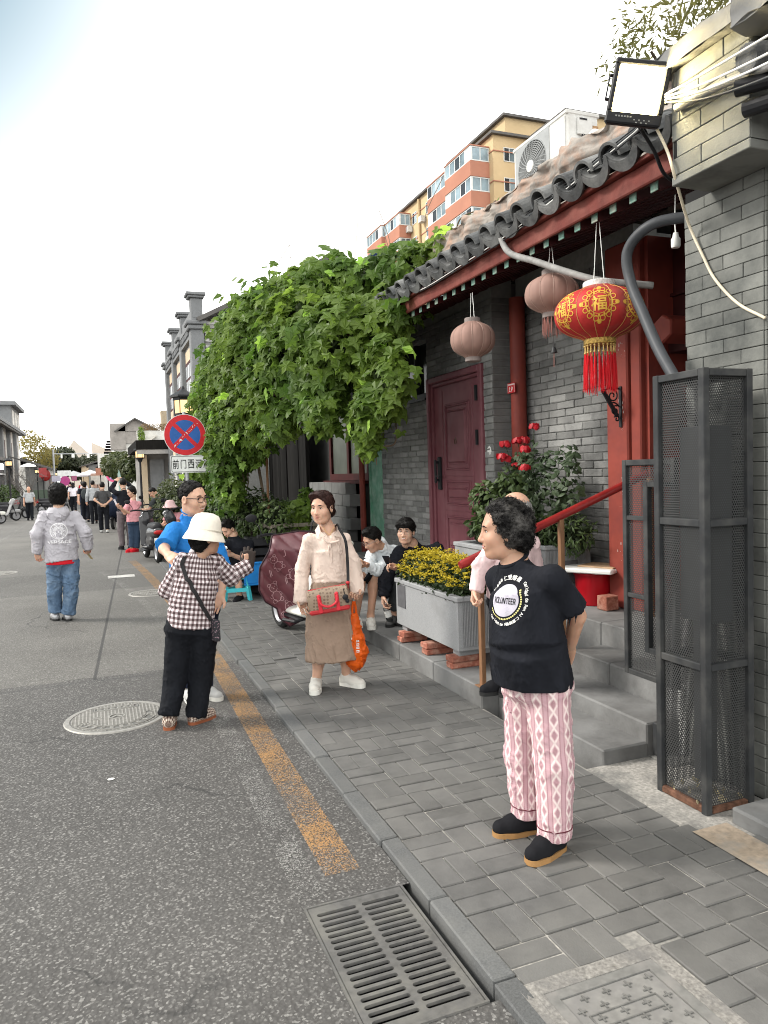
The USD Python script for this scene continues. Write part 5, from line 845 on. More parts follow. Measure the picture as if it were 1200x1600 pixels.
def hair_field(style, res, wide=1.0):
    F = Field((-.14, -.17, -.18), (.14, .14, .19), res); w = wide
    if style == 'short': F.ell((0, -.014, .036), (.081*w, .100, .094)); F.cut((0, .076, .086), nrm(V(0, .78, -.62))); F.ell((0, .02, .115), (.05, .055, .025), .03)
    elif style == 'crop': F.ell((0, -.013, .034), (.0775*w, .0965, .090)); F.cut((0, .068, .090), nrm(V(0, .80, -.60)))
    elif style == 'fringe': F.ell((0, -.012, .038), (.087*w, .104, .099)); F.ell((-.03, .060, .075), (.055, .036, .036), .02); F.ell((.045, .055, .07), (.04, .035, .036), .02); F.cut((0, .094, .052), nrm(V(0, .62, -.78))); F.ell((0, .13, -.03), (.052, .05, .085), .01, 'd')
    elif style == 'bob': F.ell((0, -.022, .026), (.092*w, .106, .104)); F.ell((0, -.05, -.04), (.082, .062, .07), .03); F.cut((0, .062, .07), nrm(V(0, .93, -.36)))
    elif style == 'bun': F.ell((0, -.016, .034), (.085*w, .103, .095)); F.ell((0, -.095, -.045), (.056, .045, .05), .02); F.ell((0, -.03, -.02), (.085, .05, .045), .02); F.ell((.02, .045, .095), (.055, .045, .03), .03); F.cut((0, .066, .074), nrm(V(0, .92, -.40))); F.ell((0, .10, -.02), (.060, .06, .09), .012, 'd')
    elif style == 'curly': F.ell((0, -.022, .034), (.098*w, .112, .104)); F.ell((0, -.075, -.03), (.085, .055, .075), .03); F.ell((.0, -.03, -.03), (.100, .045, .05), .03); F.cut((0, .055, .07), nrm(V(0, .93, -.36)))
    elif style == 'long': F.ell((0, -.02, .03), (.088*w, .104, .10)); F.cone((0, -.07, -.02), (0, -.10, -.17), .065, .06, .03); F.cut((0, .062, .075), nrm(V(0, .90, -.44)))
    elif style == 'nape': F.ell((0, -.030, -.010), (.082, .086, .075)); F.ell((0, -.05, -.06), (.062, .045, .05), .03); F.cut((0, .03, .02), nrm(V(0, .93, -.36))); F.cut((0, 0, .035), V(0, 0, 1))
    elif style == 'balding': F.ell((0, -.02, .010), (.080*w, .092, .070)); F.cut((0, .03, .07), nrm(V(0, .70, -.3))); F.cut((0, 0, .062), nrm(V(0, .35, 1)))
    return F
def hand_mesh(wr, d, pn, side, curl=.5, res=.0032, thumb=.6, scale=1.0):
    """palm and five fingers from the wrist along d; pn = the way the palm faces; side = +1 if the thumb lies towards d x pn"""
    y = nrm(d); z = -nrm(pn - y*(np.asarray(pn)@y)); x = np.cross(y, z)*side; Rm = np.stack([x, y, z], 1); F = Field((-.08, -.05, -.13), (.11, .21, .07), res)
    kn = [(.030, .083, 0), (.010, .090, .002), (-.011, .087, .001), (-.030, .078, -.002)]; ln = [(.040, .024, .020), (.044, .028, .021), (.041, .026, .021), (.032, .020, .018)]
    for p in kn: F.cone((p[0]*.62, 0, 0), p, .0155, .0115, .02)
    F.ell((0, .045, -.003), (.036, .046, .0135), .015); F.cone((0, -.05, 0), (0, .015, 0), .026, .024, .02)
    for i, (p, L) in enumerate(zip(kn, ln)):
        p = np.array(p, float); a = curl*(.55+.12*i); sp = (-.10+.07*i)*-1
        for j, l in enumerate(L):
            q = p + l*V(sin(sp)*.8*cos(a), cos(a), -sin(a)); F.cone(p, q, (.0092, .0084, .0076)[j], (.0084, .0078, .0066)[j], .004); p = q; a += curl*(1.0, .8, .6)[j]
    t0 = V(.022, .018, -.004); t1 = V(.050, .046, -.016-.02*curl); t2 = t1 + .032*nrm(V(.45*thumb, .9, -.35*(1+curl))); t3 = t2 + .025*nrm(V(.1, .9, -.45*(1+curl))); F.cone(t0, t1, .016, .0125, .014); F.cone(t1, t2, .0115, .0098, .004); F.cone(t2, t3, .0098, .0078, .004)
    m = F.mesh(1); m.vertices = m.vertices*scale @ Rm.T + wr; 
    if side < 0: m.invert()
    return m
def bone_uv(v, bones):
    """uv along limbs: bones are (a, b, radius, axis0); u runs round the limb in metres, v along it"""
    best = np.full(len(v), 9.0); uv = np.zeros((len(v), 2))
    for a, b, r, f0 in bones:
        a, b = np.asarray(a, float), np.asarray(b, float); t_ = nrm(b-a); L = np.linalg.norm(b-a); x_ = nrm(np.asarray(f0)-t_*(np.asarray(f0)@t_)); y_ = np.cross(t_, x_); q = v-a; s = q@t_; d = np.linalg.norm(q-np.clip(s, 0, L)[:, None]*t_, axis=1)-r; k = d < best; best[k] = d[k]
        ang = np.arctan2(q@y_, q@x_); uv[k] = np.c_[ang*r, s][k]
    return uv
def decal(target, poly, o, ex, ey, off=.0022, step=.012):
    """flat print laid on a garment: the outline is cast onto it along the normal of its own plane"""
    m = extrude(poly, .001)
    if m is None: return None
    f = m.faces[m.face_normals[:, 2] > .9]; v, f = trimesh.remesh.subdivide_to_size(m.vertices, f, step, 12); ex, ey = nrm(ex), nrm(ey); n = np.cross(ex, ey); P = np.asarray(o) + v[:, :1]*ex + v[:, 1:2]*ey + n*.4
    loc, ray, _ = target.ray.intersects_location(P, np.tile(-n, (len(P), 1)), multiple_hits=False); h = np.full(len(P), np.nan); h[ray] = ((P[ray]-loc)@n)
    if np.isnan(h).all(): return None
    h = np.where(np.isnan(h), np.nanmedian(h), h); W = P - n*(h-off)[:, None]; bad = np.abs(h-np.median(h)) > .14; f = f[~bad[f].any(1)]; return trimesh.Trimesh(W, f, process=False)
def glyph(ch, size):
    s = size/100.; ps = []
    for p in GLYPHS[ch].split(';'):
        r = [np.array([list(map(int, q.split(','))) for q in ring.split()])*s for ring in p.split('|')]; ps.append(Polygon(r[0], r[1:]).buffer(0))
    return unary_union(ps)
def latin(text, height, bold=False):
    """letter outlines as flat shapes, starting at the origin"""
    m = meshkit.text_mesh(text, height, .001, bold); f = m.faces[m.face_normals[:, 2] > .9]; return unary_union([Polygon(m.vertices[t][:, :2]).buffer(1e-5) for t in f])
def strands(m, style):
    """loose hairs that break the outline: curls or locks that follow the head downwards"""
    q = np.random.default_rng(12); n = 900 if style == 'curly' else 520; P, fi = trimesh.sample.sample_surface(m, n, seed=5); N = m.face_normals[fi]; out = []
    for p, nn in zip(P, N):
        if style == 'curly':
            a = nrm(np.cross(nn, q.normal(size=3))); b = nrm(nn*.7+np.cross(nn, a)*.7); r_ = q.uniform(.004, .009); w = np.linspace(0, q.uniform(3.5, 6), 7); out.append(tube(p+r_*(np.cos(w)[:, None]*a+np.sin(w)[:, None]*b)+nn*.002, .0012, 3))
        else:
            t = nrm(V(0, -.5, -.8)+q.normal(0, .25, 3)); t = nrm(t-nn*(t@nn)); s_ = np.linspace(0, q.uniform(.025, .05), 5)[:, None]; out.append(tube(p+t*s_+nn*(.0025-s_*s_*14+q.uniform(0, .002)), [.0006, .0018, .0018, .0014, .0005], 3))
    return cat(out)
# ---- one person
def person(label, J, f, look, top, bottom, shoes, hair, skin=SK1, res=.007, hres=.0032, hands=None, female=False, group=None, wide=1.0, glasses=False, smile=False, name='person', girth=1.0, extra=None, mouth=True, headscale=1.0):
    """J joints; f = the way the chest faces; look = the way the face looks; top/bottom/shoes = dicts; hair = (style, look)"""
    g = {k: np.array(v, float) for k, v in J.items() if k != 'base'}; t = thing(name, label, 'person', J['base'], group=group); f = nrm(f); sh = (g['shA']+g['shB'])/2; ac = nrm(g['shB']-g['shA']); lo = np.min(list(g.values()), 0)-.24; hi = np.max(list(g.values()), 0)+.24; lo[2] = max(lo[2], -.05)
    up_ = nrm(g['neck']-g['pelvis']); fd = nrm(np.cross(ac, up_)); fd = fd if fd@f > 0 else -fd; sw = np.linalg.norm(g['shB']-g['shA'])/2; G = girth
    # skin: one body
    hf = head_field(hres, female, wide, smile); hm = hf.mesh(1); HR = axes_from(look, nrm(UPW*.8+up_*.2)); hs = headscale; hm.vertices = hm.vertices*hs@HR.T + g['head']
    B = Field(lo, hi, max(res*1.1, .0075)); neck_top = g['head'] + HR@V(0, -.03, -.10)*hs
    B.cone(neck_top, g['neck']-up_*.01, .049 if not female else .045, .055, .03); B.cone(g['neck']-up_*.02, sh-up_*.06, .056, .06, .03); B.ecyl(sh-up_*.07, g['pelvis'], ac, (sw*.66, .075*G), (.125*G, .09*G), .04, False, False)
    for s in 'AB':
        B.cone(g['sh'+s]-up_*.04, g['el'+s], .036, .036, .03); B.cone(g['el'+s], g['wr'+s], .037, .0255, .015)
        B.cone(g['hip'+s], g['kn'+s], .075, .05, .03); B.cone(g['kn'+s], g['an'+s], .048, .034, .015); mid = g['kn'+s]*.68+g['an'+s]*.32-fd*.018; B.ell(mid, (.047, .047, .085), .03)
        B.cone(g['an'+s], (g['an'+s]+g['toe'+s])/2*V(1, 1, 0)+V(0, 0, .035), .036, .03, .02)
    ms = [hm, B.mesh(1)]
    for s in 'AB':
        if 'ha'+s not in g: continue
        o = (hands or {}).get(s, {}); d = g['ha'+s]-g['wr'+s]; inward = (sh-g['sh'+s]); pn = o.get('pn', nrm(inward + fd*.3)); side = o.get('side', 1 if np.cross(d, pn)@fd < 0 else -1)
        ms.append(hand_mesh(g['wr'+s], d, pn, side, o.get('curl', .45), max(hres, .003), o.get('thumb', .6), .98 if not female else .9))
    part(t, 'body', cat(ms), skin, True)
    # face
    if mouth:
        ey, br, lp = [], [], []
        for s in (-1, 1):
            y0 = face_y(hf, s*.031, .001); ey.append(ball((s*.031, y0-.0065, .001), 1, 2, (.0125, .010, .0052))); e = ball((s*.031, y0-.0022, .001), 1, 2, (.0058, .0068, .0053)); br.append(e)
        for s in (-1, 1):
            pts = [(s*x, face_y(hf, s*x, .022+dz)+.0005, .022+dz) for x, dz in ((.014, 0), (.024, .004), (.036, .004), (.047, -.002))]; br.append(tube(pts, [.002, .0036, .0034, .0015], 6))
            pts = [(s*x, face_y(hf, s*x, .005+dz)+.0010, .005+dz) for x, dz in ((.018, 0), (.026, .0025), (.036, .002), (.045, -.0015))]; br.append(tube(pts, [.001, .0016, .0016, .001], 5))
        mp = [(x, face_y(hf, x, -.059+dz)-.0012, -.059+dz) for x, dz in ((-.021, .003 if smile else -.001), (-.010, 0), (0, -.001), (.010, 0), (.021, .003 if smile else -.001))]; lp.append(tube(mp, [.001, .0028, .0034, .0028, .001], 6)); mp = [(x, face_y(hf, x, -.0705)-.0016, -.0705+abs(x)*(.35 if smile else .12)) for x in (-.018, -.009, 0, .009, .018)]; lp.append(tube(mp, [.001, .0034, .0038, .0034, .001], 6))
        def hp(nm, m, mm): m.vertices = m.vertices*hs@HR.T+g['head']; part(t, nm, m, mm, True)
        hp('eyes', cat(ey), EYEW); hp('brows', cat(br), HAIRB); hp('lips', cat(lp), LIP)
        if smile == 2: hp('teeth', tube([(x, face_y(hf, x, -.064)+.0005, -.0645+abs(x)*.25) for x in (-.015, -.007, 0, .007, .015)], [.002, .0035, .004, .0035, .002], 6), WHITEPL)
        if glasses:
            gl = []; th = .0022 if glasses != 2 else .0012
            for s in (-1, 1): gl += [tube(V(s*.033, .103, -.001)+np.array([[.0265*np.sign(cos(a))*abs(cos(a))**.6, -.006*abs(cos(a)), .0185*np.sign(sin(a))*abs(sin(a))**.6] for a in np.linspace(0, 2*pi, 20)[:-1]]), th, 6, True), tube([(s*.059, .097, .006), (s*.076, .05, .007), (s*.080, -.005, .0)], th*1.2, 6)]
            gl.append(tube([(-.008, .104, .002), (0, .106, .004), (.008, .104, .002)], th, 6)); hp('glasses', cat(gl), BLACKM if glasses != 2 else mat('thin_frames', (.25, .24, .23), .3, metal=.8))
    if hair:
        H = hair_field(hair[0], max(hres, .004), wide); m = H.mesh(1); rough = {'curly': .014, 'bob': .007, 'fringe': .011}.get(hair[0], .004); m = warp(m, rough, 45 if hair[0] == 'curly' else 55, 3)
        if hair[0] == 'curly': m = warp(m, .005, 110, 5)
        if hres < .0042: m = cat([m, strands(m, hair[0])])
        m.vertices = m.vertices*hs@HR.T+g['head']; part(t, 'hair', m, hair[1], True)
        if len(hair) > 2: m2 = hair[2](HR, g); part(t, 'hair', m2, hair[3], True)
    out = {'t': t, 'g': g, 'HR': HR, 'fd': fd, 'ac': ac, 'up': up_, 'sh': sh}
    # top garment
    if top:
        T = Field(lo, hi, res); hem = np.array(top['hem']) if 'hem' in top else g['pelvis']; w0 = (top.get('chest', sw*.92)*G, top.get('depth', .118)*G); wb = top.get('belly', (.165*G, .135*G)); w1 = top.get('hemw', (.165*G, .125*G)); bl = g['belly']+fd*top.get('paunch', 0)
        T.ecyl(sh-up_*.075, g['chest'], ac, (w0[0]*.86, w0[1]*.76), w0, .05, False, False); T.ecyl(g['chest'], bl, ac, w0, wb, .012, False, False); T.ecyl(bl, hem, ac, wb, w1, .012, False, True); T.cone(g['neck']-up_*.035, sh-up_*.06, .068, .09, .04)
        T.cut(hem, -up_ if not top.get('flat') else -UPW)
        for s in 'AB':
            r0 = top.get('r0', .062)*(.6+.4*G); r1 = top.get('r1', .055); r2 = top.get('r2', .043); T.cone(g['sh'+s]-up_*.022, sh-up_*.045, r0*.86, .075, .03)
            if top['kind'] == 'short': e = g['sh'+s]+(g['el'+s]-g['sh'+s])*top.get('sl', .72); T.cone(g['sh'+s]-up_*.018, e, r0*.90, r1+.010, .025, True)
            else: T.cone(g['sh'+s]-up_*.018, g['el'+s], r0*.90, r1, .025); T.cone(g['el'+s], g['wr'+s]+nrm(g['wr'+s]-g['el'+s])*top.get('ext', .01), r1, r2, .02, True)
            if top.get('cuff'): c0 = g['wr'+s]-nrm(g['wr'+s]-g['el'+s])*.05; T.cone(c0, g['wr'+s]+nrm(g['wr'+s]-g['el'+s])*(top.get('ext', .01)+.012), top['cuff'], top['cuff'], .006, True)
        nk = g['neck']+fd*top.get('neckf', .02)+up_*.012; T.ell(nk, top.get('neckr', (.068, .068, .05)), .012, 'd')
        if top.get('vneck'): T.cone(nk, nk+fd*.08-up_*top['vneck'], .045, .012, .01, op='d')
        tm = T.mesh(1); tm = folds(tm, top.get('fold', .006), top.get('ffreq', (9, 9, 5)), top.get('seed', 3)); tm = folds(tm, top.get('fold', .006)*.4, (26, 26, 16), 8)
        uv = None
        if top.get('uv'): bones = [(g['chest'], bl, .15, top['uv']), (bl, hem, .15, top['uv'])] ; bones = [(sh+up_*.1, hem, .15, top['uv'])] + [(g['sh'+s]-(g['el'+s]-g['sh'+s])*.05, g['el'+s], .055, fd) for s in 'AB'] + [(g['el'+s], g['wr'+s], .05, fd) for s in 'AB']; uv = bone_uv(tm.vertices, bones)
        part(t, top.get('name', 'shirt'), tm, top['m'], True, uv); out['top'] = tm
        if top.get('band', .052): rb_ = top.get('band', .052); bc_ = g['neck']*.8+neck_top*.2 if not top.get('bz') else g['neck']+up_*top['bz']; bp0 = tube([bc_ + rb_*(cos(a)*ac*1.0+sin(a)*fd*1.08)+up_*(-.022*sin(a)-.004) for a in np.linspace(0, 2*pi, 29)[:-1]], top.get('bt', .0095), 6, True); part(t, 'neckband', bp0, top['m'], True)
        if top.get('collar'):
            c_ = []; 
            for s in (-1, 1): p0 = g['neck']-fd*.045+up_*.035; p1 = g['neck']+ac*s*.062+up_*.03; p2 = g['neck']+ac*s*.062+fd*.065-up_*.02; p3 = g['neck']+ac*s*.03+fd*.085-up_*.055; p4 = g['neck']+ac*s*.085+fd*.075-up_*.075; p5 = g['neck']+ac*s*.098+fd*.02-up_*.015; p6 = g['neck']-fd*.075-up_*.01; c_.append(trimesh.Trimesh([p0, p1, p2, p3, p4, p5, p6], [[0, 1, 5], [0, 5, 6], [1, 2, 5], [2, 4, 5], [2, 3, 4]], process=False))
            m = cat(c_); m = trimesh.Trimesh(*trimesh.remesh.subdivide(m.vertices, m.faces), process=False); n_ = m.vertex_normals; sgn = np.sign(((m.vertices-g['neck'])*n_).sum(1))[:, None]; part(t, 'collar', cat([trimesh.Trimesh(m.vertices+n_*sgn*.005, m.faces, process=False), trimesh.Trimesh(m.vertices-n_*sgn*.001, m.faces[:, ::-1], process=False)]), top['m'])
    if bottom:
        L = Field(lo, hi, res); pv = g['pelvis']; r = bottom.get('r', (.092, .07, .062))
        if bottom['kind'] == 'skirt':
            a = pv+up_*.10; b = V(pv[0], pv[1], bottom['hem'])+V(*bottom.get('sway', (0, 0, 0))); L.ecyl(a, pv-UPW*.08, ac, (.135, .11), (.17, .135), .03, True, False); L.ecyl(pv-UPW*.08, b, ac, (.17, .135), bottom['w'], .03, False, True)
        else:
            L.ecyl(pv+up_*bottom.get('waist', .10), pv-up_*.04, ac, (.150*G, .115*G), (.165*G, .125*G), .03, True, False)
            for s in 'AB':
                k_ = g['kn'+s]; an = g['an'+s]+V(0, 0, bottom.get('cuffz', .02)); L.cone(g['hip'+s], k_, r[0], r[1], .035, bottom['kind'] == 'shorts')
                if bottom['kind'] != 'shorts': L.cone(k_, an, r[1], r[2], .02, True)
        lm = L.mesh(1); lm = folds(lm, bottom.get('fold', .005), bottom.get('ffreq', (10, 10, 6)), 13); lm = folds(lm, bottom.get('fold', .005)*.4, (30, 30, 20), 17); uv = None
        if bottom.get('uv'): uv = bone_uv(lm.vertices, [(g['hip'+s]+V(0, 0, .12), g['an'+s], .085, fd) for s in 'AB'])
        part(t, bottom.get('name', bottom['kind'] if bottom['kind'] != 'trousers' else 'trousers'), lm, bottom['m'], True, uv); out['bottom'] = lm
    if shoes:
        for s in 'AB':
            an, to = g['an'+s], g['toe'+s]; d = to-an; d[2] = 0; d = nrm(d); n_ = V(-d[1], d[0], 0); gz = shoes.get('gz', 0); h = an*V(1, 1, 0)+V(0, 0, gz)-d*.055; pz = min(.02, max(0, an[2]-.09)) if shoes.get('lift') else 0; S = Field(h-V(.2, .2, .04), h+V(.35, .35, .25), max(.0045, res*.7)) ; U = V(0, 0, 1); Ls = shoes.get('len', .245); q = shoes.get('fat', 1.0)
            S = Field(np.minimum(h, h+d*Ls)-.09, np.maximum(h, h+d*Ls)+V(.09, .09, .2), max(.0045, res*.7)); S.cone(h+d*.035+U*.045, h+d*Ls*.55+U*.042, .041*q, .043*q, .02); S.cone(h+d*Ls*.55+U*.040, h+d*(Ls-.045)+U*.034, .043*q, .036*q, .02); S.cone(h+d*.045+U*.05, h+d*.055+U*(.085 if not shoes.get('low') else .07), .037, .038, .02, True); S.cone(h+d*.05+U*.07, h+d*Ls*.55+U*.05, .033, .034, .02); S.cut(h+U*.018, -U); sm = S.mesh(1); suv = bone_uv(sm.vertices, [(h+U*.03, h+d*Ls+U*.03, .045, U)]) if shoes.get('uv') else None
            sp = part(t, 'shoe', sm, shoes['m'], True, suv); out2 = LineString([(.03, 0), (Ls*.52, .0), (Ls-.043, 0)]).buffer(.042*q); out2 = unary_union([Point(.035, 0).buffer(.039*q), Point(Ls*.6, .004).buffer(.046*q), Point(Ls-.048, .002).buffer(.041*q)]).convex_hull; so = extrude(out2, shoes.get('st', .024)); so = place(so, h, d, n_); part(sp, 'sole', so, shoes['sole'])
            if shoes.get('laces'):
                lc = [tube([h+d*(.10+.022*k)+n_*.022+U*(.088-.008*k), h+d*(.10+.022*k)+U*(.094-.009*k), h+d*(.10+.022*k)-n_*.022+U*(.088-.008*k)], .0035, 5) for k in range(4)]; part(sp, 'laces', cat(lc), shoes['laces'])
    if extra: extra(out)
    return out
# ---------------------------------------------------------------- joints of the people, metres from the point between their feet
VOL = dict(base=(1.725, 2.711, 0.028), head=(-0.096, 0.061, 1.381), neck=(-0.059, 0.037, 1.253), chest=(-0.038, 0.000, 1.109), belly=(-0.039, -0.034, 0.908), pelvis=(0.008, -0.005, 0.728), shA=(-0.053, 0.188, 1.171), shB=(0.002, -0.155, 1.207), elB=(0.146, -0.122, 1.015), wrB=(0.188, -0.001, 0.841), haB=(0.200, 0.062, 0.758), elA=(0.084, 0.302, 0.933), wrA=(0.186, 0.166, 0.796), haA=(0.204, 0.107, 0.756), hipA=(0.008, 0.064, 0.700), hipB=(0.018, -0.078, 0.715), knA=(0.008, 0.113, 0.361), knB=(0.031, -0.103, 0.391), anA=(0.027, 0.102, 0.057), anB=(0.032, -0.091, 0.044), toeA=(-0.081, 0.123, 0.034), toeB=(-0.072, -0.120, 0.017))
SKIRT = dict(base=(1.631, 5.394, 0.028), head=(-0.037, -0.010, 1.395), neck=(0.010, 0.018, 1.230), chest=(-0.006, 0.002, 1.065), belly=(0.006, -0.002, 0.867), pelvis=(0.006, -0.002, 0.733), shA=(-0.140, 0.025, 1.168), shB=(0.126, -0.020, 1.162), elA=(-0.188, 0.075, 0.933), wrA=(-0.217, 0.034, 0.724), haA=(-0.207, 0.010, 0.638), elB=(0.188, -0.040, 0.955), wrB=(0.194, -0.080, 0.777), haB=(0.167, -0.103, 0.694), hipA=(-0.056, 0.017, 0.687), hipB=(0.094, -0.028, 0.694), knA=(-0.089, 0.006, 0.320), knB=(0.106, -0.032, 0.330), anA=(-0.129, 0.008, 0.046), anB=(0.111, -0.002, 0.056), toeA=(-0.156, -0.057, -0.013), toeB=(0.193, -0.121, -0.005))
CHECK = dict(base=(0.471, 5.122, 0.0), head=(0.208, -0.019, 1.277), neck=(0.169, 0.005, 1.182), chest=(0.144, 0.017, 0.984), belly=(0.090, -0.008, 0.795), pelvis=(0.081, -0.007, 0.672), shA=(0.055, -0.005, 1.129), shB=(0.264, 0.026, 1.120), elA=(-0.049, 0.065, 0.920), wrA=(0.096, 0.272, 0.795), haA=(0.183, 0.305, 0.828), elB=(0.379, 0.066, 0.977), wrB=(0.509, 0.074, 1.043), haB=(0.519, 0.083, 1.128), hipA=(0.013, -0.001, 0.648), hipB=(0.168, -0.015, 0.642), knA=(-0.029, 0.033, 0.315), knB=(0.142, 0.037, 0.291), anA=(-0.088, -0.032, 0.068), anB=(0.090, -0.008, 0.024), toeA=(-0.062, 0.106, -0.005), toeB=(0.181, 0.044, -0.024))
BLUE = dict(base=(0.642, 5.703, 0.0), head=(0.030, -0.060, 1.525), neck=(0.010, -0.018, 1.425), chest=(0.003, -0.000, 1.130), belly=(0.023, -0.003, 0.836), pelvis=(0.040, -0.004, 0.688), shA=(-0.115, -0.037, 1.305), shB=(0.164, 0.032, 1.265), elA=(-0.207, -0.198, 1.171), wrA=(-0.191, -0.401, 1.143), haA=(-0.165, -0.485, 1.123), elB=(0.239, -0.027, 0.919), wrB=(0.194, -0.122, 0.789), haB=(0.166, -0.139, 0.746), hipA=(-0.022, 0.002, 0.668), hipB=(0.100, -0.011, 0.658), knA=(-0.038, -0.016, 0.355), knB=(0.072, -0.008, 0.340), anA=(-0.062, 0.007, 0.086), anB=(0.050, -0.006, 0.064), toeA=(-0.052, -0.135, 0.055), toeB=(0.103, -0.092, 0.021))
JEANS = dict(base=(-0.472, 9.666, 0.0), head=(0.050, 0.002, 1.524), neck=(0.033, 0.002, 1.340), chest=(0.045, 0.002, 1.162), belly=(0.046, 0.002, 0.891), pelvis=(0.051, 0.003, 0.728), shA=(-0.116, -0.006, 1.286), shB=(0.221, 0.011, 1.268), elA=(-0.202, -0.040, 1.064), wrA=(-0.216, 0.009, 0.854), haA=(-0.213, 0.030, 0.806), elB=(0.326, -0.034, 1.055), wrB=(0.352, 0.017, 0.861), haB=(0.349, 0.057, 0.811), hipA=(-0.027, -0.001, 0.703), hipB=(0.142, 0.007, 0.689), knA=(-0.054, 0.027, 0.352), knB=(0.132, -0.024, 0.343), anA=(-0.056, 0.057, 0.058), anB=(0.088, -0.026, 0.027), toeA=(-0.088, 0.196, -0.010), toeB=(0.051, 0.123, -0.028))
EATER = dict(base=(1.748, 10.112, 0.0), head=(-0.087, 0.015, 0.966), neck=(-0.035, 0.0, 0.88), chest=(0.055, -0.009, 0.704), belly=(0.018, -0.003, 0.442), pelvis=(-0.003, 0.000, 0.346), shA=(-0.150, -0.055, 0.783), shB=(0.194, -0.033, 0.777), elA=(-0.227, -0.113, 0.585), wrA=(-0.181, -0.222, 0.678), haA=(-0.217, -0.247, 0.717), elB=(0.110, -0.141, 0.528), wrB=(-0.122, -0.263, 0.644), haB=(-0.209, -0.289, 0.669), hipA=(-0.091, -0.005, 0.345), hipB=(0.095, -0.037, 0.333), knA=(-0.260, -0.280, 0.434), knB=(-0.046, -0.337, 0.355), anA=(-0.270, -0.238, 0.061), anB=(-0.024, -0.280, 0.018), toeA=(-0.343, -0.326, 0.038), toeB=(-0.084, -0.371, -0.013))
SITL = dict(base=(2.433, 6.739, 0.17), head=(0.073, 0.027, 0.845), neck=(0.15, 0.055, 0.775), chest=(0.273, 0.135, 0.682), belly=(0.342, 0.217, 0.505), pelvis=(0.361, 0.274, 0.397), shA=(0.085, 0.09, 0.7), shB=(0.33, 0.11, 0.715), elA=(-0.013, 0.005, 0.544), wrA=(-0.063, -0.030, 0.596), haA=(-0.087, -0.043, 0.618), elB=(0.100, -0.015, 0.538), wrB=(-0.011, -0.049, 0.594), haB=(-0.061, -0.063, 0.618), hipA=(0.258, 0.226, 0.412), hipB=(0.415, 0.233, 0.385), knA=(-0.058, -0.011, 0.531), knB=(0.069, -0.004, 0.476), anA=(-0.089, 0.138, 0.067), anB=(0.015, -0.005, 0.101), toeA=(-0.116, -0.011, 0.033), toeB=(-0.024, -0.119, 0.012))
SITR = dict(base=(2.659, 6.713, 0.17), head=(0.136, -0.108, 0.920), neck=(0.205, -0.08, 0.8), chest=(0.31, 0.05, 0.62), belly=(0.388, 0.169, 0.459), pelvis=(0.380, 0.237, 0.385), shA=(0.12, 0.0, 0.705), shB=(0.51, 0.0, 0.7), elA=(-0.052, -0.033, 0.455), wrA=(-0.105, -0.087, 0.310), haA=(-0.110, -0.096, 0.261), elB=(0.206, -0.168, 0.544), wrB=(0.018, -0.168, 0.572), haB=(-0.050, -0.174, 0.602), hipA=(0.294, 0.206, 0.376), hipB=(0.472, 0.200, 0.349), knA=(0.064, -0.047, 0.447), knB=(0.185, -0.052, 0.437), anA=(0.035, 0.008, 0.123), anB=(0.164, -0.011, 0.113), toeA=(-0.047, -0.089, 0.065), toeB=(0.039, -0.123, 0.037))
PINK = dict(base=(0.793, 18.000, 0.0), head=(-0.031, 0.001, 1.400), neck=(0.002, -0.000, 1.221), chest=(0.020, -0.001, 0.997), pelvis=(0.005, -0.000, 0.701), shA=(-0.116, -0.045, 1.138), shB=(0.127, 0.044, 1.125), elA=(-0.198, -0.091, 0.908), wrA=(-0.304, -0.187, 1.063), haA=(-0.358, -0.224, 1.111), elB=(-0.058, -0.047, 0.884), wrB=(-0.265, -0.189, 1.018), haB=(-0.346, -0.225, 1.081), belly=(-0.004, 0.000, 0.805), hipA=(-0.051, 0.002, 0.689), hipB=(0.061, -0.003, 0.683), knA=(-0.053, 0.002, 0.361), knB=(0.045, -0.002, 0.356), anA=(-0.080, 0.004, 0.095), anB=(0.018, -0.001, 0.074), toeA=(-0.199, -0.091, 0.037), toeB=(-0.102, -0.096, 0.016))
BACKLADY = dict(base=(2.497, 4.264, 0.17), head=(0.074, -0.043, 1.227), neck=(0.079, -0.046, 1.103), chest=(0.077, -0.045, 1.001), belly=(0.051, -0.030, 0.767), pelvis=(0.041, -0.024, 0.638), shA=(-0.056, -0.025, 1.030), shB=(0.187, -0.052, 1.012), elA=(-0.146, 0.028, 0.861), wrA=(-0.202, 0.003, 0.712), haA=(-0.220, -0.010, 0.647), elB=(0.209, -0.064, 0.801), wrB=(0.113, -0.124, 0.667), haB=(0.050, -0.145, 0.626), hipA=(-0.003, 0.002, 0.595), hipB=(0.084, -0.049, 0.595), knA=(-0.023, 0.013, 0.335), knB=(0.065, -0.038, 0.336), anA=(-0.028, 0.016, 0.061), anB=(0.060, -0.035, 0.053), toeA=(-0.127, 0.017, 0.013), toeB=(-0.041, -0.069, 0.016))
def uv_nodes(fx, fy):
    return {'uv': ('uvmap', {'attribute': 'st'}), 'sp': ('separate_xyz', {}), 'fu': ('math', {'math_type': 'multiply', 'value2': fx}), 'fv': ('math', {'math_type': 'multiply', 'value2': fy})}, [('uv.UV', 'sp.vector'), ('sp.x', 'fu.value1'), ('sp.y', 'fv.value1')]
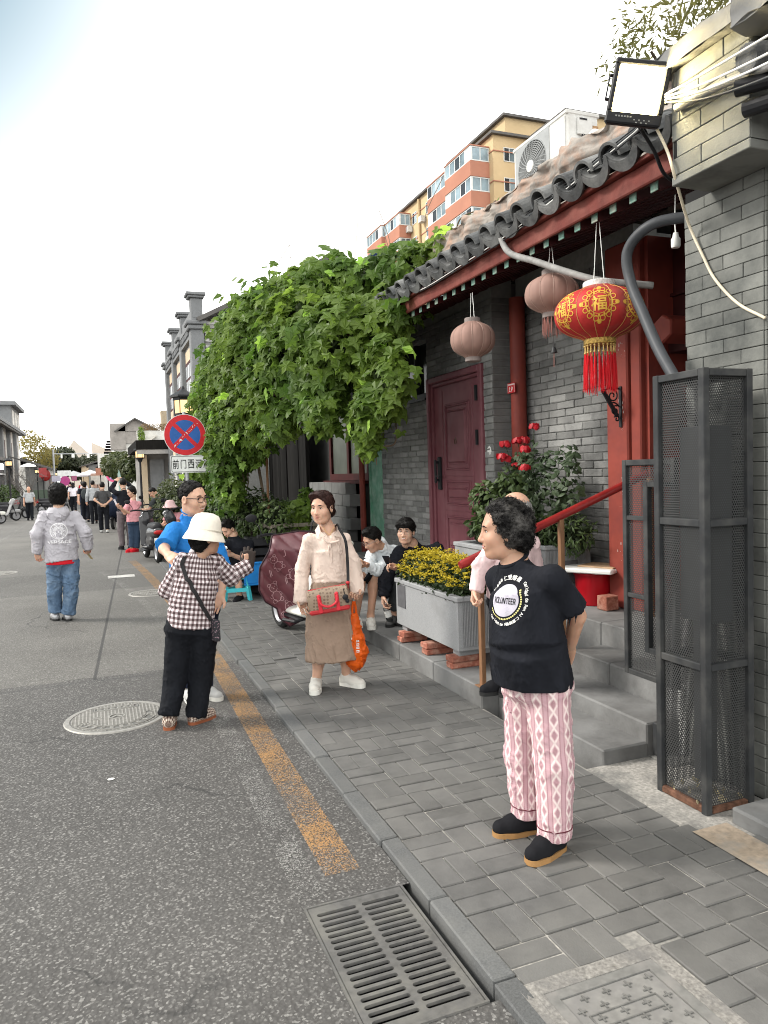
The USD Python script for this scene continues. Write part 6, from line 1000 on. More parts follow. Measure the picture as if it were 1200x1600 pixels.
def check_mat(name, period, dark, mid, light, thin=None):
    N, L = uv_nodes(1/period, 1/period)
    N |= {'a': ('math', {'math_type': 'fraction'}), 'b': ('math', {'math_type': 'fraction'}), 'a2': ('math', {'math_type': 'greater_than', 'value2': .48}), 'b2': ('math', {'math_type': 'greater_than', 'value2': .48}), 's': ('math', {}), 'h': ('math', {'math_type': 'multiply', 'value2': .5}),
          'r': ('rgb_ramp', {'interpolate': False, 'ramp': [(0, light), (.25, mid), (.75, dark)]}), 'p': ('principled_bsdf', {'roughness': .9}), 'g': ('geometry', {}), 'bn': ('noise_texture', {'scale': 250., 'detail': 2}), 'bp': ('bump', {'distance': .0008})}
    L += [('fu.value', 'a.value1'), ('fv.value', 'b.value1'), ('a.value', 'a2.value1'), ('b.value', 'b2.value1'), ('a2.value', 's.value1'), ('b2.value', 's.value2'), ('s.value', 'h.value1'), ('h.value', 'r.fac'), ('r.color', 'p.base_color'), ('g.position', 'bn.vector'), ('bn.fac', 'bp.height'), ('bp.normal', 'p.normal')]
    return raw(name, N, L, 'p.BSDF')
def pyjama_mat():
    """columns of diamonds and crosses between dotted stripes"""
    N, L = uv_nodes(1/.058, 1/.066)
    def M(n, op, a, b=None, **k):
        N[n] = ('math', {'math_type': op, **({'value2': b} if isinstance(b, (int, float)) else {}), **({'value1': a} if isinstance(a, (int, float)) else {}), **k})
        if isinstance(a, str): L.append((a, n+'.value1'))
        if isinstance(b, str): L.append((b, n+'.value2'))
        return n+'.value'
    u = M('u', 'fraction', 'fu.value'); v = M('v', 'fraction', 'fv.value'); uc = M('uc', 'abs' if 0 else 'absolute', M('us', 'subtract', u, .5)); vc = M('vc', 'absolute', M('vs', 'subtract', v, .5))
    col = M('col', 'less_than', uc, .29)                                   # motif column
    xx = M('xx', 'multiply', M('x4', 'less_than', M('x3', 'absolute', M('x2', 'subtract', M('x1', 'multiply', uc, 1.55), M('x0', 'subtract', .5, vc))), .10), col); s1 = M('s1', 'add', M('u2', 'multiply', uc, 1.7), vc)                    # diamond distance
    dia = M('dia', 'less_than', s1, .30); dia2 = M('dia2', 'less_than', s1, .13); tri = M('tri', 'greater_than', M('s2', 'subtract', vc, M('u3', 'multiply', uc, 1.25)), .12)
    dots = M('dots', 'greater_than', M('dv', 'fraction', M('dw', 'multiply', v, 7.0)), .45); band = M('band', 'multiply', M('b1', 'greater_than', uc, .32), M('b2', 'less_than', uc, .385)); dot = M('dot', 'multiply', band, dots)
    lat = M('lat', 'greater_than', M('lf', 'fraction', M('lm', 'multiply', M('la', 'add', M('lx', 'multiply', uc, 2.0), vc), 7.)), .55); d3 = M('d3', 'multiply', dia, M('d4', 'multiply_add', lat, .45, value3=.35))
    mot = M('mot', 'multiply', col, d3); N['base'] = ('mix_color', {'a': (.46, .29, .315), 'b': (.54, .37, .385)}); L.append((col, 'base.fac'))
    N['m1'] = ('mix_color', {'b': (.25, .095, .125)}); L += [('base.result', 'm1.a'), (mot, 'm1.fac')]; N['m2'] = ('mix_color', {'b': (.20, .07, .095)}); L += [('m1.result', 'm2.a'), (M('dk', 'multiply', dot, .8), 'm2.fac')]
    N['m3'] = ('mix_color', {'b': (.70, .60, .575)}); L += [('m2.result', 'm3.a'), (M('tk', 'multiply', xx, .9), 'm3.fac')]
    N['p'] = ('principled_bsdf', {'roughness': .85}); L.append(('m3.result', 'p.base_color')); return raw('pyjama_cloth', N, L, 'p.BSDF')
BLKTEE = cloth('black_cotton', (.011, .012, .016), .85, .25); BLKTR = cloth('black_trousers', (.009, .010, .013), .8, .25); BLOUSE = cloth('cream_blouse', (.66, .535, .46), .6, .05); SKIRTM = cloth('taupe_skirt', (.285, .205, .155), .6, .08); BLUETEE = cloth('blue_sports_shirt', (.018, .16, .46), .6, .12)
GREYHOOD = cloth('lilac_grey_nylon', (.40, .385, .415), .5, .06); REDTEE = cloth('red_cotton', (.50, .015, .025)); JEANSM = cloth('blue_denim', (.085, .135, .21), .9, .3, dirt=(.15, .21, .29), dscale=7); WHITEJK = cloth('white_jacket', (.62, .66, .68), .6, .08); CHARC = cloth('charcoal_cloth', (.045, .05, .052)); DKGREY = cloth('dark_grey_cotton', (.060, .060, .062)); PINKT = cloth('pink_cotton', (.55, .255, .28)); NAVY = cloth('navy_cotton', (.014, .019, .036)); GREYTR = cloth('grey_trousers', (.13, .11, .115)); DKJEAN = cloth('dark_denim', (.030, .048, .080)); PALETEE = cloth('white_cotton', (.66, .62, .66)); PINKLACE = cloth('pale_pink_lace', (.62, .46, .46), .9, .18); POLO = cloth('grey_polo', (.36, .37, .38))
CREAM = cloth('cream_canvas', (.70, .655, .565), .85, .05); RUBBER = mat('gum_sole', (.30, .165, .065), .6, .15); WHSOLE = mat('white_sole', (.66, .65, .60), .6, .1); WHSHOE = cloth('white_trainer', (.62, .60, .55), .7); BKSHOE = cloth('black_knit_shoe', (.012, .012, .014), .9); GREYSH = cloth('grey_trainer', (.42, .42, .41), .7); BROWNS = mat('brown_sole', (.23, .075, .035), .6, .1); SILVERSH = mat('silver_shoe', (.35, .35, .36), .3, .2, metal=.5); BLKSOLE = mat('black_sole', (.02, .02, .02), .6)
LEATHER = mat('black_webbing', (.014, .013, .014), .6)
def nearest_on(m, p): q, _, ti = trimesh.proximity.closest_point(m, np.atleast_2d(p)); return q[0], m.face_normals[ti[0]]
def strap(t, m, pts, w=.018, th=.004, mm=None, name='strap', parent=None, off=.004, n=10):
    """a flat strap that lies on the garment along the given points"""
    P = bez(pts, n); Q = []; Nn = []
    for p in P: q, nn = nearest_on(m, p); Q.append(q+nn*off); Nn.append(nn)
    Q, Nn = np.array(Q), ndimage.gaussian_filter1d(np.array(Nn), 1.5, axis=0); Q = ndimage.gaussian_filter1d(Q, 1.0, axis=0, mode='nearest'); T_ = np.gradient(Q, axis=0); T_ /= np.linalg.norm(T_, axis=1, keepdims=True); S = np.cross(T_, Nn); S /= np.linalg.norm(S, axis=1, keepdims=True); k = len(Q)
    v = np.vstack([Q+S*w/2, Q-S*w/2, Q+S*w/2+Nn*th, Q-S*w/2+Nn*th]); i = np.arange(k-1); f = []
    for a, b in ((0, 1), (3, 2), (2, 0), (1, 3)): f += [np.stack([a*k+i, b*k+i, b*k+i+1], 1), np.stack([a*k+i, b*k+i+1, a*k+i+1], 1)]
    s_ = trimesh.Trimesh(v, np.vstack(f), process=False); part(parent or t, name, s_, mm or LEATHER)
# 1. the old woman in the volunteer shirt
def vol_extra(o):
    g, tm, t = o['g'], o['top'], o['t']; n = nrm(V(-.93, -.42, .08)); ex = nrm(np.cross(UPW, n)); ey = np.cross(n, ex); c = g['chest'] + V(0, 0, -.02)+n*.1
    def D(poly, dx=0, dy=0): return decal(tm, shapely.affinity.scale(poly, 1.1, 1.1, origin=(0, 0)), c, ex, ey)
    pr = mat('print_lilac', (.42, .40, .46), .7); wh = mat('print_white', (.72, .71, .68), .7); yl = mat('print_yellow', (.60, .56, .22), .7)
    word = latin('VOLUNTEER', .019, True); word = shapely.affinity.translate(word, -word.bounds[2]/2, -.0095); word = shapely.affinity.scale(word, .92*.118/(word.bounds[2]-word.bounds[0]), 1.25, origin=(0, 0))
    p = part(t, 'chest_print', D(Point(0, 0).buffer(.060)), pr); part(p, 'word', decal(tm, word, c, ex, ey, .0038, .006), mat('print_black', (.012, .012, .014), .7))
    def around(shapes, r, a0, da, flip=False):
        out = []
        for k, s_ in enumerate(shapes):
            a = a0-da*k; s_ = shapely.affinity.rotate(s_, math.degrees(a)-90+(180 if flip else 0), origin=(0, 0)); out.append(shapely.affinity.translate(s_, r*cos(a), r*sin(a)))
        return unary_union(out)
    L1 = lambda s_, h: [(lambda q: shapely.affinity.translate(q, -q.bounds[2]/2, -h/2))(latin(ch, h, True)) if ch != ' ' else Polygon() for ch in s_]
    def ringt(s_, h, r, a0, da, flip=False): return around([x if not x.is_empty else Point(0, 0).buffer(1e-5) for x in L1(s_, h)], r, a0, da, flip)
    rings = unary_union([around([glyph(ch, .021) for ch in '仁爱慈善'], .094, 1.95, .245), ringt('Caridad de Ren Ai', .011, .097, .88, .092), ringt('Caridad de Ren Ai', .011, .097, -2.35, -.092, True), around([glyph(ch, .014) for ch in '仁爱慈善'], .097, -.75, .17), around([glyph(ch, .014) for ch in '仁爱慈善'], .097, 2.75, .17)])
    part(p, 'lettering', decal(tm, rings, c, ex, ey, .003, .008), wh)
    dots = unary_union([Point(.076*cos(a), .076*sin(a)).buffer(.0036, 3) for a in np.arange(-2.6, .75, .125)]); part(p, 'dotted_ring', decal(tm, dots, c, ex, ey, .003, .008), yl)
    m = o['bottom']
    for s in 'AB':
        an = g['an'+s]; dd = nrm(g['kn'+s]-an); cc = an+V(0, 0, .075); ring = [cc+(.0835*cos(a)*V(1, 0, 0)+.0835*sin(a)*V(0, 1, 0)) for a in np.linspace(0, 2*pi, 25)[:-1]]; rr = []
        for p_ in ring: q, nn = nearest_on(m, p_); rr.append(q+nn*.001)
        part(t, 'cuff_piping', tube(rr, .0028, 5, True), mat('piping_maroon', (.10, .02, .03), .7))
person('old woman in black volunteer T-shirt and pink patterned pyjama trousers, nearest to the camera', VOL, (-.95, -.27, 0), (-.93, .36, -.04),
    dict(kind='short', m=BLKTEE, hem=(.0, -.005, .722), belly=(.168, .156), hemw=(.178, .160), chest=.154, depth=.136, r0=.062, r1=.054, sl=.80, flat=True, fold=.0035, ffreq=(9, 9, 4), seed=9, paunch=.01, neckr=(.060, .060, .04), neckf=.015, band=.058),
    dict(kind='trousers', m=pyjama_mat(), r=(.096, .080, .072), cuffz=.025, fold=.006, uv=1, ffreq=(11, 11, 3.5)), dict(m=BKSHOE, sole=RUBBER, st=.022, len=.235, low=1), ('curly', mat('hair_black_grey', (.008, .0075, .0075), .6, .9, 90, bump=.006, bscale=160, dirt=(.10, .095, .09), dscale=13, spec=.1)), SK2, .006, .003, dict(B=dict(curl=.7, pn=V(-.8, -.5, 0))), True, extra=vol_extra, girth=1.0)
# 2. grey-haired woman behind her
person('grey-haired woman in pale pink blouse half hidden behind the volunteer', BACKLADY, (-.9, -.2, 0), (-.75, .65, -.1), dict(kind='long', m=PINKLACE, r0=.065, r1=.056, r2=.045), dict(kind='trousers', m=BLKTR, r=(.09, .07, .06)), dict(m=BKSHOE, sole=BLKSOLE, len=.22, low=1), ('balding', HAIRG), SK1, .008, .004, dict(A=dict(curl=1.3)), True, mouth=False)
# 3. woman in cream blouse and long skirt
def skirt_extra(o):
    g, tm, t = o['g'], o['top'], o['t']; HR = o['HR']; fd, ac = o['fd'], o['ac']
    part(t, 'earring', ball(g['head']+HR@V(.078, .004, -.052), .0075, 1), mat('pearl', (.75, .73, .68), .2)); bow = []
    k0, _ = nearest_on(tm, g['neck']+fd*.14-UPW*.105); 
    for s, l in ((-1, .10), (1, .15)): bow.append(tube([k0+fd*.012, k0+fd*.014-UPW*l*.5+ac*s*.012, k0+fd*.012-UPW*l+ac*s*.008], [.007, .006, .008], 6))
    bow += [tube(bez([k0+fd*.012, k0+fd*.012+ac*.05+UPW*.012, k0+fd*.008+ac*.075+UPW*.02], 5), .009, 6), tube(bez([k0+fd*.012, k0+fd*.012-ac*.03+UPW*.018, k0+fd*.004-ac*.05+UPW*.05], 5), .008, 6)]; part(t, 'neck_bow', cat(bow), BLOUSE, True)
    n = g['neck']; part(t, 'necklace', tube(bez([n-ac*.045+fd*.05+UPW*.015, n+fd*.085-UPW*.045, n+ac*.045+fd*.05+UPW*.015], 8), .0016, 5), mat('gold_chain', (.5, .33, .12), .3, metal=.8))
person('woman in cream blouse and long taupe skirt with a shoulder bag, standing on the pavement', SKIRT, (-.40, -.92, 0), (-.74, -.72, -.10),
    dict(kind='long', m=BLOUSE, name='blouse', hem=(.003, -.01, .815), belly=(.136, .108), hemw=(.132, .104), chest=.130, depth=.110, r0=.050, r1=.052, r2=.054, cuff=.037, ext=.05, fold=.0055, ffreq=(12, 12, 5), collar=1, vneck=.085, neckf=.03, band=0),
    dict(kind='skirt', m=SKIRTM, hem=.235, w=(.215, .19), fold=.007, ffreq=(13, 13, 1.6), sway=(0, -.01, 0)), dict(m=WHSHOE, sole=WHSOLE, st=.034, len=.235, laces=WHSOLE), ('bun', HAIRR), SK1, .0065, .003, dict(A=dict(curl=.35), B=dict(curl=1.5)), True, extra=skirt_extra, girth=.95)
# 4. woman in checked shirt and sun hat (from behind)
def check_extra(o):
    g, tm, t = o['g'], o['top'], o['t']; HR = o['HR']
    prof = [(.0, .150), (.040, .147), (.075, .132), (.094, .095), (.103, .045), (.107, .025), (.111, .018), (.124, -.006), (.137, -.036), (.135, -.039), (.121, -.009), (.106, .014), (.099, .045), (.089, .092), (.07, .126), (.0, .142)]
    m = lathe(prof, 40); tilt = trimesh.transformations.rotation_matrix(-.16, [1, 0, 0])[:3, :3]; m.vertices = m.vertices @ tilt.T; m = warp(m, .004, 14, 2); m.vertices = (m.vertices*V(1, 1.06, 1)+V(0, -.006, .0))@HR.T+g['head']+V(0, 0, .012)
    hp = part(t, 'sun_hat', m, CREAM, 60); 
    for k in range(2): r_ = tube([V(.1075*cos(a), .113*sin(a), .034-.006*k) for a in np.linspace(0, 2*pi, 41)[:-1]], .0022, 5, True); r_.vertices = (r_.vertices@tilt.T)@HR.T+g['head']+V(0, 0, .012); part(hp, 'stitching', r_, mat('hat_stitch', (.58, .53, .44)))
    gm = hand_mesh(g['wrB'], g['haB']-g['wrB'], nrm(V(.3, .9, 0)), -1, 1.3, .004, .5, 1.10); part(t, 'glove', cat([gm, tube([g['wrB']-(g['haB']-g['wrB'])*.2, g['wrB']+(g['haB']-g['wrB'])*.3], .036, 10)]), mat('dark_glove', (.035, .026, .022), .8), True)
CHK = check_mat('brown_check', .034, (.045, .026, .026), (.24, .18, .185), (.66, .61, .62))
CS = check_mat('shoe_check', .016, (.05, .025, .02), (.28, .2, .16), (.60, .54, .46))
ck = person('woman in brown checked shirt and cream sun hat, seen from behind in the road', CHECK, (.55, .83, 0), (.965, .24, -.02),
    dict(kind='long', m=CHK, hem=(.085, -.01, .665), belly=(.150, .125), hemw=(.158, .130), chest=.150, depth=.125, r0=.062, r1=.058, r2=.047, uv=(-.55, -.83, 0), fold=.005, neckr=(.05, .05, .03), neckf=.03, band=.056, bt=.017),
    dict(kind='trousers', m=BLKTR, r=(.092, .078, .066), fold=.005, waist=.06), dict(m=CS, sole=BROWNS, st=.020, len=.225, low=1, uv=1), ('nape', HAIRB), SK2, .0065, .003, dict(B=dict(curl=1.3)), True, extra=check_extra, girth=.98)
# 5. man in the blue shirt
person('smiling man in bright blue shirt and glasses with a hand on her shoulder', BLUE, (.70, -.66, 0), (.66, -.74, -.10),
    dict(kind='short', m=BLUETEE, hem=(.04, -.004, .66), belly=(.168, .135), hemw=(.165, .130), chest=.165, depth=.13, r0=.070, r1=.064, sl=.85, fold=.006, band=.058), dict(kind='trousers', m=NAVY, r=(.09, .075, .066), fold=.005), dict(m=GREYSH, sole=WHSOLE, st=.030, len=.265), ('crop', HAIRB), SK1, .007, .003, dict(A=dict(curl=.55, pn=V(.35, .75, -.55))), False, wide=1.06, glasses=1, smile=2, headscale=1.07)
# 6. walker in the printed hoodie
def jeans_extra(o):
    g, tm, t = o['g'], o['top'], o['t']; n = nrm(V(-.05, -1, .05)); ex = nrm(np.cross(UPW, n)); ey = np.cross(n, ex); c = g['chest']+V(0, 0, -.075)
    wh = mat('print_pale', (.80, .79, .80), .7); w_ = latin('VERSACE', .036, True); w_ = shapely.affinity.translate(w_, -w_.bounds[2]/2, -.145); w_ = shapely.affinity.scale(w_, .26/(w_.bounds[2]-w_.bounds[0]), 1, origin=(0, -.145))
    q = np.random.default_rng(3); R_ = .098; em = [Point(0, 0).buffer(R_).difference(Point(0, 0).buffer(R_-.008)), Point(0, 0).buffer(R_-.022).difference(Point(0, 0).buffer(R_-.025))]
    for a in np.arange(0, 2*pi, .26): em.append(shapely.affinity.rotate(sbox(R_-.019, -.006, R_-.010, .006).difference(sbox(R_-.017, -.003, R_-.010, .004)), math.degrees(a), origin=(0, 0)))
    for s in (-1, 1):
        for k in range(7): a0 = 1.57+s*(.25+.36*k); em.append(LineString([(r*cos(a0+s*.16*sin(r*120)), r*sin(a0+s*.16*sin(r*120))) for r in np.linspace(.034, .068, 9)]).buffer(.0034))
        em += [LineString([(s*.008, .008), (s*.016, .012), (s*.024, .008)]).buffer(.0022), LineString([(s*.007, .018), (s*.026, .019)]).buffer(.002)]
    em += [Point(0, -.002).buffer(.034).difference(Point(0, -.002).buffer(.0315)), LineString([(0, .006), (-.004, -.008), (.004, -.009)]).buffer(.002), LineString([(-.010, -.019), (0, -.017), (.010, -.019)]).buffer(.0024)]
    p = part(t, 'back_print', decal(tm, unary_union(em), c, ex, ey, .003, .01), wh); part(p, 'word', decal(tm, w_, c, ex, ey, .003, .01), wh)
    H = Field(g['neck']-.24, g['neck']+.24, .006); b = g['neck']; H.ell(b+V(0, -.055, -.035), (.135, .075, .075), .02); H.ell(b+V(0, -.07, -.085), (.10, .06, .07), .03); H.ell(b+V(0, .02, .0), (.11, .09, .06), .02); H.ell(b+V(0, .02, .06), (.085, .085, .09), .01, 'd'); m = folds(H.mesh(1), .008, (14, 14, 8), 5); part(t, 'hood', m, GREYHOOD, True)
    a = g['pelvis']; T = Field(a-.3, a+.3, .007); T.ecyl(a+V(0, 0, .06), a+V(0, 0, -.035), o['ac'], (.176, .135), (.178, .136), .01, True, True); part(t, 'shirt_hem', T.mesh(1), REDTEE, True)
person('person in pale grey printed hoodie and blue jeans walking away up the road', JEANS, (.03, 1, 0), (.10, 1, .0), dict(kind='long', m=GREYHOOD, name='hoodie', hem=(.05, 0, .735), belly=(.185, .14), hemw=(.182, .14), chest=.175, depth=.14, r0=.075, r1=.070, r2=.058, cuff=.046, fold=.009, ffreq=(9, 9, 7)), dict(kind='trousers', m=JEANSM, r=(.094, .082, .076), cuffz=.05, fold=.008, ffreq=(9, 9, 9)), dict(m=SILVERSH, sole=BLKSOLE, len=.25), ('bob', HAIRB), SK1, .008, .004, dict(B=dict(curl=1.1)), extra=jeans_extra, mouth=False, headscale=1.15)
# 7. man eating on the stool
person('man in black T-shirt bent over his food on the turquoise stool', EATER, (-.62, -.75, 0), (-.72, -.40, -.55), dict(kind='short', m=BLKTEE, fold=.005, sl=.8), dict(kind='shorts', m=BLKTR, r=(.088, .078, .07)), dict(m=BKSHOE, sole=BLKSOLE, len=.25), ('short', HAIRB), SK1, .008, .004, dict(A=dict(curl=1.0), B=dict(curl=1.0)))
# 8, 9. the two men sitting on the ledge
def sitl_extra(o):
    g = o['g']; t = o['t']; sh = o['sh']; H = Field(g['neck']-.2, g['neck']+.2, .007); c = g['neck']-o['fd']*.075-o['up']*.02; H.ell(c, (.105, .10, .075), .02); H.ell(g['neck']+o['up']*.03, (.062, .062, .10), .01, 'd'); m = folds(H.mesh(1), .006, (16, 16, 8), 4); part(t, 'hood', m, WHITEJK, True)
    for s in 'A': an = g['an'+s]
person('man in white hooded jacket and black shorts bent over his phone on the ledge', SITL, (-.90, -.40, 0), (-.88, -.12, -.46), dict(kind='long', m=WHITEJK, name='jacket', r0=.062, r1=.058, r2=.048, fold=.007, belly=(.15, .12), hemw=(.16, .12), neckr=(.045, .045, .03), band=.056, bt=.014), dict(kind='shorts', m=BLKTR, r=(.088, .080, .07)), dict(m=WHSHOE, sole=WHSOLE, st=.032, len=.27, laces=BLKSOLE), ('short', HAIRB), SK2, .007, .003, dict(A=dict(curl=.9), B=dict(curl=.9)), glasses=2, extra=sitl_extra, headscale=.97)
person('grinning man in black jacket sitting on the ledge with phone and bottle', SITR, (-.86, -.5, 0), (-.60, -.80, -.02), dict(kind='long', m=BLKTEE, name='jacket', r0=.088, r1=.074, r2=.055, cuff=.046, fold=.008, chest=.165, belly=(.16, .13), hemw=(.17, .13), neckr=(.045, .045, .03), band=.057, bt=.017), dict(kind='trousers', m=CHARC, r=(.088, .075, .065)), dict(m=cloth('grey_canvas_shoe', (.10, .10, .10)), sole=BLKSOLE, st=.03, len=.27), ('fringe', HAIRB), SK1, .007, .003, dict(A=dict(curl=.8), B=dict(curl=.8)), glasses=2, smile=2, wide=1.03)
# ---- people further up the street
def stance(x, y, ang, h=1.6, pose='walk', z=0, ph=1):
    s = h/1.6; c_, n_ = cos(ang), sin(ang); J = dict(head=(0, .02, 1.475), neck=(0, 0, 1.335), chest=(0, 0, 1.15), belly=(0, .01, .96), pelvis=(0, 0, .85), shA=(-.165, 0, 1.285), shB=(.165, 0, 1.285), elA=(-.22, -.03, 1.04), elB=(.22, -.03, 1.04), wrA=(-.225, .03, .82), wrB=(.225, .03, .82), haA=(-.222, .05, .74), haB=(.222, .05, .74), hipA=(-.085, 0, .81), hipB=(.085, 0, .81), knA=(-.09, .03, .45), knB=(.09, .0, .45), anA=(-.09, 0, .07), anB=(.09, 0, .07), toeA=(-.11, .14, .02), toeB=(.11, .14, .02))
    if pose in ('walk', 'back'): J.update(knA=(-.085, .08*ph, .46), knB=(.085, .02-.04*ph, .45), anA=(-.08, .13*ph, .07), anB=(.08, -.12*ph, .09), toeA=(-.085, .13*ph+.15, .02), toeB=(.09, -.12*ph+.15, .03), wrA=(-.23, -.07*ph, .83), wrB=(.23, .09*ph, .83), haA=(-.228, -.08*ph, .75), haB=(.228, .11*ph, .75))
    if pose == 'back': J.update(elA=(-.25, -.08, 1.05), elB=(.25, -.08, 1.05), wrA=(-.07, -.175, .90), wrB=(.07, -.17, .90), haA=(.01, -.18, .86), haB=(-.01, -.18, .87))
    if pose == 'raise': J.update(elA=(-.24, .10, 1.36), elB=(.24, .10, 1.36), wrA=(-.10, .22, 1.52), wrB=(.10, .22, 1.52), haA=(-.05, .24, 1.57), haB=(.05, .24, 1.57))
    if pose == 'sit': J.update(head=(0, .16, 1.10), neck=(0, .08, .97), chest=(0, .03, .82), belly=(0, 0, .63), pelvis=(0, 0, .52), shA=(-.17, .03, .93), shB=(.17, .03, .93), elA=(-.22, .15, .70), elB=(.22, .15, .70), wrA=(-.12, .33, .68), wrB=(.12, .33, .68), haA=(-.08, .39, .70), haB=(.08, .39, .70), hipA=(-.09, .03, .52), hipB=(.09, .03, .52), knA=(-.13, .42, .52), knB=(.13, .42, .52), anA=(-.12, .42, .10), anB=(.12, .42, .10), toeA=(-.12, .55, .03), toeB=(.12, .55, .03))
    D = {k: tuple(np.round([(v[0]*c_-v[1]*n_)*s, (v[0]*n_+v[1]*c_)*s, v[2]*s], 4)) for k, v in J.items()}; D['base'] = (x, y, z); return D
def passer(label, J, f, top, bot, hair, female=False, look=None, tk='short', skin=SK1, res=.013, **k):
    return person(label, J, f, look or f, dict(kind=tk, m=top, fold=.006), dict(kind='trousers', m=bot, r=(.09, .075, .065), fold=.006), dict(m=k.pop('shoe', BKSHOE), sole=BLKSOLE), hair, skin, res, .0065, None, female, mouth=False, **k)
person('woman in pink T-shirt and jeans looking down at her phone by the motorcycles', PINK, (-.85, -.45, 0), (-.88, -.40, -.35), dict(kind='short', m=PINKT, belly=(.165, .14), hemw=(.17, .14), fold=.006), dict(kind='trousers', m=DKJEAN, r=(.09, .078, .07)), dict(m=REDTEE, sole=REDTEE, len=.24, low=1), ('bob', HAIRB), SK1, .010, .005, dict(A=dict(curl=.8), B=dict(curl=.8)), True)
passer('person in black jacket with both arms raised taking a picture, behind the woman in pink', stance(.62, 18.75, .25, 1.72, 'raise'), (-.25, .97, 0), BLKTEE, GREYTR, ('short', HAIRB), tk='long', res=.011)
passer('man in dark grey T-shirt walking away with his hands behind his back', stance(.20, 25.3, .05, 1.62, 'back'), (0, 1, 0), DKGREY, BLKTR, ('short', HAIRB), res=.011, shoe=GREYSH)
passer('person in pale hooded jacket walking away, left of the man with hands behind his back', stance(-.10, 30.9, .1, 1.68, 'walk', ph=-1), (0, 1, 0), POLO, BLKTR, ('short', HAIRB), tk='long')
passer('person in black with a backpack walking away among the far walkers', stance(-.42, 32.5, 0, 1.66, 'walk'), (0, 1, 0), BLKTEE, BLKTR, ('bob', HAIRB), extra=lambda o: part(o['t'], 'backpack', ball(o['g']['chest']-o['fd']*.2-V(0, 0, .05), 1, 2, (.15, .10, .22)), CHARC, True))
passer('man in navy T-shirt walking away up the middle of the street', stance(-.50, 34.4, .1, 1.64, 'walk', ph=-1), (0, 1, 0), NAVY, NAVY, ('short', HAIRB))
passer('long-haired woman in white top and black trousers, farthest of the near walkers', stance(-1.15, 43.4, 0, 1.62, 'walk'), (0, 1, 0), PALETEE, BLKTR, ('long', HAIRB), True)
passer('balding man in grey polo shirt walking towards the camera on the left', stance(-2.78, 36.3, pi+.1, 1.50, 'walk'), (.1, -1, 0), POLO, BLKTR, ('balding', HAIRB), skin=SK2)
passer('man in dark T-shirt sitting on a parked motorcycle, leaning forward', stance(1.42, 18.6, 1.0, 1.6, 'sit', .25), (-.8, .5, -.2), CHARC, CHARC, ('crop', HAIRB), skin=SK2, look=(-.7, .1, -.6))
passer('person in pale pink sun hat sitting beside the motorcycles, behind the man in blue', stance(1.55, 16.4, 2.4, 1.35, 'sit', .12), (-.7, -.6, 0), PINKT, CHARC, ('bob', HAIRB), True, extra=lambda o: part(o['t'], 'sun_hat', (lambda m: (m.apply_translation(o['g']['head']+V(0, 0, .01)), m)[1])(lathe([(0, .16), (.06, .155), (.095, .12), (.11, .06), (.165, .0), (.16, -.006), (.10, .05), (.085, .11), (0, .145)], 24)), cloth('pink_hat', (.50, .34, .34)), 60))
for k, (x, y, c_, b_, lab) in enumerate([(-1.5, 52, NAVY, BLKTR, 'tiny walker in navy far up the street'), (-.75, 55, PALETEE, DKJEAN, 'tiny walker in white far up the street, right of the navy one'), (-1.0, 62, REDTEE, BLKTR, 'tiny walker in red far up the street'), (-1.9, 66, PINKT, GREYTR, 'tiny walker in pink far up the street')]):
    passer(lab, stance(x, y, .2*k, 1.64, 'walk', ph=1 if k % 2 else -1), (0, 1, 0), c_, b_, ('short', HAIRB), res=.018)
# ---------------------------------------------------------------- wire cage, rail, bucket
def perforated(name, ax):
    """painted sheet steel punched with staggered round holes, ax = the horizontal axis of the sheet"""
    a = .0135; N = {'g': ('geometry', {}), 's': ('separate_xyz', {}), 'p': ('principled_bsdf', {'base_color': (.030, .031, .031), 'roughness': .7, 'metallic': .1}), 't': ('transparent_bsdf', {}), 'mx': ('mix_closure', {})}; L = [('g.position', 's.vector'), ('p.BSDF', 'mx.closure1'), ('t.BSDF', 'mx.closure2')]
    def M(n, op, x, y=None, z=None):
        N[n] = ('math', {'math_type': op, **{f'value{i}': q for i, q in ((1, x), (2, y), (3, z)) if isinstance(q, (int, float))}})
        for i, q in ((1, x), (2, y), (3, z)):
            if isinstance(q, str): L.append((q, f'{n}.value{i}'))
        return n+'.value'
    u = M('u', 'multiply', 's.'+ax, 1/a); v = M('v', 'multiply', 's.z', 1/(a*1.732)); ds = []
    for k in (0, .5):
        fu = M(f'fu{k}'.replace('.', ''), 'subtract', M(f'gu{k}'.replace('.', ''), 'fraction', M(f'hu{k}'.replace('.', ''), 'add', u, k)), .5); fv = M(f'fv{k}'.replace('.', ''), 'multiply', M(f'iv{k}'.replace('.', ''), 'subtract', M(f'gv{k}'.replace('.', ''), 'fraction', M(f'hv{k}'.replace('.', ''), 'add', v, k)), .5), 1.732)
        ds.append(M(f'd{k}'.replace('.', ''), 'sqrt', M(f'q{k}'.replace('.', ''), 'multiply_add', fu, fu, M(f'w{k}'.replace('.', ''), 'multiply', fv, fv))))
    h = M('hole', 'less_than', M('mn', 'minimum', *ds), .33); L.append((h, 'mx.fac')); return raw(name, N, L, 'mx.closure')
PX, PY = perforated('perforated_x', 'x'), perforated('perforated_y', 'y')
cg = thing('wire_cage', 'tall dark grey cage of perforated steel standing against the brick pier', 'cage'); w_ = .036
A, B_, C_, D_ = (2.585, 2.60), (2.585, 2.93), (2.885, 2.60), (2.885, 2.93)
for (x, y) in (A, B_, C_, D_): part(cg, 'post', bbox(x if x < 2.7 else x-w_, y if y < 2.7 else y-w_, .012, (x if x < 2.7 else x-w_)+w_, (y if y < 2.7 else y-w_)+w_, 2.105, .003), CAGEM)
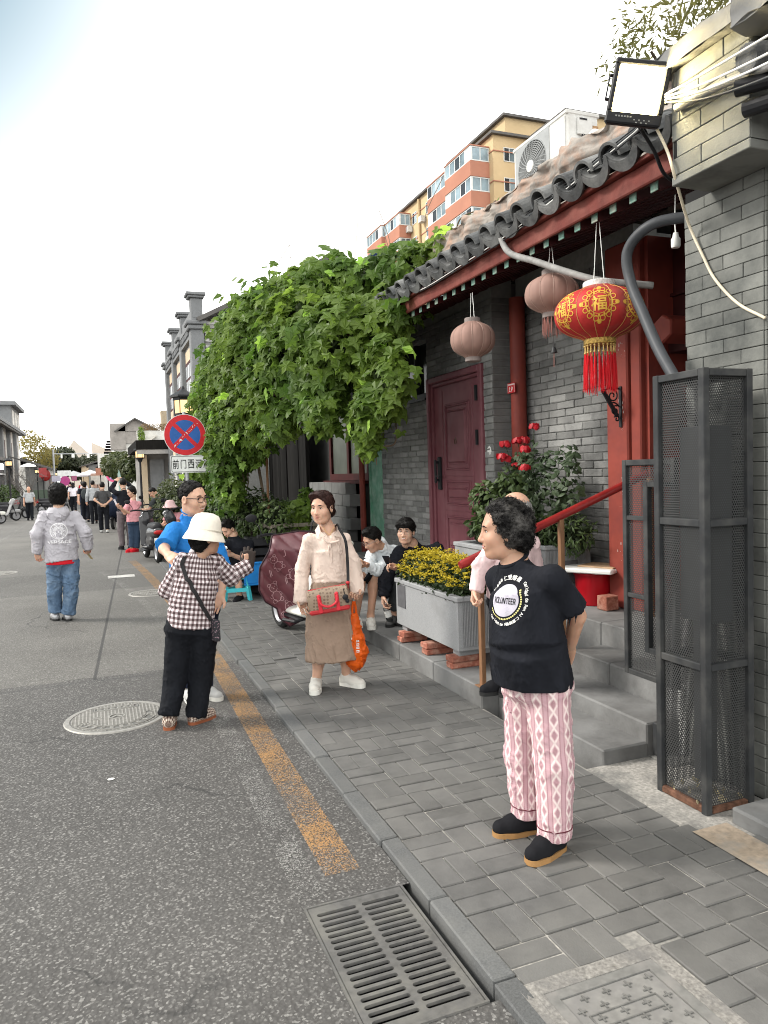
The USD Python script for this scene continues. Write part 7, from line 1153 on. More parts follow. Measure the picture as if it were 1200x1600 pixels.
for z in (.70, 1.375, 2.069):
    part(cg, 'rail', cat([bbox(2.588, 2.636, z, 2.588+.03, 2.894, z+.034, .003), bbox(2.621, 2.603, z, 2.849, 2.603+.03, z+.034, .003), bbox(2.852, 2.636, z, 2.882, 2.894, z+.034, .003), bbox(2.621, 2.897, z, 2.849, 2.927, z+.034, .003)]), CAGEM)
part(cg, 'foot_rail', cat([jitter(bbox(2.586, 2.63, .02, 2.622, 2.90, .055), .002), jitter(bbox(2.62, 2.602, .02, 2.85, 2.635, .05), .002)]), RUST)
def sheet(p0, p1, z0, z1): return trimesh.Trimesh([[*p0, z0], [*p1, z0], [*p1, z1], [*p0, z1]], [[0, 1, 2], [0, 2, 3]], process=False)
part(cg, 'mesh_panel', sheet((2.606, 2.63), (2.606, 2.90), .05, 2.075), PY); part(cg, 'mesh_panel', sheet((2.62, 2.621), (2.85, 2.621), .05, 2.075), PX); part(cg, 'mesh_panel', sheet((2.866, 2.63), (2.866, 2.90), .05, 2.075), PY); part(cg, 'mesh_panel', sheet((2.62, 2.909), (2.85, 2.909), .05, 2.075), PX)
part(cg, 'roof_plate', box(2.62, 2.63, 2.085, 2.85, 2.9, 2.09), CAGEM)
part(cg, 'meter_box', cat([bbox(2.70, 2.68, .9, 2.84, 2.88, 1.85), bbox(2.72, 2.74, .1, 2.80, 2.82, .9)]), PLASTGREY)
q = np.random.default_rng(9); lt = []
for k in range(26): m = ball((0, 0, 0), q.uniform(.006, .016), 1, (1.4, 1, .3)); m.apply_transform(trimesh.transformations.random_rotation_matrix(q.uniform(size=3))); m.apply_translation((q.uniform(2.6, 2.86), q.uniform(2.62, 2.9), .055)); lt.append(m)
part(cg, 'litter', cat(lt), mat('dry_litter', (.28, .24, .15), .9, .6, 40), kind='stuff')
c2 = thing('mesh_gate', 'dark grey perforated gate panel behind the tall cage, beside the steps', 'gate')
xg = 2.80; y0_, y1_ = 3.02, 3.43
part(c2, 'frame', cat([bbox(xg, y1_-.032, .475, xg+.035, y1_, 1.70, .003), bbox(xg, y0_, .475, xg+.035, y0_+.03, 1.70, .003), bbox(xg+.001, y0_+.03, .475, xg+.034, y1_-.032, .505, .003), bbox(xg+.001, y0_+.03, 1.668, xg+.034, y1_-.032, 1.70, .003), bbox(xg+.002, y0_+.21, .92, xg+.03, y1_-.032, .945, .003), bbox(xg+.002, y0_+.21, 1.36, xg+.03, y1_-.032, 1.385, .003)]), CAGEM)
part(c2, 'inner_frame', cat([bbox(xg-.03, y0_+.17, .64, xg+.004, y0_+.205, 1.58, .003), bbox(xg-.03, y0_+.03, .64, xg+.004, y0_+.17, .67, .003), bbox(xg-.03, y0_+.03, 1.55, xg+.004, y0_+.17, 1.58, .003)]), CAGEM)
part(c2, 'mesh_panel', sheet((xg+.018, y0_+.03), (xg+.018, y1_-.03), .50, 1.67), PY); part(c2, 'bracket', bar((xg+.02, y0_+.02, .6), (3.06, y0_+.14, .6), .03), CAGEM); part(c2, 'bracket', bar((xg+.02, y0_+.02, 1.5), (3.06, y0_+.14, 1.5), .03), CAGEM)
single('white_pipe', cat([tube([(3.03, 3.22, -.05), (3.03, 3.22, .42)], .022, 10)]), WHITEPL, 'short white plastic pipe standing behind the tall cage', 'pipe')
single('channel_post', jitter(bbox(2.86, 3.235, .02, 2.90, 3.275, .22), .001), CAGEM, 'short black steel stub at the end of the second step', 'post')
hr = thing('handrail', 'red wooden handrail on brown posts beside the steps', 'handrail')
ra, rz_ = V(2.27, 4.44, 1.028), V(3.92, 4.52, 1.595)
part(hr, 'rail', cat([tube([ra, ra+(rz_-ra)*.02, rz_], [.026, .030, .030], 14)]), RAILRED, 40)
for x, zb in ((2.436, .17), (3.10, .21), (3.90, LZ)): part(hr, 'post', cat([bbox(x-.017, 4.443, zb, x+.017, 4.483, ra[2]+(x-ra[0])*.3436-.02, .003), bbox(x-.045, 4.42, zb, x+.045, 4.505, zb+.008, .003)]), BROWNWOOD)
bk = thing('bucket', 'red plastic bucket on the landing below the red post, covered with a white board', 'bucket', (3.86, 5.10, LZ))
part(bk, 'tub', lathe([(0, .0), (.135, 0), (.14, .008), (.158, .25), (.168, .25), (.168, .275), (.156, .275), (.135, .02), (0, .02)], 36), mat('bucket_red', (.34, .006, .012), .35, .1, 5, coat=.2), 40)
lb_ = thing('foam_board', 'white foam board lying across the red bucket', 'board', (3.86, 5.10, LZ+.277), .5); m = bbox(-.20, -.235, 0, .20, .235, .036, .008); part(lb_, 'board', warp(m.subdivide().subdivide().subdivide(), .004, 30), WHITEPL)
single('plywood_offcut', (lambda m: (m.apply_transform(trimesh.transformations.rotation_matrix(.42, [0, 0, 1])), m.apply_translation((3.92, 5.06, LZ+.314)), m)[2])(bbox(-.13, -.16, 0, .13, .16, .012, .002)), mat('plywood', (.40, .27, .165), .8, .15, 9), 'thin brown plywood piece on top of the white board', 'board')
single('loose_brick', jitter(bbox(3.72, 4.76, LZ+.002, 3.84, 4.88, LZ+.115, .006), .003), REDBRICK, 'worn red brick on the landing between the bucket and the cage', 'brick')
# ---------------------------------------------------------------- lanterns
def lantern(loc, r, hh, label, mats, gores=16, tassel=True, emblem=False, strings=None):
    body, rib, cap, tas = mats; t = thing('lantern', label, 'lantern', loc); n = 96; prof = []; zs = np.linspace(-1, 1, 21)
    v = []; w = np.arange(n)*2*pi/n
    for z in zs: rr = max(.36, (1-abs(z)**2.5)**.5 if abs(z) < 1 else 0) if abs(z) > .93 else (1-abs(z)**2.4)**.52; R_ = r*max(rr, .36)*(1-.035*np.abs(np.cos(w*gores/2))**6); v.append(np.c_[R_*np.cos(w), R_*np.sin(w), np.full(n, z*hh)])
    k = len(zs); v = np.vstack(v); j = np.arange(n); j2 = (j+1) % n; f = np.vstack([np.vstack([np.stack([i*n+j, i*n+j2, (i+1)*n+j2], 1), np.stack([i*n+j, (i+1)*n+j2, (i+1)*n+j], 1)]) for i in range(k-1)]); bm_ = trimesh.Trimesh(v, f, process=False); bp = part(t, 'body', bm_, body, True)
    ribs = [];
    for g_ in range(gores):
        a = (g_+.0)*2*pi/gores*1.0; ribs.append(tube([(max(.36, (1-abs(z)**2.4)**.52 if abs(z) < 1 else 0)*r*.972*cos(a), max(.36, (1-abs(z)**2.4)**.52 if abs(z) < 1 else 0)*r*.972*sin(a), z*hh) for z in zs], .0022, 4))
    part(bp, 'ribs', cat(ribs), rib); cr = r*.34
    part(t, 'cap', lathe([(0, hh+.035), (cr, hh+.035), (cr*1.04, hh+.03), (cr*1.04, hh-.006), (0, hh-.006)], 28), cap); part(t, 'collar', cat([lathe([(0, -hh+.004), (cr*1.02, -hh+.004), (cr*1.05, -hh-.002), (cr*1.05, -hh-.032), (cr, -hh-.036), (0, -hh-.036)], 28)]), cap if not emblem else mat('gold_collar', (.42, .27, .07), .45, .6, 90, metal=.4))
    if strings:
        for s in (-1, 1): part(t, 'string', tube([(0, s*cr*.55, hh+.03), (0, s*.012, strings)], .0028, 5), WHITEPL)
    if tassel:
        q = np.random.default_rng(int(r*1000)); ts = []
        for g_ in range(22 if emblem else 14):
            a = g_*2*pi/(22 if emblem else 14); L = tassel*(1+q.uniform(-.06, .06)); x, y = cr*.98*cos(a), cr*.98*sin(a)
            if emblem: part(t, 'tassel_bead', cat([ball((x, y, -hh-.044), .008, 1), cyl((x, y, -hh-.05), (x, y, -hh-.085), .004, n=5), ball((x, y, -hh-.088), .007, 1)]), mat('gold_bead', (.50, .34, .12), .4, metal=.5))
            z0 = -hh-(.09 if emblem else .036)
            for s in range(9 if emblem else 4): dx, dy = q.normal(0, .0045, 2); ts.append(tube([(x+dx*.4, y+dy*.4, z0), (x+dx*1.3, y+dy*1.3, z0-L*.5), (x+dx*2+q.normal(0, .003), y+dy*2, z0-L*q.uniform(.9, 1.04))], [.0018, .0022, .0014], 4))
        part(t, 'tassels', cat(ts), tas, kind='stuff')
    return t, bp, bm_
lpos = V(3.12, 4.02, 2.665)
lt_, lb2, lm_ = lantern(lpos, .287, .168, 'large red lantern with gold character and scarlet tassels, hanging nearest under the eaves', (mat('lantern_red', (.40, .028, .026), .6, .15, 5, dirt=(.30, .07, .055), dscale=4), mat('lantern_gold', (.55, .32, .10), .5), mat('lantern_cap', (.62, .61, .58), .5, .3, 60), mat('tassel_red', (.62, .012, .02), .7)), 16, .25, True, .60)
vw = nrm(EYE-lpos)*V(1, 1, 0); gold = mat('lantern_print', (.62, .36, .05), .5)
for k, off in enumerate((.0, .95, -.95, 1.9, -1.9, pi)):
    n_ = V(vw[0]*cos(off)-vw[1]*sin(off), vw[0]*sin(off)+vw[1]*cos(off), .0); n_ = nrm(n_); ex = np.cross(UPW, n_); pol = [glyph('福', .095), Point(0, 0).buffer(.083).difference(Point(0, 0).buffer(.078)), Point(0, 0).buffer(.066).difference(Point(0, 0).buffer(.063))]
    for a in np.arange(0, 2*pi, 2*pi/14): pol += [Point(.092*cos(a), .092*sin(a)).buffer(.017).difference(Point(.092*cos(a), .092*sin(a)).buffer(.012)), Point(.073*cos(a+.2), .073*sin(a+.2)).buffer(.006)]
    for a in np.arange(0, 2*pi, 2*pi/4): pol += [Point(.108*cos(a), .108*sin(a)).buffer(.013)]
    d = decal(lm_, unary_union(pol), (0, 0, .012), ex, UPW, .0025, .012)
    if d is not None: part(lb2, 'gold_print', d, gold)
FADE = (mat('lantern_faded', (.27, .165, .135), .7, .1, 6), mat('lantern_seam', (.36, .25, .21), .7), mat('lantern_cap_grey', (.24, .20, .185), .7), mat('tassel_faded', (.33, .15, .125), .8))
lantern((3.15, 4.595, 2.925), .195, .135, 'faded brown lantern with tassels, half hidden behind the red lantern', FADE, 12, .13, False, .33)
lantern((3.10, 5.71, 2.79), .195, .150, 'faded brown lantern without tassels, hanging in front of the maroon door', FADE, 12, False, False, .40)
bl = thing('bell', 'tiny grey bell with a faded tassel hanging below the second brown lantern', 'bell', (3.15, 4.58, 2.50)); part(bl, 'bell', lathe([(0, .045), (.012, .042), (.018, .02), (.026, 0), (.022, 0), (0, .02)], 16), CAGEM, True); part(bl, 'cord', tube([(0, 0, .04), (0, 0, .26)], .0015, 4), BLACKM); part(bl, 'tassel', cat([tube([(x, y, .01), (x*2, y*2, -.10)], .0015, 4) for x, y in ((.002, 0), (-.003, .002), (.0, -.003), (.004, .003))]), FADE[3])
# ---------------------------------------------------------------- roof things: cooler, floodlight, pipes and cables
ac = thing('air_conditioner', 'white outdoor air-conditioning unit standing on the lumpy roof ridge', 'air conditioner'); x0, ya, yb, z0, z1 = 4.0, 5.56, 6.44, 4.24, 4.79
part(ac, 'case', cat([bbox(x0, ya, z0, x0+.34, yb, z1, .02), bbox(x0-.008, ya-.006, z1-.03, x0+.348, yb+.006, z1+.008, .008)]), ACM); part(ac, 'front_panel', bbox(x0-.006, ya+.02, z0+.03, x0, ya+.30, z1-.04, .004), ACM); cy, cz, R_ = 6.10, 4.51, .232
part(ac, 'grille_back', bbox(x0-.004, cy-.28, z0+.02, x0+.0, cy+.28, z1-.035, .003), mat('cooler_dark', (.06, .062, .062), .7)); gr_ = [tube([(x0-.014-.012*(1-(r_/R_)**2), cy+r_*cos(a), cz+r_*sin(a)) for a in np.linspace(0, 2*pi, 40)[:-1]], .0042, 4, True) for r_ in np.linspace(.055, R_, 11)]
for a in np.linspace(0, 2*pi, 29)[:-1]: gr_.append(tube([(x0-.016-.010*(1-(r_/R_)**2), cy+r_*cos(a+r_*1.6), cz+r_*sin(a+r_*1.6)) for r_ in np.linspace(.05, R_, 6)], .0042, 4))
fr_ = extrude(sbox(-.285, -.262, .285, .25).difference(Point(0, 0).buffer(R_+.004, 24)), .008); gr_.append(place(fr_, (x0-.012, cy, cz), (0, 1, 0), (0, 0, 1)))
part(ac, 'fan_grille', cat(gr_), ACGRILL); part(ac, 'fan_hub', lathe([(0, .012), (.05, .010), (.054, 0), (0, 0)], 24, (x0-.03, cy, cz), (-1, 0, 0)), WHITEPL); part(ac, 'side_cover', bbox(x0+.10, ya-.022, z1-.20, x0+.26, ya, z1-.05, .006), ACM); part(ac, 'handle_slot', box(x0+.12, ya-.025, z1-.075, x0+.20, ya-.02, z1-.06), BLACKM)
part(ac, 'rust_patch', box(x0+.25, ya-.0015, z1-.17, x0+.335, ya, z1-.10), mat('rusty_paint', (.36, .22, .12), .9, .5, 40)); part(ac, 'wire', cat([tube(bez([(x0+.15, ya-.02, z1-.2), (x0+.12, ya-.03, z1-.35), (x0+.26, ya-.03, z0+.08)], 6), .006, 5), tube(bez([(x0+.17, ya-.02, z1-.2), (x0+.17, ya-.04, z1-.33), (x0+.30, ya-.02, z0+.10)], 6), .006, 5)]), BLACKM)
part(ac, 'pipes', cat([tube(bez([(x0+.3, ya-.02, z0+.05), (x0+.2, ya-.22, z0+.20), (x0-.05, ya-.42, z0+.16), (x0-.25, ya-.55, z0-.22)], 8), .026, 8), tube(bez([(x0+.3, ya-.02, z0+.1), (x0+.2, ya-.2, z0+.26), (x0-.0, ya-.36, z0+.16), (x0-.2, ya-.5, z0-.15)], 8), .020, 8)]), WHITEPL, True)
part(ac, 'feet', cat([box(x0+.02, ya+.1, z0-.1, x0+.32, ya+.16, z0), box(x0+.02, yb-.16, z0-.12, x0+.32, yb-.1, z0)]), ACM)
fl_ = thing('floodlight', 'lit black LED floodlight fixed to the corner of the brick pier head', 'floodlight'); fc = V(2.60, 3.02, 3.515); fn = nrm(V(-.50, -.84, -.10)); fx = nrm(np.cross(UPW*.97+V(.10, -.16, 0)*0+np.cross(fn, V(0, 0, 1))*(-.20), fn)); fy = np.cross(fn, fx)
def fplace(m): return place(m, fc, fx, fy)
part(fl_, 'housing', fplace(cat([bbox(-.135, -.152, -.045, .135, .145, .0, .012), bbox(-.105, -.11, -.07, .105, .11, -.04, .01)] + [box(-.10+.022*k, -.10, -.09, -.094+.022*k, .10, -.05) for k in range(10)])), BLACKM); part(fl_, 'rim', fplace(cat([bbox(-.135, .118, -.001, .135, .146, .014, .006), bbox(-.135, -.153, -.001, .135, -.098, .014, .006), bbox(-.135, -.099, -.001, -.108, .119, .014, .006), bbox(.108, -.099, -.001, .135, .119, .014, .006)])), BLACKM)
part(fl_, 'lens', fplace(box(-.107, -.097, .001, .107, .117, .006)), glow('flood_glow', (1, .82, .42), 75.0)); part(fl_, 'bracket', fplace(cat([bar((-.15, -.04, -.02), (-.15, .07, -.02), .006, .03), bar((-.15, .07, -.02), (-.13, .07, -.02), .006, .03), bar((-.15, -.04, -.02), (-.13, -.04, -.02), .006, .03)])), BLACKM); part(fl_, 'bracket', fplace(cat([bar((.15, 0, -.02), (.15, 0, -.12), .006, .03), bar((.15, 0, -.12), (.0, 0, -.16), .006, .03)])), BLACKM)
part(fl_, 'print', fplace(cat([box(-.09+.014*k, -.125, .0145, -.081+.014*k, -.118, .0155) for k in range(6)] + [box(.0+.012*k, -.135 - .012*(k % 2), .0145, .008+.012*k, -.130-.012*(k % 2), .0155) for k in range(7)])), mat('faint_print', (.25, .25, .24), .7))
def cable(name, label, pts, r, m, n=10): return single(name, tube(bez(pts, n), r, 7), m, label, 'cable' if 'cable' in name or 'wire' in name else 'pipe', smooth=True)
cable('conduit', 'thick grey conduit curving down from the eaves into the top of the cage', [(3.12, 3.12, 3.0), (2.95, 3.32, 3.0), (2.9, 3.47, 2.90), (2.9, 3.455, 2.72), (2.88, 3.33, 2.51), (2.84, 3.17, 2.29), (2.80, 3.0, 2.10)], .031, PLASTGREY)
cable('conduit', 'lighter grey conduit bending from the roof tiles under the eaves behind the lanterns', [(3.0, 5.03, 3.56), (2.97, 4.98, 3.42), (2.98, 4.87, 3.28), (3.02, 4.6, 3.15), (3.08, 4.3, 3.0), (3.2, 4.1, 2.90), (3.5, 3.95, 2.85)], .024, mat('old_conduit', (.26, .255, .245), .7, .3, 14))
CR = mat('cream_cable', (.62, .55, .42), .5)
cable('cable', 'cream cable hanging from the floodlight down the face of the brick pier', [(2.70, 3.06, 3.44), (2.735, 2.98, 3.24), (2.735, 2.93, 3.10), (2.95, 3.06, 2.92), (2.985, 3.0, 2.74), (2.985, 2.92, 2.60), (2.985, 2.78, 2.45), (2.985, 2.62, 2.345)], .0075, CR)
cable('cable', 'black cable looping behind the floodlight down to the eaves', [(2.72, 3.16, 3.43), (2.85, 3.20, 3.34), (2.95, 3.24, 3.25), (3.05, 3.27, 3.22)], .010, BLACKM)
for k, (z, y) in enumerate(((3.372, 2.283), (3.30, 2.283), (3.262, 2.283), (3.205, 2.29))): cable('cable', ('topmost', 'second', 'third', 'lowest')[k] + ' of the pale cables running from the floodlight to the right edge', [(2.66, 2.90, 3.455-.012*k), (2.62, 2.6, (3.44+z)/2-.01*k), (2.6, 2.2, z), (2.58, 1.8, z-.03)], .0055, WHITEPL if k < 3 else PLASTGREY)
for k in range(4): cable('overhead_wire', ('upper', 'second', 'third', 'lowest')[k] + ' dark wire slung along the roof tiles from the floodlight to the vine', [(2.72, 3.14, 3.44-.01*k), (2.94, 3.6, 3.56-.014*k), (2.96, 4.65, 3.475-.022*k), (2.97, 5.6, 3.44-.02*k), (2.99, 6.6, 3.43-.012*k), (3.1, 7.6, 3.60)], .0042, (BLACKM, PLASTGREY, WHITEPL, BLACKM)[k])
single('sleeve_pipe', tube(bez([(2.725, 2.9, 3.40), (2.71, 2.6, 3.365), (2.66, 2.2, 3.27)], 6), .020, 8), mat('sleeve_grey', (.24, .24, .235), .7), 'grey corrugated sleeve crossing the pier head below the cables', 'pipe', smooth=True)
bb = thing('lamp_socket', 'small white lamp socket hanging under the eaves beside the pier', 'lamp socket', (3.2, 3.42, 2.92)); part(bb, 'socket', lathe([(0, 0), (.022, 0), (.026, .01), (.026, .05), (.018, .06), (.014, .085), (0, .085)], 16), WHITEPL, 40); part(bb, 'cord', tube([(0, 0, .08), (.004, .01, .14), (0, .0, .30)], .004, 5), WHITEPL)
sbk = thing('scroll_bracket', 'black wrought-iron scroll bracket on the red post', 'bracket'); o_ = V(3.894, 4.775, 2.13); cs = [bar(o_+V(0, 0, -.16), o_+V(0, 0, .16), .03, .008)]
def spiral(cx, cz, r0, turns, a0, s=1): return tube([(o_[0]-cx-r*cos(a), o_[1], o_[2]+cz+r*sin(a)) for a, r in ((a0+s*t*turns*2*pi, r0*(1-.8*t)) for t in np.linspace(0, 1, 22))], .006, 6)
cs += [spiral(.075, .085, .055, 1.4, 1.2), spiral(.05, -.03, .04, 1.2, 2.0, -1), spiral(.035, -.095, .028, 1.1, .5), tube(bez([o_+V(-.01, 0, .14), o_+V(-.09, 0, .15), o_+V(-.16, 0, .12)], 6), .007, 6), bar(o_+V(-.17, 0, .135), o_+V(-.03, 0, -.075), .016, .03), tube(bez([o_+V(-.01, 0, .0), o_+V(-.05, 0, .03), o_+V(-.10, 0, .03)], 6), .006, 6)]
part(sbk, 'scrolls', cat(cs), BLACKM)
single('torn_paper', jitter(trimesh.creation.extrude_polygon(Polygon([(-.05, -.03), (-.01, -.045), (.0, -.01), (.035, -.04), (.045, .02), (.0, .05), (-.03, .03)]), .002), .003).apply_transform(np.array([[0, 0, 1, XD-.004], [1, 0, 0, 6.70], [0, 1, 0, 1.86], [0, 0, 0, 1.]])), WHITEPL, 'torn scrap of white paper on the brick wall right of the maroon door', 'paper')
# ---------------------------------------------------------------- bags and things in hands
def bagmono():
    N, L = uv_nodes(1, 1); N = {'g': ('geometry', {}), 'v': ('voronoi_texture', {'scale': 42., 'randomness': 0.15, 'feature': 'f1'}), 'r': ('rgb_ramp', {'ramp': [(.0, (.12, .075, .05)), (.35, (.15, .10, .065)), (.45, (.27, .20, .14)), (.75, (.25, .18, .125))]}), 'p': ('principled_bsdf', {'roughness': .6})}; return raw('bag_canvas', N, [('g.position', 'v.vector'), ('v.distance', 'r.fac'), ('r.color', 'p.base_color')], 'p.BSDF')
sb_ = thing('shoulder_bag', 'brown patterned shoulder bag with red handles on the hip of the woman in cream', 'bag'); bo = V(1.548, 5.155, .765); bx = nrm(V(.950, -.29, .13)); bz = nrm(np.cross(bx, V(.30, .95, 0))); bz = bz if bz[2] > 0 else -bz; by = np.cross(bz, bx)
def bpl(m): M_ = np.eye(4); M_[:3, 0], M_[:3, 1], M_[:3, 2], M_[:3, 3] = bx, by, bz, bo; m = m.copy(); m.apply_transform(M_); return m
prof = [(-.150, .050, -.085, .072), (-.143, .062, -.093, .078), (-.05, .066, -.096, .082), (.05, .066, -.096, .082), (.143, .062, -.093, .078), (.150, .050, -.085, .072)]; vv, ff = [], []
for (x, d, zl, zh) in prof:
    for a in np.linspace(0, 2*pi, 20, endpoint=False): c_, s_ = cos(a), sin(a); z_ = zl if s_ < 0 else zh; vv.append((x, d*np.sign(c_)*abs(c_)**.6*(1-.45*max(s_, 0)**1.5), z_*np.sign(1)*abs(s_)**.55*(1 if s_ >= 0 else 1)*(1) if s_ >= 0 else -abs(zl)*abs(s_)**.4))
for i in range(len(prof)-1):
    for j in range(20): a, b = i*20+j, i*20+(j+1) % 20; ff += [[a, b, b+20], [a, b+20, a+20]]
for e in (0, len(prof)-1): vv.append((prof[e][0], 0, 0)); c0 = len(vv)-1; ff += [[c0, e*20+(j+1) % 20, e*20+j] if e == 0 else [c0, e*20+j, e*20+(j+1) % 20] for j in range(20)]
bm2 = trimesh.Trimesh(vv, ff, process=False); bm2.fix_normals(); b_ = part(sb_, 'body', bpl(bm2), bagmono(), 50); REDL = mat('red_leather', (.42, .03, .035), .45)
part(sb_, 'base_trim', bpl(cat([bbox(-.149, -.068, -.099, .149, .068, -.060, .012)])), REDL); part(sb_, 'zip', bpl(bbox(-.14, -.012, .070, .14, .012, .082, .004)), REDL)
part(sb_, 'handle', bpl(cat([tube(bez([(-.065, -.068, .03), (-.067, -.080, .02), (-.055, -.085, -.025), (0, -.088, -.048), (.055, -.085, -.025), (.067, -.080, .02), (.065, -.068, .03)], 6), .009, 8), bbox(-.078, -.076, -.09, -.05, -.062, .04, .004), bbox(.05, -.076, -.09, .078, -.062, .04, .004), ball((-.065, -.072, .035), .014, 1), ball((.065, -.072, .035), .014, 1)])), mat('red_handle', (.58, .035, .05), .35), True)
part(sb_, 'handle', bpl(tube(bez([(-.065, .05, .05), (-.06, .058, .0), (0, .06, -.02), (.06, .058, .0), (.065, .05, .05)], 6), .009, 8)), mat('red_handle', (.58, .035, .05)), True); part(sb_, 'tag', bpl(cat([ball((.125, -.085, .0), .022, 1, (1, .5, 1)), ball((.135, -.08, -.03), .016, 1), tube([(.12, -.07, .06), (.125, -.08, .02)], .003, 5)])), BLACKM)
st_pts = [(1.695, 5.30, 1.262), (1.715, 5.22, 1.18), (1.72, 5.20, 1.08), (1.715, 5.18, .98), (1.705, 5.15, .90), (1.69, 5.115, .855)]; pb_ = np.array(bez(st_pts, 6)); part(sb_, 'strap', cat([trimesh.Trimesh(*(lambda S: (np.vstack([pb_+S*.011, pb_-S*.011, pb_+S*.011+V(-.001, -.003, 0), pb_-S*.011+V(-.001, -.003, 0)]), np.vstack([[[a*len(pb_)+i, b*len(pb_)+i, b*len(pb_)+i+1], [a*len(pb_)+i, b*len(pb_)+i+1, a*len(pb_)+i+1]] for i in range(len(pb_)-1) for a, b in ((0, 1), (3, 2), (2, 0), (1, 3))])))(V(.96, -.28, 0)), process=False), tube(bez([(1.695, 5.30, 1.262), (1.70, 5.36, 1.285), (1.70, 5.46, 1.22), (1.66, 5.53, 1.05), (1.5, 5.53, .92)], 6), .008, 6)]), LEATHER); part(sb_, 'buckle', cat([ball((1.69, 5.115, .872), .016, 1, (1, 1, .8)), tube([(1.69, 5.115, .86), (1.692, 5.117, .83)], .004, 6)]), REDL)
ob = thing('orange_bag', 'bright orange carrier bag hanging from the hand of the woman in cream', 'bag'); oc = V(1.786, 5.272, 0); F = Field(oc+V(-.16, -.16, .15), oc+V(.16, .16, .80), .006); ax_ = V(.957, -.289, 0)
F.ecyl(oc+V(0, 0, .605), oc+V(.0, 0, .42), ax_, (.026, .02), (.064, .042), .02); F.ecyl(oc+V(0, 0, .43), oc+V(.004, 0, .30), ax_, (.064, .042), (.092, .062), .03); F.ecyl(oc+V(.004, 0, .31), oc+V(-.008, 0, .215), ax_, (.092, .062), (.068, .055), .02, False, False)
om = folds(F.mesh(1), .006, (24, 24, 9), 21); om = folds(om, .003, (60, 60, 26), 22); ORG = mat('orange_plastic', (.78, .125, .012), .35, .1, 14, trans=.25); part(ob, 'body', om, ORG, True)
part(ob, 'handle', cat([tube(bez([oc+V(.015, 0, .59), oc+V(.012, .0, .65), oc+V(.002, 0, .70)], 6), [.010]*13, 8), tube(bez([oc+V(-.015, .008, .59), oc+V(-.012, .008, .65), oc+V(-.002, .005, .70)], 6), [.010]*13, 8)]), ORG, True)
nf = nrm(EYE*V(1, 1, 0)-oc); mk = unary_union([sbox(.006+dx, y-.008, .006+dx+w_2, y+.008).difference(sbox(.008+dx, y-.003, .006+dx+w_2-.002, y+.002)) for y in (-.04, -.015, .01, .035) for dx, w_2 in ((0, .022),)] + [sbox(-.03, y, -.024, y+.012) for y in (.05, .08, .11)]); d = decal(om, mk, oc+V(0, 0, .37), np.cross(UPW, nf), UPW, .002, .01)
if d is not None: part(ob, 'print', d, WHITEPL)
def handheld(name, label, J, s, m, mm, catg, dz=0., up=None):
    g = {k: np.array(v)+np.array(J['base']) for k, v in J.items() if k != 'base'}; d = nrm(g['ha'+s]-g['wr'+s]); p = g['ha'+s]+d*.045+V(0, 0, dz); R_ = axes_from(up if up is not None else V(0, -1, .6)); m.vertices = m.vertices@R_.T+p; return single(name, m, mm, label, catg)
PH = mat('phone_glass', (.015, .016, .02), .15)
handheld('phone', 'black phone in the hand of the grinning man in the black jacket', SITR, 'B', bbox(-.036, -.075, -.004, .036, .075, .004, .003), PH, 'phone', .035, V(.5, .5, -.7)); handheld('phone', 'dark phone held by the man in the white hooded jacket', SITL, 'A', bbox(-.036, -.075, -.004, .036, .075, .004, .003), PH, 'phone', .02, V(-.8, -.3, -.1)); handheld('phone', 'phone in the hand of the woman in the pink T-shirt', PINK, 'A', bbox(-.036, -.075, -.004, .036, .075, .004, .003), PALETEE, 'phone', .03, V(.3, .2, -.8)); handheld('phone', 'gold-backed phone in the right hand of the person in the pale hoodie', JEANS, 'B', bbox(-.036, -.075, -.005, .036, .075, .005, .003), mat('gold_phone', (.35, .27, .13), .3, metal=.5), 'phone', .0, V(.5, .2, -.8))
fw = handheld('food_wrap', 'white paper food wrap held up by the man eating on the stool', EATER, 'B', cat([tube([(0, -.09, 0), (0, 0, .01), (0, .09, 0)], [.018, .026, .020], 10)]), WHITEPL, 'food', .03, V(.9, -.2, .35))
bt = thing('plastic_bottle', 'clear plastic bottle dangling from the hand of the grinning man', 'bottle'); p_ = V(*SITR['haA'])+V(*SITR['base'])+V(0, -.015, -.085); CLEAR = raw('clear_plastic', {'t': ('transparent_bsdf', {'color': (.93, .95, .95)}), 'gl': ('glossy_bsdf', {'roughness': .08}), 'fr': ('fresnel', {'IOR': 1.4}), 'm': ('mix_closure', {})}, [('fr.fac', 'm.fac'), ('t.BSDF', 'm.closure1'), ('gl.BSDF', 'm.closure2')], 'm.closure')
ti = nrm(V(.25, -.1, -1)); part(bt, 'bottle', lathe([(0, 0), (.012, 0), (.013, .02), (.030, .05), (.032, .17), (.028, .185), (0, .185)], 20, p_+V(0, 0, .06), ti), CLEAR, 40); part(bt, 'label', lathe([(.0328, .075), (.0328, .14)], 20, p_+V(0, 0, .06), ti), WHITEPL); part(bt, 'cap', lathe([(0, -.012), (.014, -.012), (.014, .01), (0, .01)], 14, p_+V(0, 0, .06), ti), WHITEPL)
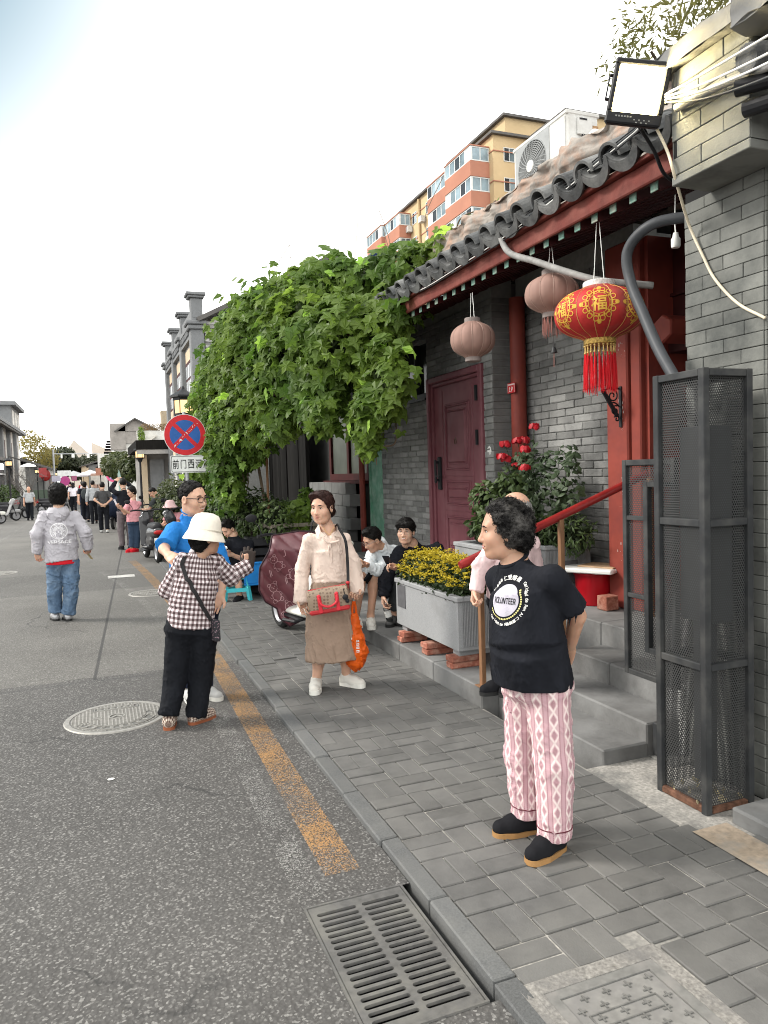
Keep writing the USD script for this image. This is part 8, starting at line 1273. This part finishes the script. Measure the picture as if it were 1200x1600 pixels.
fbg = thing('hip_bag', 'black flowered cross-body bag of the woman in the checked shirt', 'bag'); part(fbg, 'body', place(warp(bbox(-.045, -.075, -.022, .045, .075, .022, .012).subdivide().subdivide(), .004, 20), (.705, 5.02, .645), (.3, -.95, 0), (0, 0, 1)), raw('flower_cloth', {'g': ('geometry', {}), 'v': ('voronoi_texture', {'scale': 75.}), 'r': ('rgb_ramp', {'ramp': [(.0, (.5, .35, .42)), (.22, (.4, .25, .3)), (.3, (.012, .012, .016)), (1, (.012, .012, .016))]}), 'p': ('principled_bsdf', {'roughness': .8})}, [('g.position', 'v.vector'), ('v.distance', 'r.fac'), ('r.color', 'p.base_color')], 'p.BSDF'))
ctop = ck['top']; base_ck = np.array(CHECK['base']); bpts = [V(.552, 5.14, 1.16), V(.50, 4.99, 1.09), V(.545, 4.955, .985), V(.61, 4.955, .87), V(.67, 4.98, .77), V(.70, 5.01, .715)]
strap('/World/'+fbg.split('/')[-1], ctop, [p-base_ck for p in bpts], .026, .004); UsdGeom.Xformable(stage.GetPrimAtPath(fbg+'/strap')).AddTranslateOp().Set(Gf.Vec3d(*map(float, base_ck)))
# ---------------------------------------------------------------- sign, lamps
sg = thing('no_stopping_sign', 'round blue and red no-stopping sign with a white name plate below it', 'sign', (1.23, 10.9, 0)); RS, BS, WS = mat('sign_red', (.50, .022, .03), .35), mat('sign_blue', (.025, .10, .33), .35), mat('sign_white', (.66, .67, .66), .4)
part(sg, 'pole', tube([(0.02, .03, -.1), (0.0, .03, 2.62)], .025, 12), mat('galvanised', (.36, .37, .38), .45, metal=.5))
def disc(poly, y, th=.003): return place(extrude(poly, th), (0, y, 2.29), (1, 0, 0), (0, 0, 1))
part(sg, 'disc', disc(Point(0, 0).buffer(.295, 32), .0, .004), WS); part(sg, 'red_ring', disc(Point(0, 0).buffer(.288, 32).difference(Point(0, 0).buffer(.214, 32)), -.0042, .0015), RS); part(sg, 'blue_field', disc(Point(0, 0).buffer(.2135, 32), -.0042, .0012), BS)
cross = unary_union([LineString([(-.19, -.19), (.19, .19)]).buffer(.028), LineString([(-.19, .19), (.19, -.19)]).buffer(.028)]).intersection(Point(0, 0).buffer(.2145)); part(sg, 'red_cross', disc(cross, -.0058, .0012), RS)
q = np.random.default_rng(2); ch_ = unary_union([Polygon([(s_+q.normal(0, .012), s_+q.normal(0, .012)) for _ in range(4)]).convex_hull for s_ in np.linspace(-.15, .17, 12)]); part(sg, 'chipped_paint', disc(ch_, -.0072, .0008), WS)
pl_ = part(sg, 'name_plate', place(extrude(sbox(-.22, -.125, .45, .125).buffer(-.02).buffer(.02), .004), (0, 0, 1.875), (1, 0, 0), (0, 0, 1)), WS); part(pl_, 'border', place(extrude(sbox(-.21, -.115, .44, .115).buffer(-.02).buffer(.02).difference(sbox(-.203, -.108, .433, .108).buffer(-.02).buffer(.02)), .001), (0, -.0042, 1.875), (1, 0, 0), (0, 0, 1)), BLKSOLE)
part(pl_, 'lettering', place(extrude(unary_union([shapely.affinity.translate(shapely.affinity.scale(glyph(c_, .092), .95, 1.45, origin=(0, 0)), -.148+.106*k, 0) for k, c_ in enumerate('前门西河沿街')]), .001), (0, -.0043, 1.875), (1, 0, 0), (0, 0, 1)), BLKSOLE)
WARM = glow('lamp_glass', (1, .66, .32), .75)
def lamp(x, y, label, s=1.0, src=None):
    if src: return copy_of(src, (x, y, 0), 0, label, 'lantern street lamps', s)
    t = thing('street_lamp', label, 'street lamp', (x, y, 0), group='lantern street lamps'); H = 2.70
    part(t, 'post', cat([tube([(0, 0, -.2), (0, 0, H-.1)], [.05, .036], 12), lathe([(0, .0), (.10, 0), (.10, .12), (.07, .2), (.06, .5), (.045, .55), (0, .55)], 16), lathe([(.03, H-.16), (.06, H-.12), (.09, H-.05), (.14, H), (0, H)], 16)]), BLACKM, 40); part(t, 'roof', cat([lathe([(0, H+.48), (.02, H+.47), (.03, H+.43), (.10, H+.38), (.21, H+.32), (.215, H+.29), (0, H+.30)], 6), lathe([(0, H+.03), (.165, H+.03), (.165, H-.005), (0, H-.005)], 6), lathe([(0, H+.30), (.165, H+.30), (.165, H+.24), (0, H+.24)], 6)]), BLACKM)
    part(t, 'bars', cat([bar((.15*cos(a), .15*sin(a), H+.02), (.15*cos(a), .15*sin(a), H+.26), .014) for a in np.arange(6)*pi/3]), BLACKM); gp = part(t, 'glass', lathe([(.142, H+.028), (.142, H+.245)], 6), WARM); return t
l0 = lamp(1.41, 12.5, 'lit lantern street lamp directly behind the no-stopping sign')
lamp(1.32, 24.0, 'street lamp under the corner of the black shop awning', .86, l0); lamp(-3.87, 40, 'lit street lamp nearest on the left side', .93, l0); lamp(-3.5, 53, 'second street lamp on the left side, by the bare tree', .84, l0); lamp(-2.75, 62, 'third street lamp on the left side, by the kiosk', .8, l0); lamp(-2.2, 70, 'farthest street lamp on the left side', .8, l0); lamp(.6, 39, 'street lamp on the right behind the teal banner', .75, l0)
s3 = thing('no_stopping_sign', 'small faded pink and blue no-stopping sign further up on the right', 'sign', (.83, 38, 0)); part(s3, 'pole', tube([(0, .04, -.1), (0, .04, 2.1)], .03, 8), BLACKM); part(s3, 'disc', place(extrude(Point(0, 0).buffer(.34), .02), (0, 0, 1.92), (1, 0, 0), (0, 0, 1)), mat('sign_pink', (.62, .10, .22), .5)); part(s3, 'field', place(extrude(Point(0, 0).buffer(.24), .006), (0, -.02, 1.92), (1, 0, 0), (0, 0, 1)), mat('sign_lilac', (.32, .25, .45), .5))
s4 = thing('no_stopping_sign', 'tiny purple no-stopping sign among the far shops on the left', 'sign', (-2.1, 60, 0)); part(s4, 'pole', tube([(0, .04, -.1), (0, .04, 2.0)], .04, 8), BLACKM); part(s4, 'disc', place(extrude(Point(0, 0).buffer(.36), .02), (0, 0, 1.72), (1, 0, 0), (0, 0, 1)), mat('sign_purple', (.38, .06, .20), .5)); part(s4, 'board', box(-.5, -.02, 2.1, .45, .02, 2.5), WS)
bn_ = thing('feather_banner', 'teal and white feather banner beside the walkers on the right', 'banner', (.86, 30, 0)); part(bn_, 'pole', tube(bez([(0, .0, -.1), (.02, 0, 1.2), (.0, 0, 2.1)], 6), .015, 6), BLACKM); part(bn_, 'flag', place(extrude(Polygon([(-.02, .75), (.18, .75), (.16, 1.4), (.0, 2.08), (-.05, 1.9)]), .006), (0, -.01, 0), (1, 0, 0), (0, 0, 1)), mat('teal_cloth', (.17, .36, .31), .7, col2=(.50, .58, .54), scale=3))
ps_ = thing('gantry_pole', 'pale metal pole with a long crossbar over the street, far away', 'pole', (-2.8, 60, 0)); part(ps_, 'post', tube([(0, 0, -.2), (0, 0, 4.1)], .07, 8), mat('galvanised', (.36, .37, .38))); part(ps_, 'crossbar', tube([(0, 0, 3.75), (3.2, 0, 3.7)], .04, 6), mat('galvanised', (.36, .37, .38))); part(ps_, 'cameras', cat([box(1.25, -.1, 3.45, 1.45, .1, 3.72), box(.5, -.1, 3.42, .62, .1, 3.7), box(2.3, -.1, 3.4, 2.5, .1, 3.7)]), WHITEPL)
for k, (x, y, z, w_3, h_3, c_) in enumerate([(-3.1, 52, 2.0, .45, .6, (.30, .05, .05)), (-2.6, 58, 1.7, .6, .4, (.42, .40, .48)), (-1.75, 72, 1.7, .45, .45, (.35, .12, .2)), (.3, 46, 2.0, .5, .4, (.36, .16, .11)), (.15, 56, 1.4, .9, .6, (.45, .42, .38))]):
    t = thing('shop_sign', ('red shop sign by the left lamps', 'pale lilac shop sign on the far left side', 'dark pink shop sign, farthest on the left', 'reddish shop sign on the far right side', 'cream shop sign on the far right side')[k], 'sign', (x, y, 0)); part(t, 'board', box(-w_3/2, -.05, z, w_3/2, .05, z+h_3), mat(f'shop_sign_look_{"abcde"[k]}', c_, .6)); part(t, 'post', tube([(0, .06, -.1), (0, .06, z+h_3)], .03, 6), BLACKM)
for k, (x, y) in enumerate([(-1.9, 78), (-.4, 74), (-1.2, 90)]): t = thing('sun_umbrella', ('grey stall umbrella far up the street on the left', 'white stall umbrella far up the street on the right', 'pale stall umbrella at the very end of the street')[k], 'umbrella', (x, y, 0)); part(t, 'canopy', lathe([(0, 2.7), (1.2, 2.2), (1.2, 2.15), (0, 2.6)], 8), PALETEE if k else POLO); part(t, 'pole', tube([(0, 0, 0), (0, 0, 2.6)], .03, 6), BLACKM)
fll = thing('floodlight', 'small glaring floodlight at the left edge, below the dark shop', 'floodlight', (-5.0, 45.5, 0)); part(fll, 'housing', box(-.25, 0, 2.42, .35, .15, 2.82), BLACKM); part(fll, 'lens', box(-.22, -.02, 2.45, .32, -.001, 2.79), glow('flood_glow_far', (1, .97, .9), 12.0)); part(fll, 'bracket', tube([(0, .1, 2.6), (-.1, .3, 2.6)], .03, 6), BLACKM)
# ---------------------------------------------------------------- stool, crates
BLUEC = mat('turquoise_plastic', (.06, .44, .50), .4, .05, 6); so = V(1.70, 9.90, 0)
sl = thing('plastic_stool', 'turquoise plastic stool under the eating man', 'stool', tuple(so), -.15); part(sl, 'seat', cat([bbox(-.15, -.15, .335, .15, .15, .37, .02), bbox(-.155, -.155, .31, .155, .155, .34, .012)]), BLUEC)
for sx in (-1, 1):
    for sy in (-1, 1): part(sl, 'leg', tube([(sx*.125, sy*.125, .33), (sx*.17, sy*.17, 0)], [.034, .030], 4), BLUEC)
part(sl, 'stretcher', cat([bar((-.15, s*.15, .17), (.15, s*.15, .17), .03, .05) for s in (-1, 1)] + [bar((s*.15, -.13, .171), (s*.15, .13, .171), .03, .05) for s in (-1, 1)]), BLUEC)
bc = thing('blue_crate', 'bright blue plastic crate behind the eating man', 'crate', (2.02, 10.0, .22), -.1); part(bc, 'tub', cat([bbox(-.22, -.3, 0, .22, .3, .03), bbox(-.22, -.3, .03, -.19, .3, .30), bbox(.19, -.3, .03, .22, .3, .30), bbox(-.19, -.3, .03, .19, -.27, .30), bbox(-.19, .27, .03, .19, .3, .30)]), mat('crate_blue', (.01, .15, .42), .45)); part(bc, 'rim', cat([bbox(-.235, -.315, .285, -.185, .315, .31), bbox(-.185, -.315, .2851, .235, -.265, .3099)]), mat('crate_blue', (.01, .15, .42)))
kb = thing('black_crate', 'black slatted plastic crate stacked beside the wooden bed', 'crate', (2.12, 10.35, .0), -.1)
for k in range(6): part(kb, 'slat', bbox(-.2, -.33, .06+k*.13, .2, .33, .06+k*.13+.10, .008), BLACKM)
part(kb, 'post', cat([bbox(-.19+.36*i, -.32+.61*j, 0, -.17+.36*i, -.29+.61*j, .84) for i in (0, 1) for j in (0, 1)]), BLACKM)
wb_ = thing('foam_box', 'whitish foam box on the ledge behind the quilted scooter', 'box', (2.62, 8.6, .17), .2); part(wb_, 'box', cat([bbox(-.2, -.25, 0, .2, .25, .62, .02)]), mat('foam', (.55, .56, .50), .8, .15, 7)); part(wb_, 'lid', bbox(-.21, -.26, .621, .21, .26, .68, .02), mat('foam', (.55, .56, .50)))
# ---------------------------------------------------------------- scooters
def scooter(loc, rz, label, body, seat=None, box_=False, quilt=None, group=None, plate=True, box_mat=None):
    """front towards +y in its own frame"""
    t = thing('scooter', label, 'scooter', loc, rz, group); TY = mat('tyre', (.018, .018, .018), .85); RM = mat('alloy', (.30, .30, .31), .4, metal=.5); seat = seat or BLACKM
    for y in (-.62, .62):
        w_4 = part(t, 'wheel', lathe([(.155, -.045), (.19, -.05), (.215, -.03), (.222, 0), (.215, .03), (.19, .05), (.155, .045)], 28, (0, y, .222), (1, 0, 0)), TY, 40); part(w_4, 'rim', cat([lathe([(.03, -.035), (.05, -.03), (.14, -.02), (.158, -.042), (.158, .042), (.14, .02), (.05, .03), (.03, .035)], 20, (0, y, .222), (1, 0, 0))]), RM, 40)
    F = Field((-.26, -.95, .12), (.26, .80, 1.06), .016); F.cone((0, -.72, .62), (0, -.28, .58), .10, .15, .04); F.cone((0, -.5, .45), (0, -.15, .42), .13, .14, .05); F.ecyl((0, -.30, .30), (0, .22, .27), V(1, 0, 0), (.16, .05), (.15, .05), .03); F.ecyl((0, .26, .30), (0, .50, .88), V(1, 0, 0), (.17, .035), (.15, .05), .03, False, False); F.cone((0, .46, .80), (0, .52, .92), .11, .10, .04); F.ell((0, .64, .42), (.075, .24, .10), .03); F.ell((0, .62, .29), (.062, .2, .13), .01, 'd'); F.ell((0, -.62, .24), (.075, .26, .20), .01, 'd')
    part(t, 'bodywork', F.mesh(1), body, True); S = Field((-.2, -.85, .58), (.2, .0, .85), .016); S.cone((0, -.66, .72), (0, -.10, .69), .095, .10, .03); S.cut((0, 0, .66), V(0, 0, -1)); part(t, 'seat', S.mesh(1), seat, True)
    part(t, 'fork', cat([tube([(s*.06, .62, .222), (s*.06, .50, .70)], .018, 8) for s in (-1, 1)] + [tube([(0, .50, .72), (0, .46, 1.0)], .025, 8)]), BLACKM); part(t, 'handlebar', tube(bez([(-.33, .36, 1.02), (-.18, .42, 1.03), (0, .46, 1.0), (.18, .42, 1.03), (.33, .36, 1.02)], 5), .016, 8), BLACKM); part(t, 'headlight', ball((0, .57, .93), 1, 2, (.085, .05, .06)), mat('lamp_clear', (.5, .5, .5), .1), True)
    for s in (-1, 1): mr = part(t, 'mirror', cat([tube(bez([(s*.27, .39, 1.03), (s*.30, .40, 1.12), (s*.36, .38, 1.18)], 4), .006, 6), ball((s*.38, .38, 1.21), 1, 2, (.062, .018, .042))]), BLACKM)
    part(t, 'rear_light', ball((0, -.80, .62), 1, 2, (.10, .04, .045)), mat('tail_red', (.35, .015, .015), .25), True); part(t, 'mudguard', tube([(0, -.74, .5), (0, -.90, .34)], [.06, .05], 8), BLACKM); part(t, 'stand', tube([(.1, -.2, .2), (.2, -.12, .0)], .012, 6), BLACKM); part(t, 'foot_peg', tube([(-.12, -.25, .24), (-.20, -.25, .23), (-.26, -.1, .235)], .016, 6), BLACKM); part(t, 'floor_edge', cat([bbox(-.17, -.25, .225, .17, .25, .25, .01)]), BLACKM)
    if plate: part(t, 'number_plate', place(bbox(-.11, -.05, -.002, .11, .05, .002, .001), (0, -.895, .47), (1, 0, 0), (0, .25, 1)), WHITEPL)
    if box_: bx2 = part(t, 'top_box', cat([bbox(-.2, -1.0, .78, .2, -.62, 1.08, .04)]), box_mat or BLACKM); part(bx2, 'lid_line', bbox(-.203, -1.003, .93, .203, -.617, .94, .002), PLASTGREY)
    return t
QBODY = mat('scooter_white', (.60, .60, .55), .3, .05, 4, coat=.3)
scooter((1.885, 7.14, .035), .13, 'white scooter wrapped in a quilted windbreak, behind the woman in cream', QBODY, plate=False)
def fill(poly, step):
    """even triangles over a flat outline"""
    from scipy.spatial import Delaunay
    x0, y0, x1, y1 = poly.bounds; g = np.stack(np.meshgrid(np.arange(x0, x1, step), np.arange(y0, y1, step)), -1).reshape(-1, 2); g = g[shapely.contains(poly.buffer(-step*.4), shapely.points(g))]; b = np.array([poly.exterior.interpolate(t).coords[0] for t in np.arange(0, poly.length, step)]); p = np.vstack([g, b]); f = Delaunay(p).simplices; f = f[shapely.contains(poly.buffer(step*.1), shapely.points(p[f].mean(1)))]
    a = np.cross(np.c_[p[f[:, 1]]-p[f[:, 0]], np.zeros(len(f))], np.c_[p[f[:, 2]]-p[f[:, 0]], np.zeros(len(f))])[:, 2]; f[a < 0] = f[a < 0][:, ::-1]; return np.c_[p, np.zeros(len(p))], f
# the quilt: a padded sheet wrapped round the handlebars and leg shield
out_ = Polygon([(-.30, 1.06), (-.02, 1.09), (.13, 1.07), (.15, .80), (.14, .24), (-.05, .22), (-.19, .16), (-.28, .24), (-.30, .34), (-.42, .42), (-.48, .54), (-.46, .76), (-.36, .92)]).buffer(.03).buffer(-.02); v2, f2 = fill(out_, .014)
def quilt_at(P2, off=0):
    x, y = P2[:, 0], P2[:, 1]; a = (x*.77+y*.64)/.125; b = (-x*.64+y*.77)/.30; pad = .034*np.minimum(1, np.abs(np.sin(a*pi))**.6) + .004*np.abs(np.sin(b*pi)); edge = shapely.distance(shapely.points(P2[:, :2]), out_.exterior); pad = pad*np.minimum(1, edge/.03)+off; dep = -.55*(np.maximum(-.0-x, 0))**2*1.0 - .10*np.exp(-((x-.02)**2)/.05) - .35*np.clip(y-.95, 0, 1)**1*0 + .05*np.sin(y*5+x*3) + .9*np.clip(y-.93, 0, 1)*(1)
    rough = .012*(meshkit.fbm(np.c_[x*7, y*7, x*0]+9, 3, 4)-.5)*2; return np.c_[1.945 + x*.96+ .02*(-y), 7.24 - x*.18 + dep*1.0 - pad + rough, y+.0]
qv = quilt_at(v2); back = quilt_at(v2, -.018); nq = len(qv); qa = trimesh.Trimesh(qv, f2, process=False); 
qq = thing('scooter_quilt', 'maroon quilted windbreak printed with pale bear outlines, draped over the white scooter', 'quilt'); part(qq, 'quilt', cat([trimesh.Trimesh(qv, f2, process=False), trimesh.Trimesh(back, f2[:, ::-1], process=False)]), mat('quilt_maroon', (.095, .026, .033), .42, .12, 8, spec=.5), True)
ec = np.array(out_.exterior.coords)[:-1]; ec = np.array([out_.exterior.interpolate(s).coords[0] for s in np.arange(0, out_.length, .02)]); part(qq, 'edging', tube(quilt_at(ec, .0), .009, 6, True), mat('quilt_edge', (.03, .012, .016), .6), True)
def bear(cx, cy, s, rot):
    L_ = [Point(0, .05).buffer(.042).difference(Point(0, .05).buffer(.038)), Point(-.034, .085).buffer(.017).difference(Point(-.034, .085).buffer(.0135)), Point(.034, .085).buffer(.017).difference(Point(.034, .085).buffer(.0135)), Point(-.014, .056).buffer(.004), Point(.014, .056).buffer(.004), Point(0, .042).buffer(.006), shapely.affinity.scale(Point(0, -.035).buffer(.045), .9, 1.1).difference(shapely.affinity.scale(Point(0, -.035).buffer(.041), .9, 1.1)).difference(Point(0, .05).buffer(.042)), Point(-.034, -.075).buffer(.02).difference(Point(-.034, -.075).buffer(.0165)), Point(.034, -.075).buffer(.02).difference(Point(.034, -.075).buffer(.0165)), LineString([(-.04, -.005), (-.062, -.03), (-.045, -.045)]).buffer(.002), LineString([(.04, -.005), (.062, -.03), (.045, -.045)]).buffer(.002)]
    return shapely.affinity.translate(shapely.affinity.rotate(shapely.affinity.scale(unary_union(L_), s, s, origin=(0, 0)), rot, origin=(0, 0)), cx, cy)
bears = [bear(-.10, .72, 1.25, -30), bear(-.32, .50, 1.1, 20), bear(.06, .52, 1.25, 150), bear(-.20, .30, 1.1, -15), bear(-.30, .80, .9, 40), bear(.06, .95, .9, 80)] + [shapely.affinity.rotate(sbox(-.003, -.045, .003, .045), r_, origin=(0, 0)) for r_ in ()]
for (x, y, r_) in ((-.36, .70, 15), (-.20, .62, 10), (-.12, .50, 5), (.08, .78, 0), (-.05, .33, 30), (-.22, .90, 12)): bears.append(shapely.affinity.translate(shapely.affinity.rotate(unary_union([sbox(-.012, -.04, -.006, .04), sbox(.002, -.03, .008, .03)]), r_, origin=(0, 0)), x, y))
bp_ = unary_union(bears).intersection(out_.buffer(-.01)); bm3 = extrude(bp_, .001); f3 = bm3.faces[bm3.face_normals[:, 2] > .9]; v3 = bm3.vertices; part(qq, 'print', trimesh.Trimesh(quilt_at(v3, .003), f3, process=False), mat('quilt_print', (.42, .26, .27), .5))
sm0 = scooter((1.02, 15.9, 0), .12, 'black scooter parked at the kerb seen from behind, nearest of the motorcycles', mat('scooter_black', (.018, .018, .02), .25, coat=.4))
scooter((1.5, 18.2, .04), .5, 'dark motorcycle with the man in the dark T-shirt sitting on it', mat('scooter_graphite', (.05, .05, .055), .3), plate=False)
scooter((1.75, 15.2, .04), .9, 'black scooter on the pavement in front of the olive bush', mat('scooter_black', (.018, .018, .02)), plate=False)
tc = scooter((.62, 27.3, 0), -.2, 'scooter under a navy cover beyond the man with his hands behind his back', NAVY, plate=False); part(tc, 'cover', (lambda F: (F.cone((0, -.7, .7), (0, .3, .75), .30, .30, .1), F.ecyl((0, .5, .3), (0, .45, 1.15), V(1, 0, 0), (.34, .16), (.36, .14), .08), folds(F.mesh(1), .02, (6, 6, 3), 3))[2])(Field((-.6, -1.2, .1), (.6, .9, 1.4), .03)), NAVY, True)
lg = 'scooters parked along the left side'
scooter((-4.3, 34.2, 0), -1.1, 'white scooter at the left edge of the picture', QBODY, plate=False); scooter((-3.95, 36.4, 0), -1.2, 'white and black scooter with a top box, parked on the left', mat('scooter_grey', (.30, .30, .30), .3), box_=True, plate=False); scooter((-3.7, 38.6, 0), -1.1, 'black scooter behind the one with the top box on the left', mat('scooter_black', (.018, .018, .02)), plate=False); scooter((-2.2, 44, 0), -1.2, 'dark scooter right of the man in the grey polo shirt', mat('scooter_black', (.018, .018, .02)), plate=False)
fb_ = thing('flower_box', 'red-flowered planting box behind the left scooters', 'planter', (-3.6, 45, 0)); part(fb_, 'box', box(-1, -.3, 0, 1, .3, .5), GREYWALL); W, f = leaves(np.random.default_rng(5).uniform((-1, -.3, .5), (1, .3, .75), (260, 3)), np.tile(UPW, (260, 1)), np.random.default_rng(6).normal(size=(260, 3)), .12, 'oval', 4); part(fb_, 'flowers', join(W, f), ROSEP, kind='stuff')
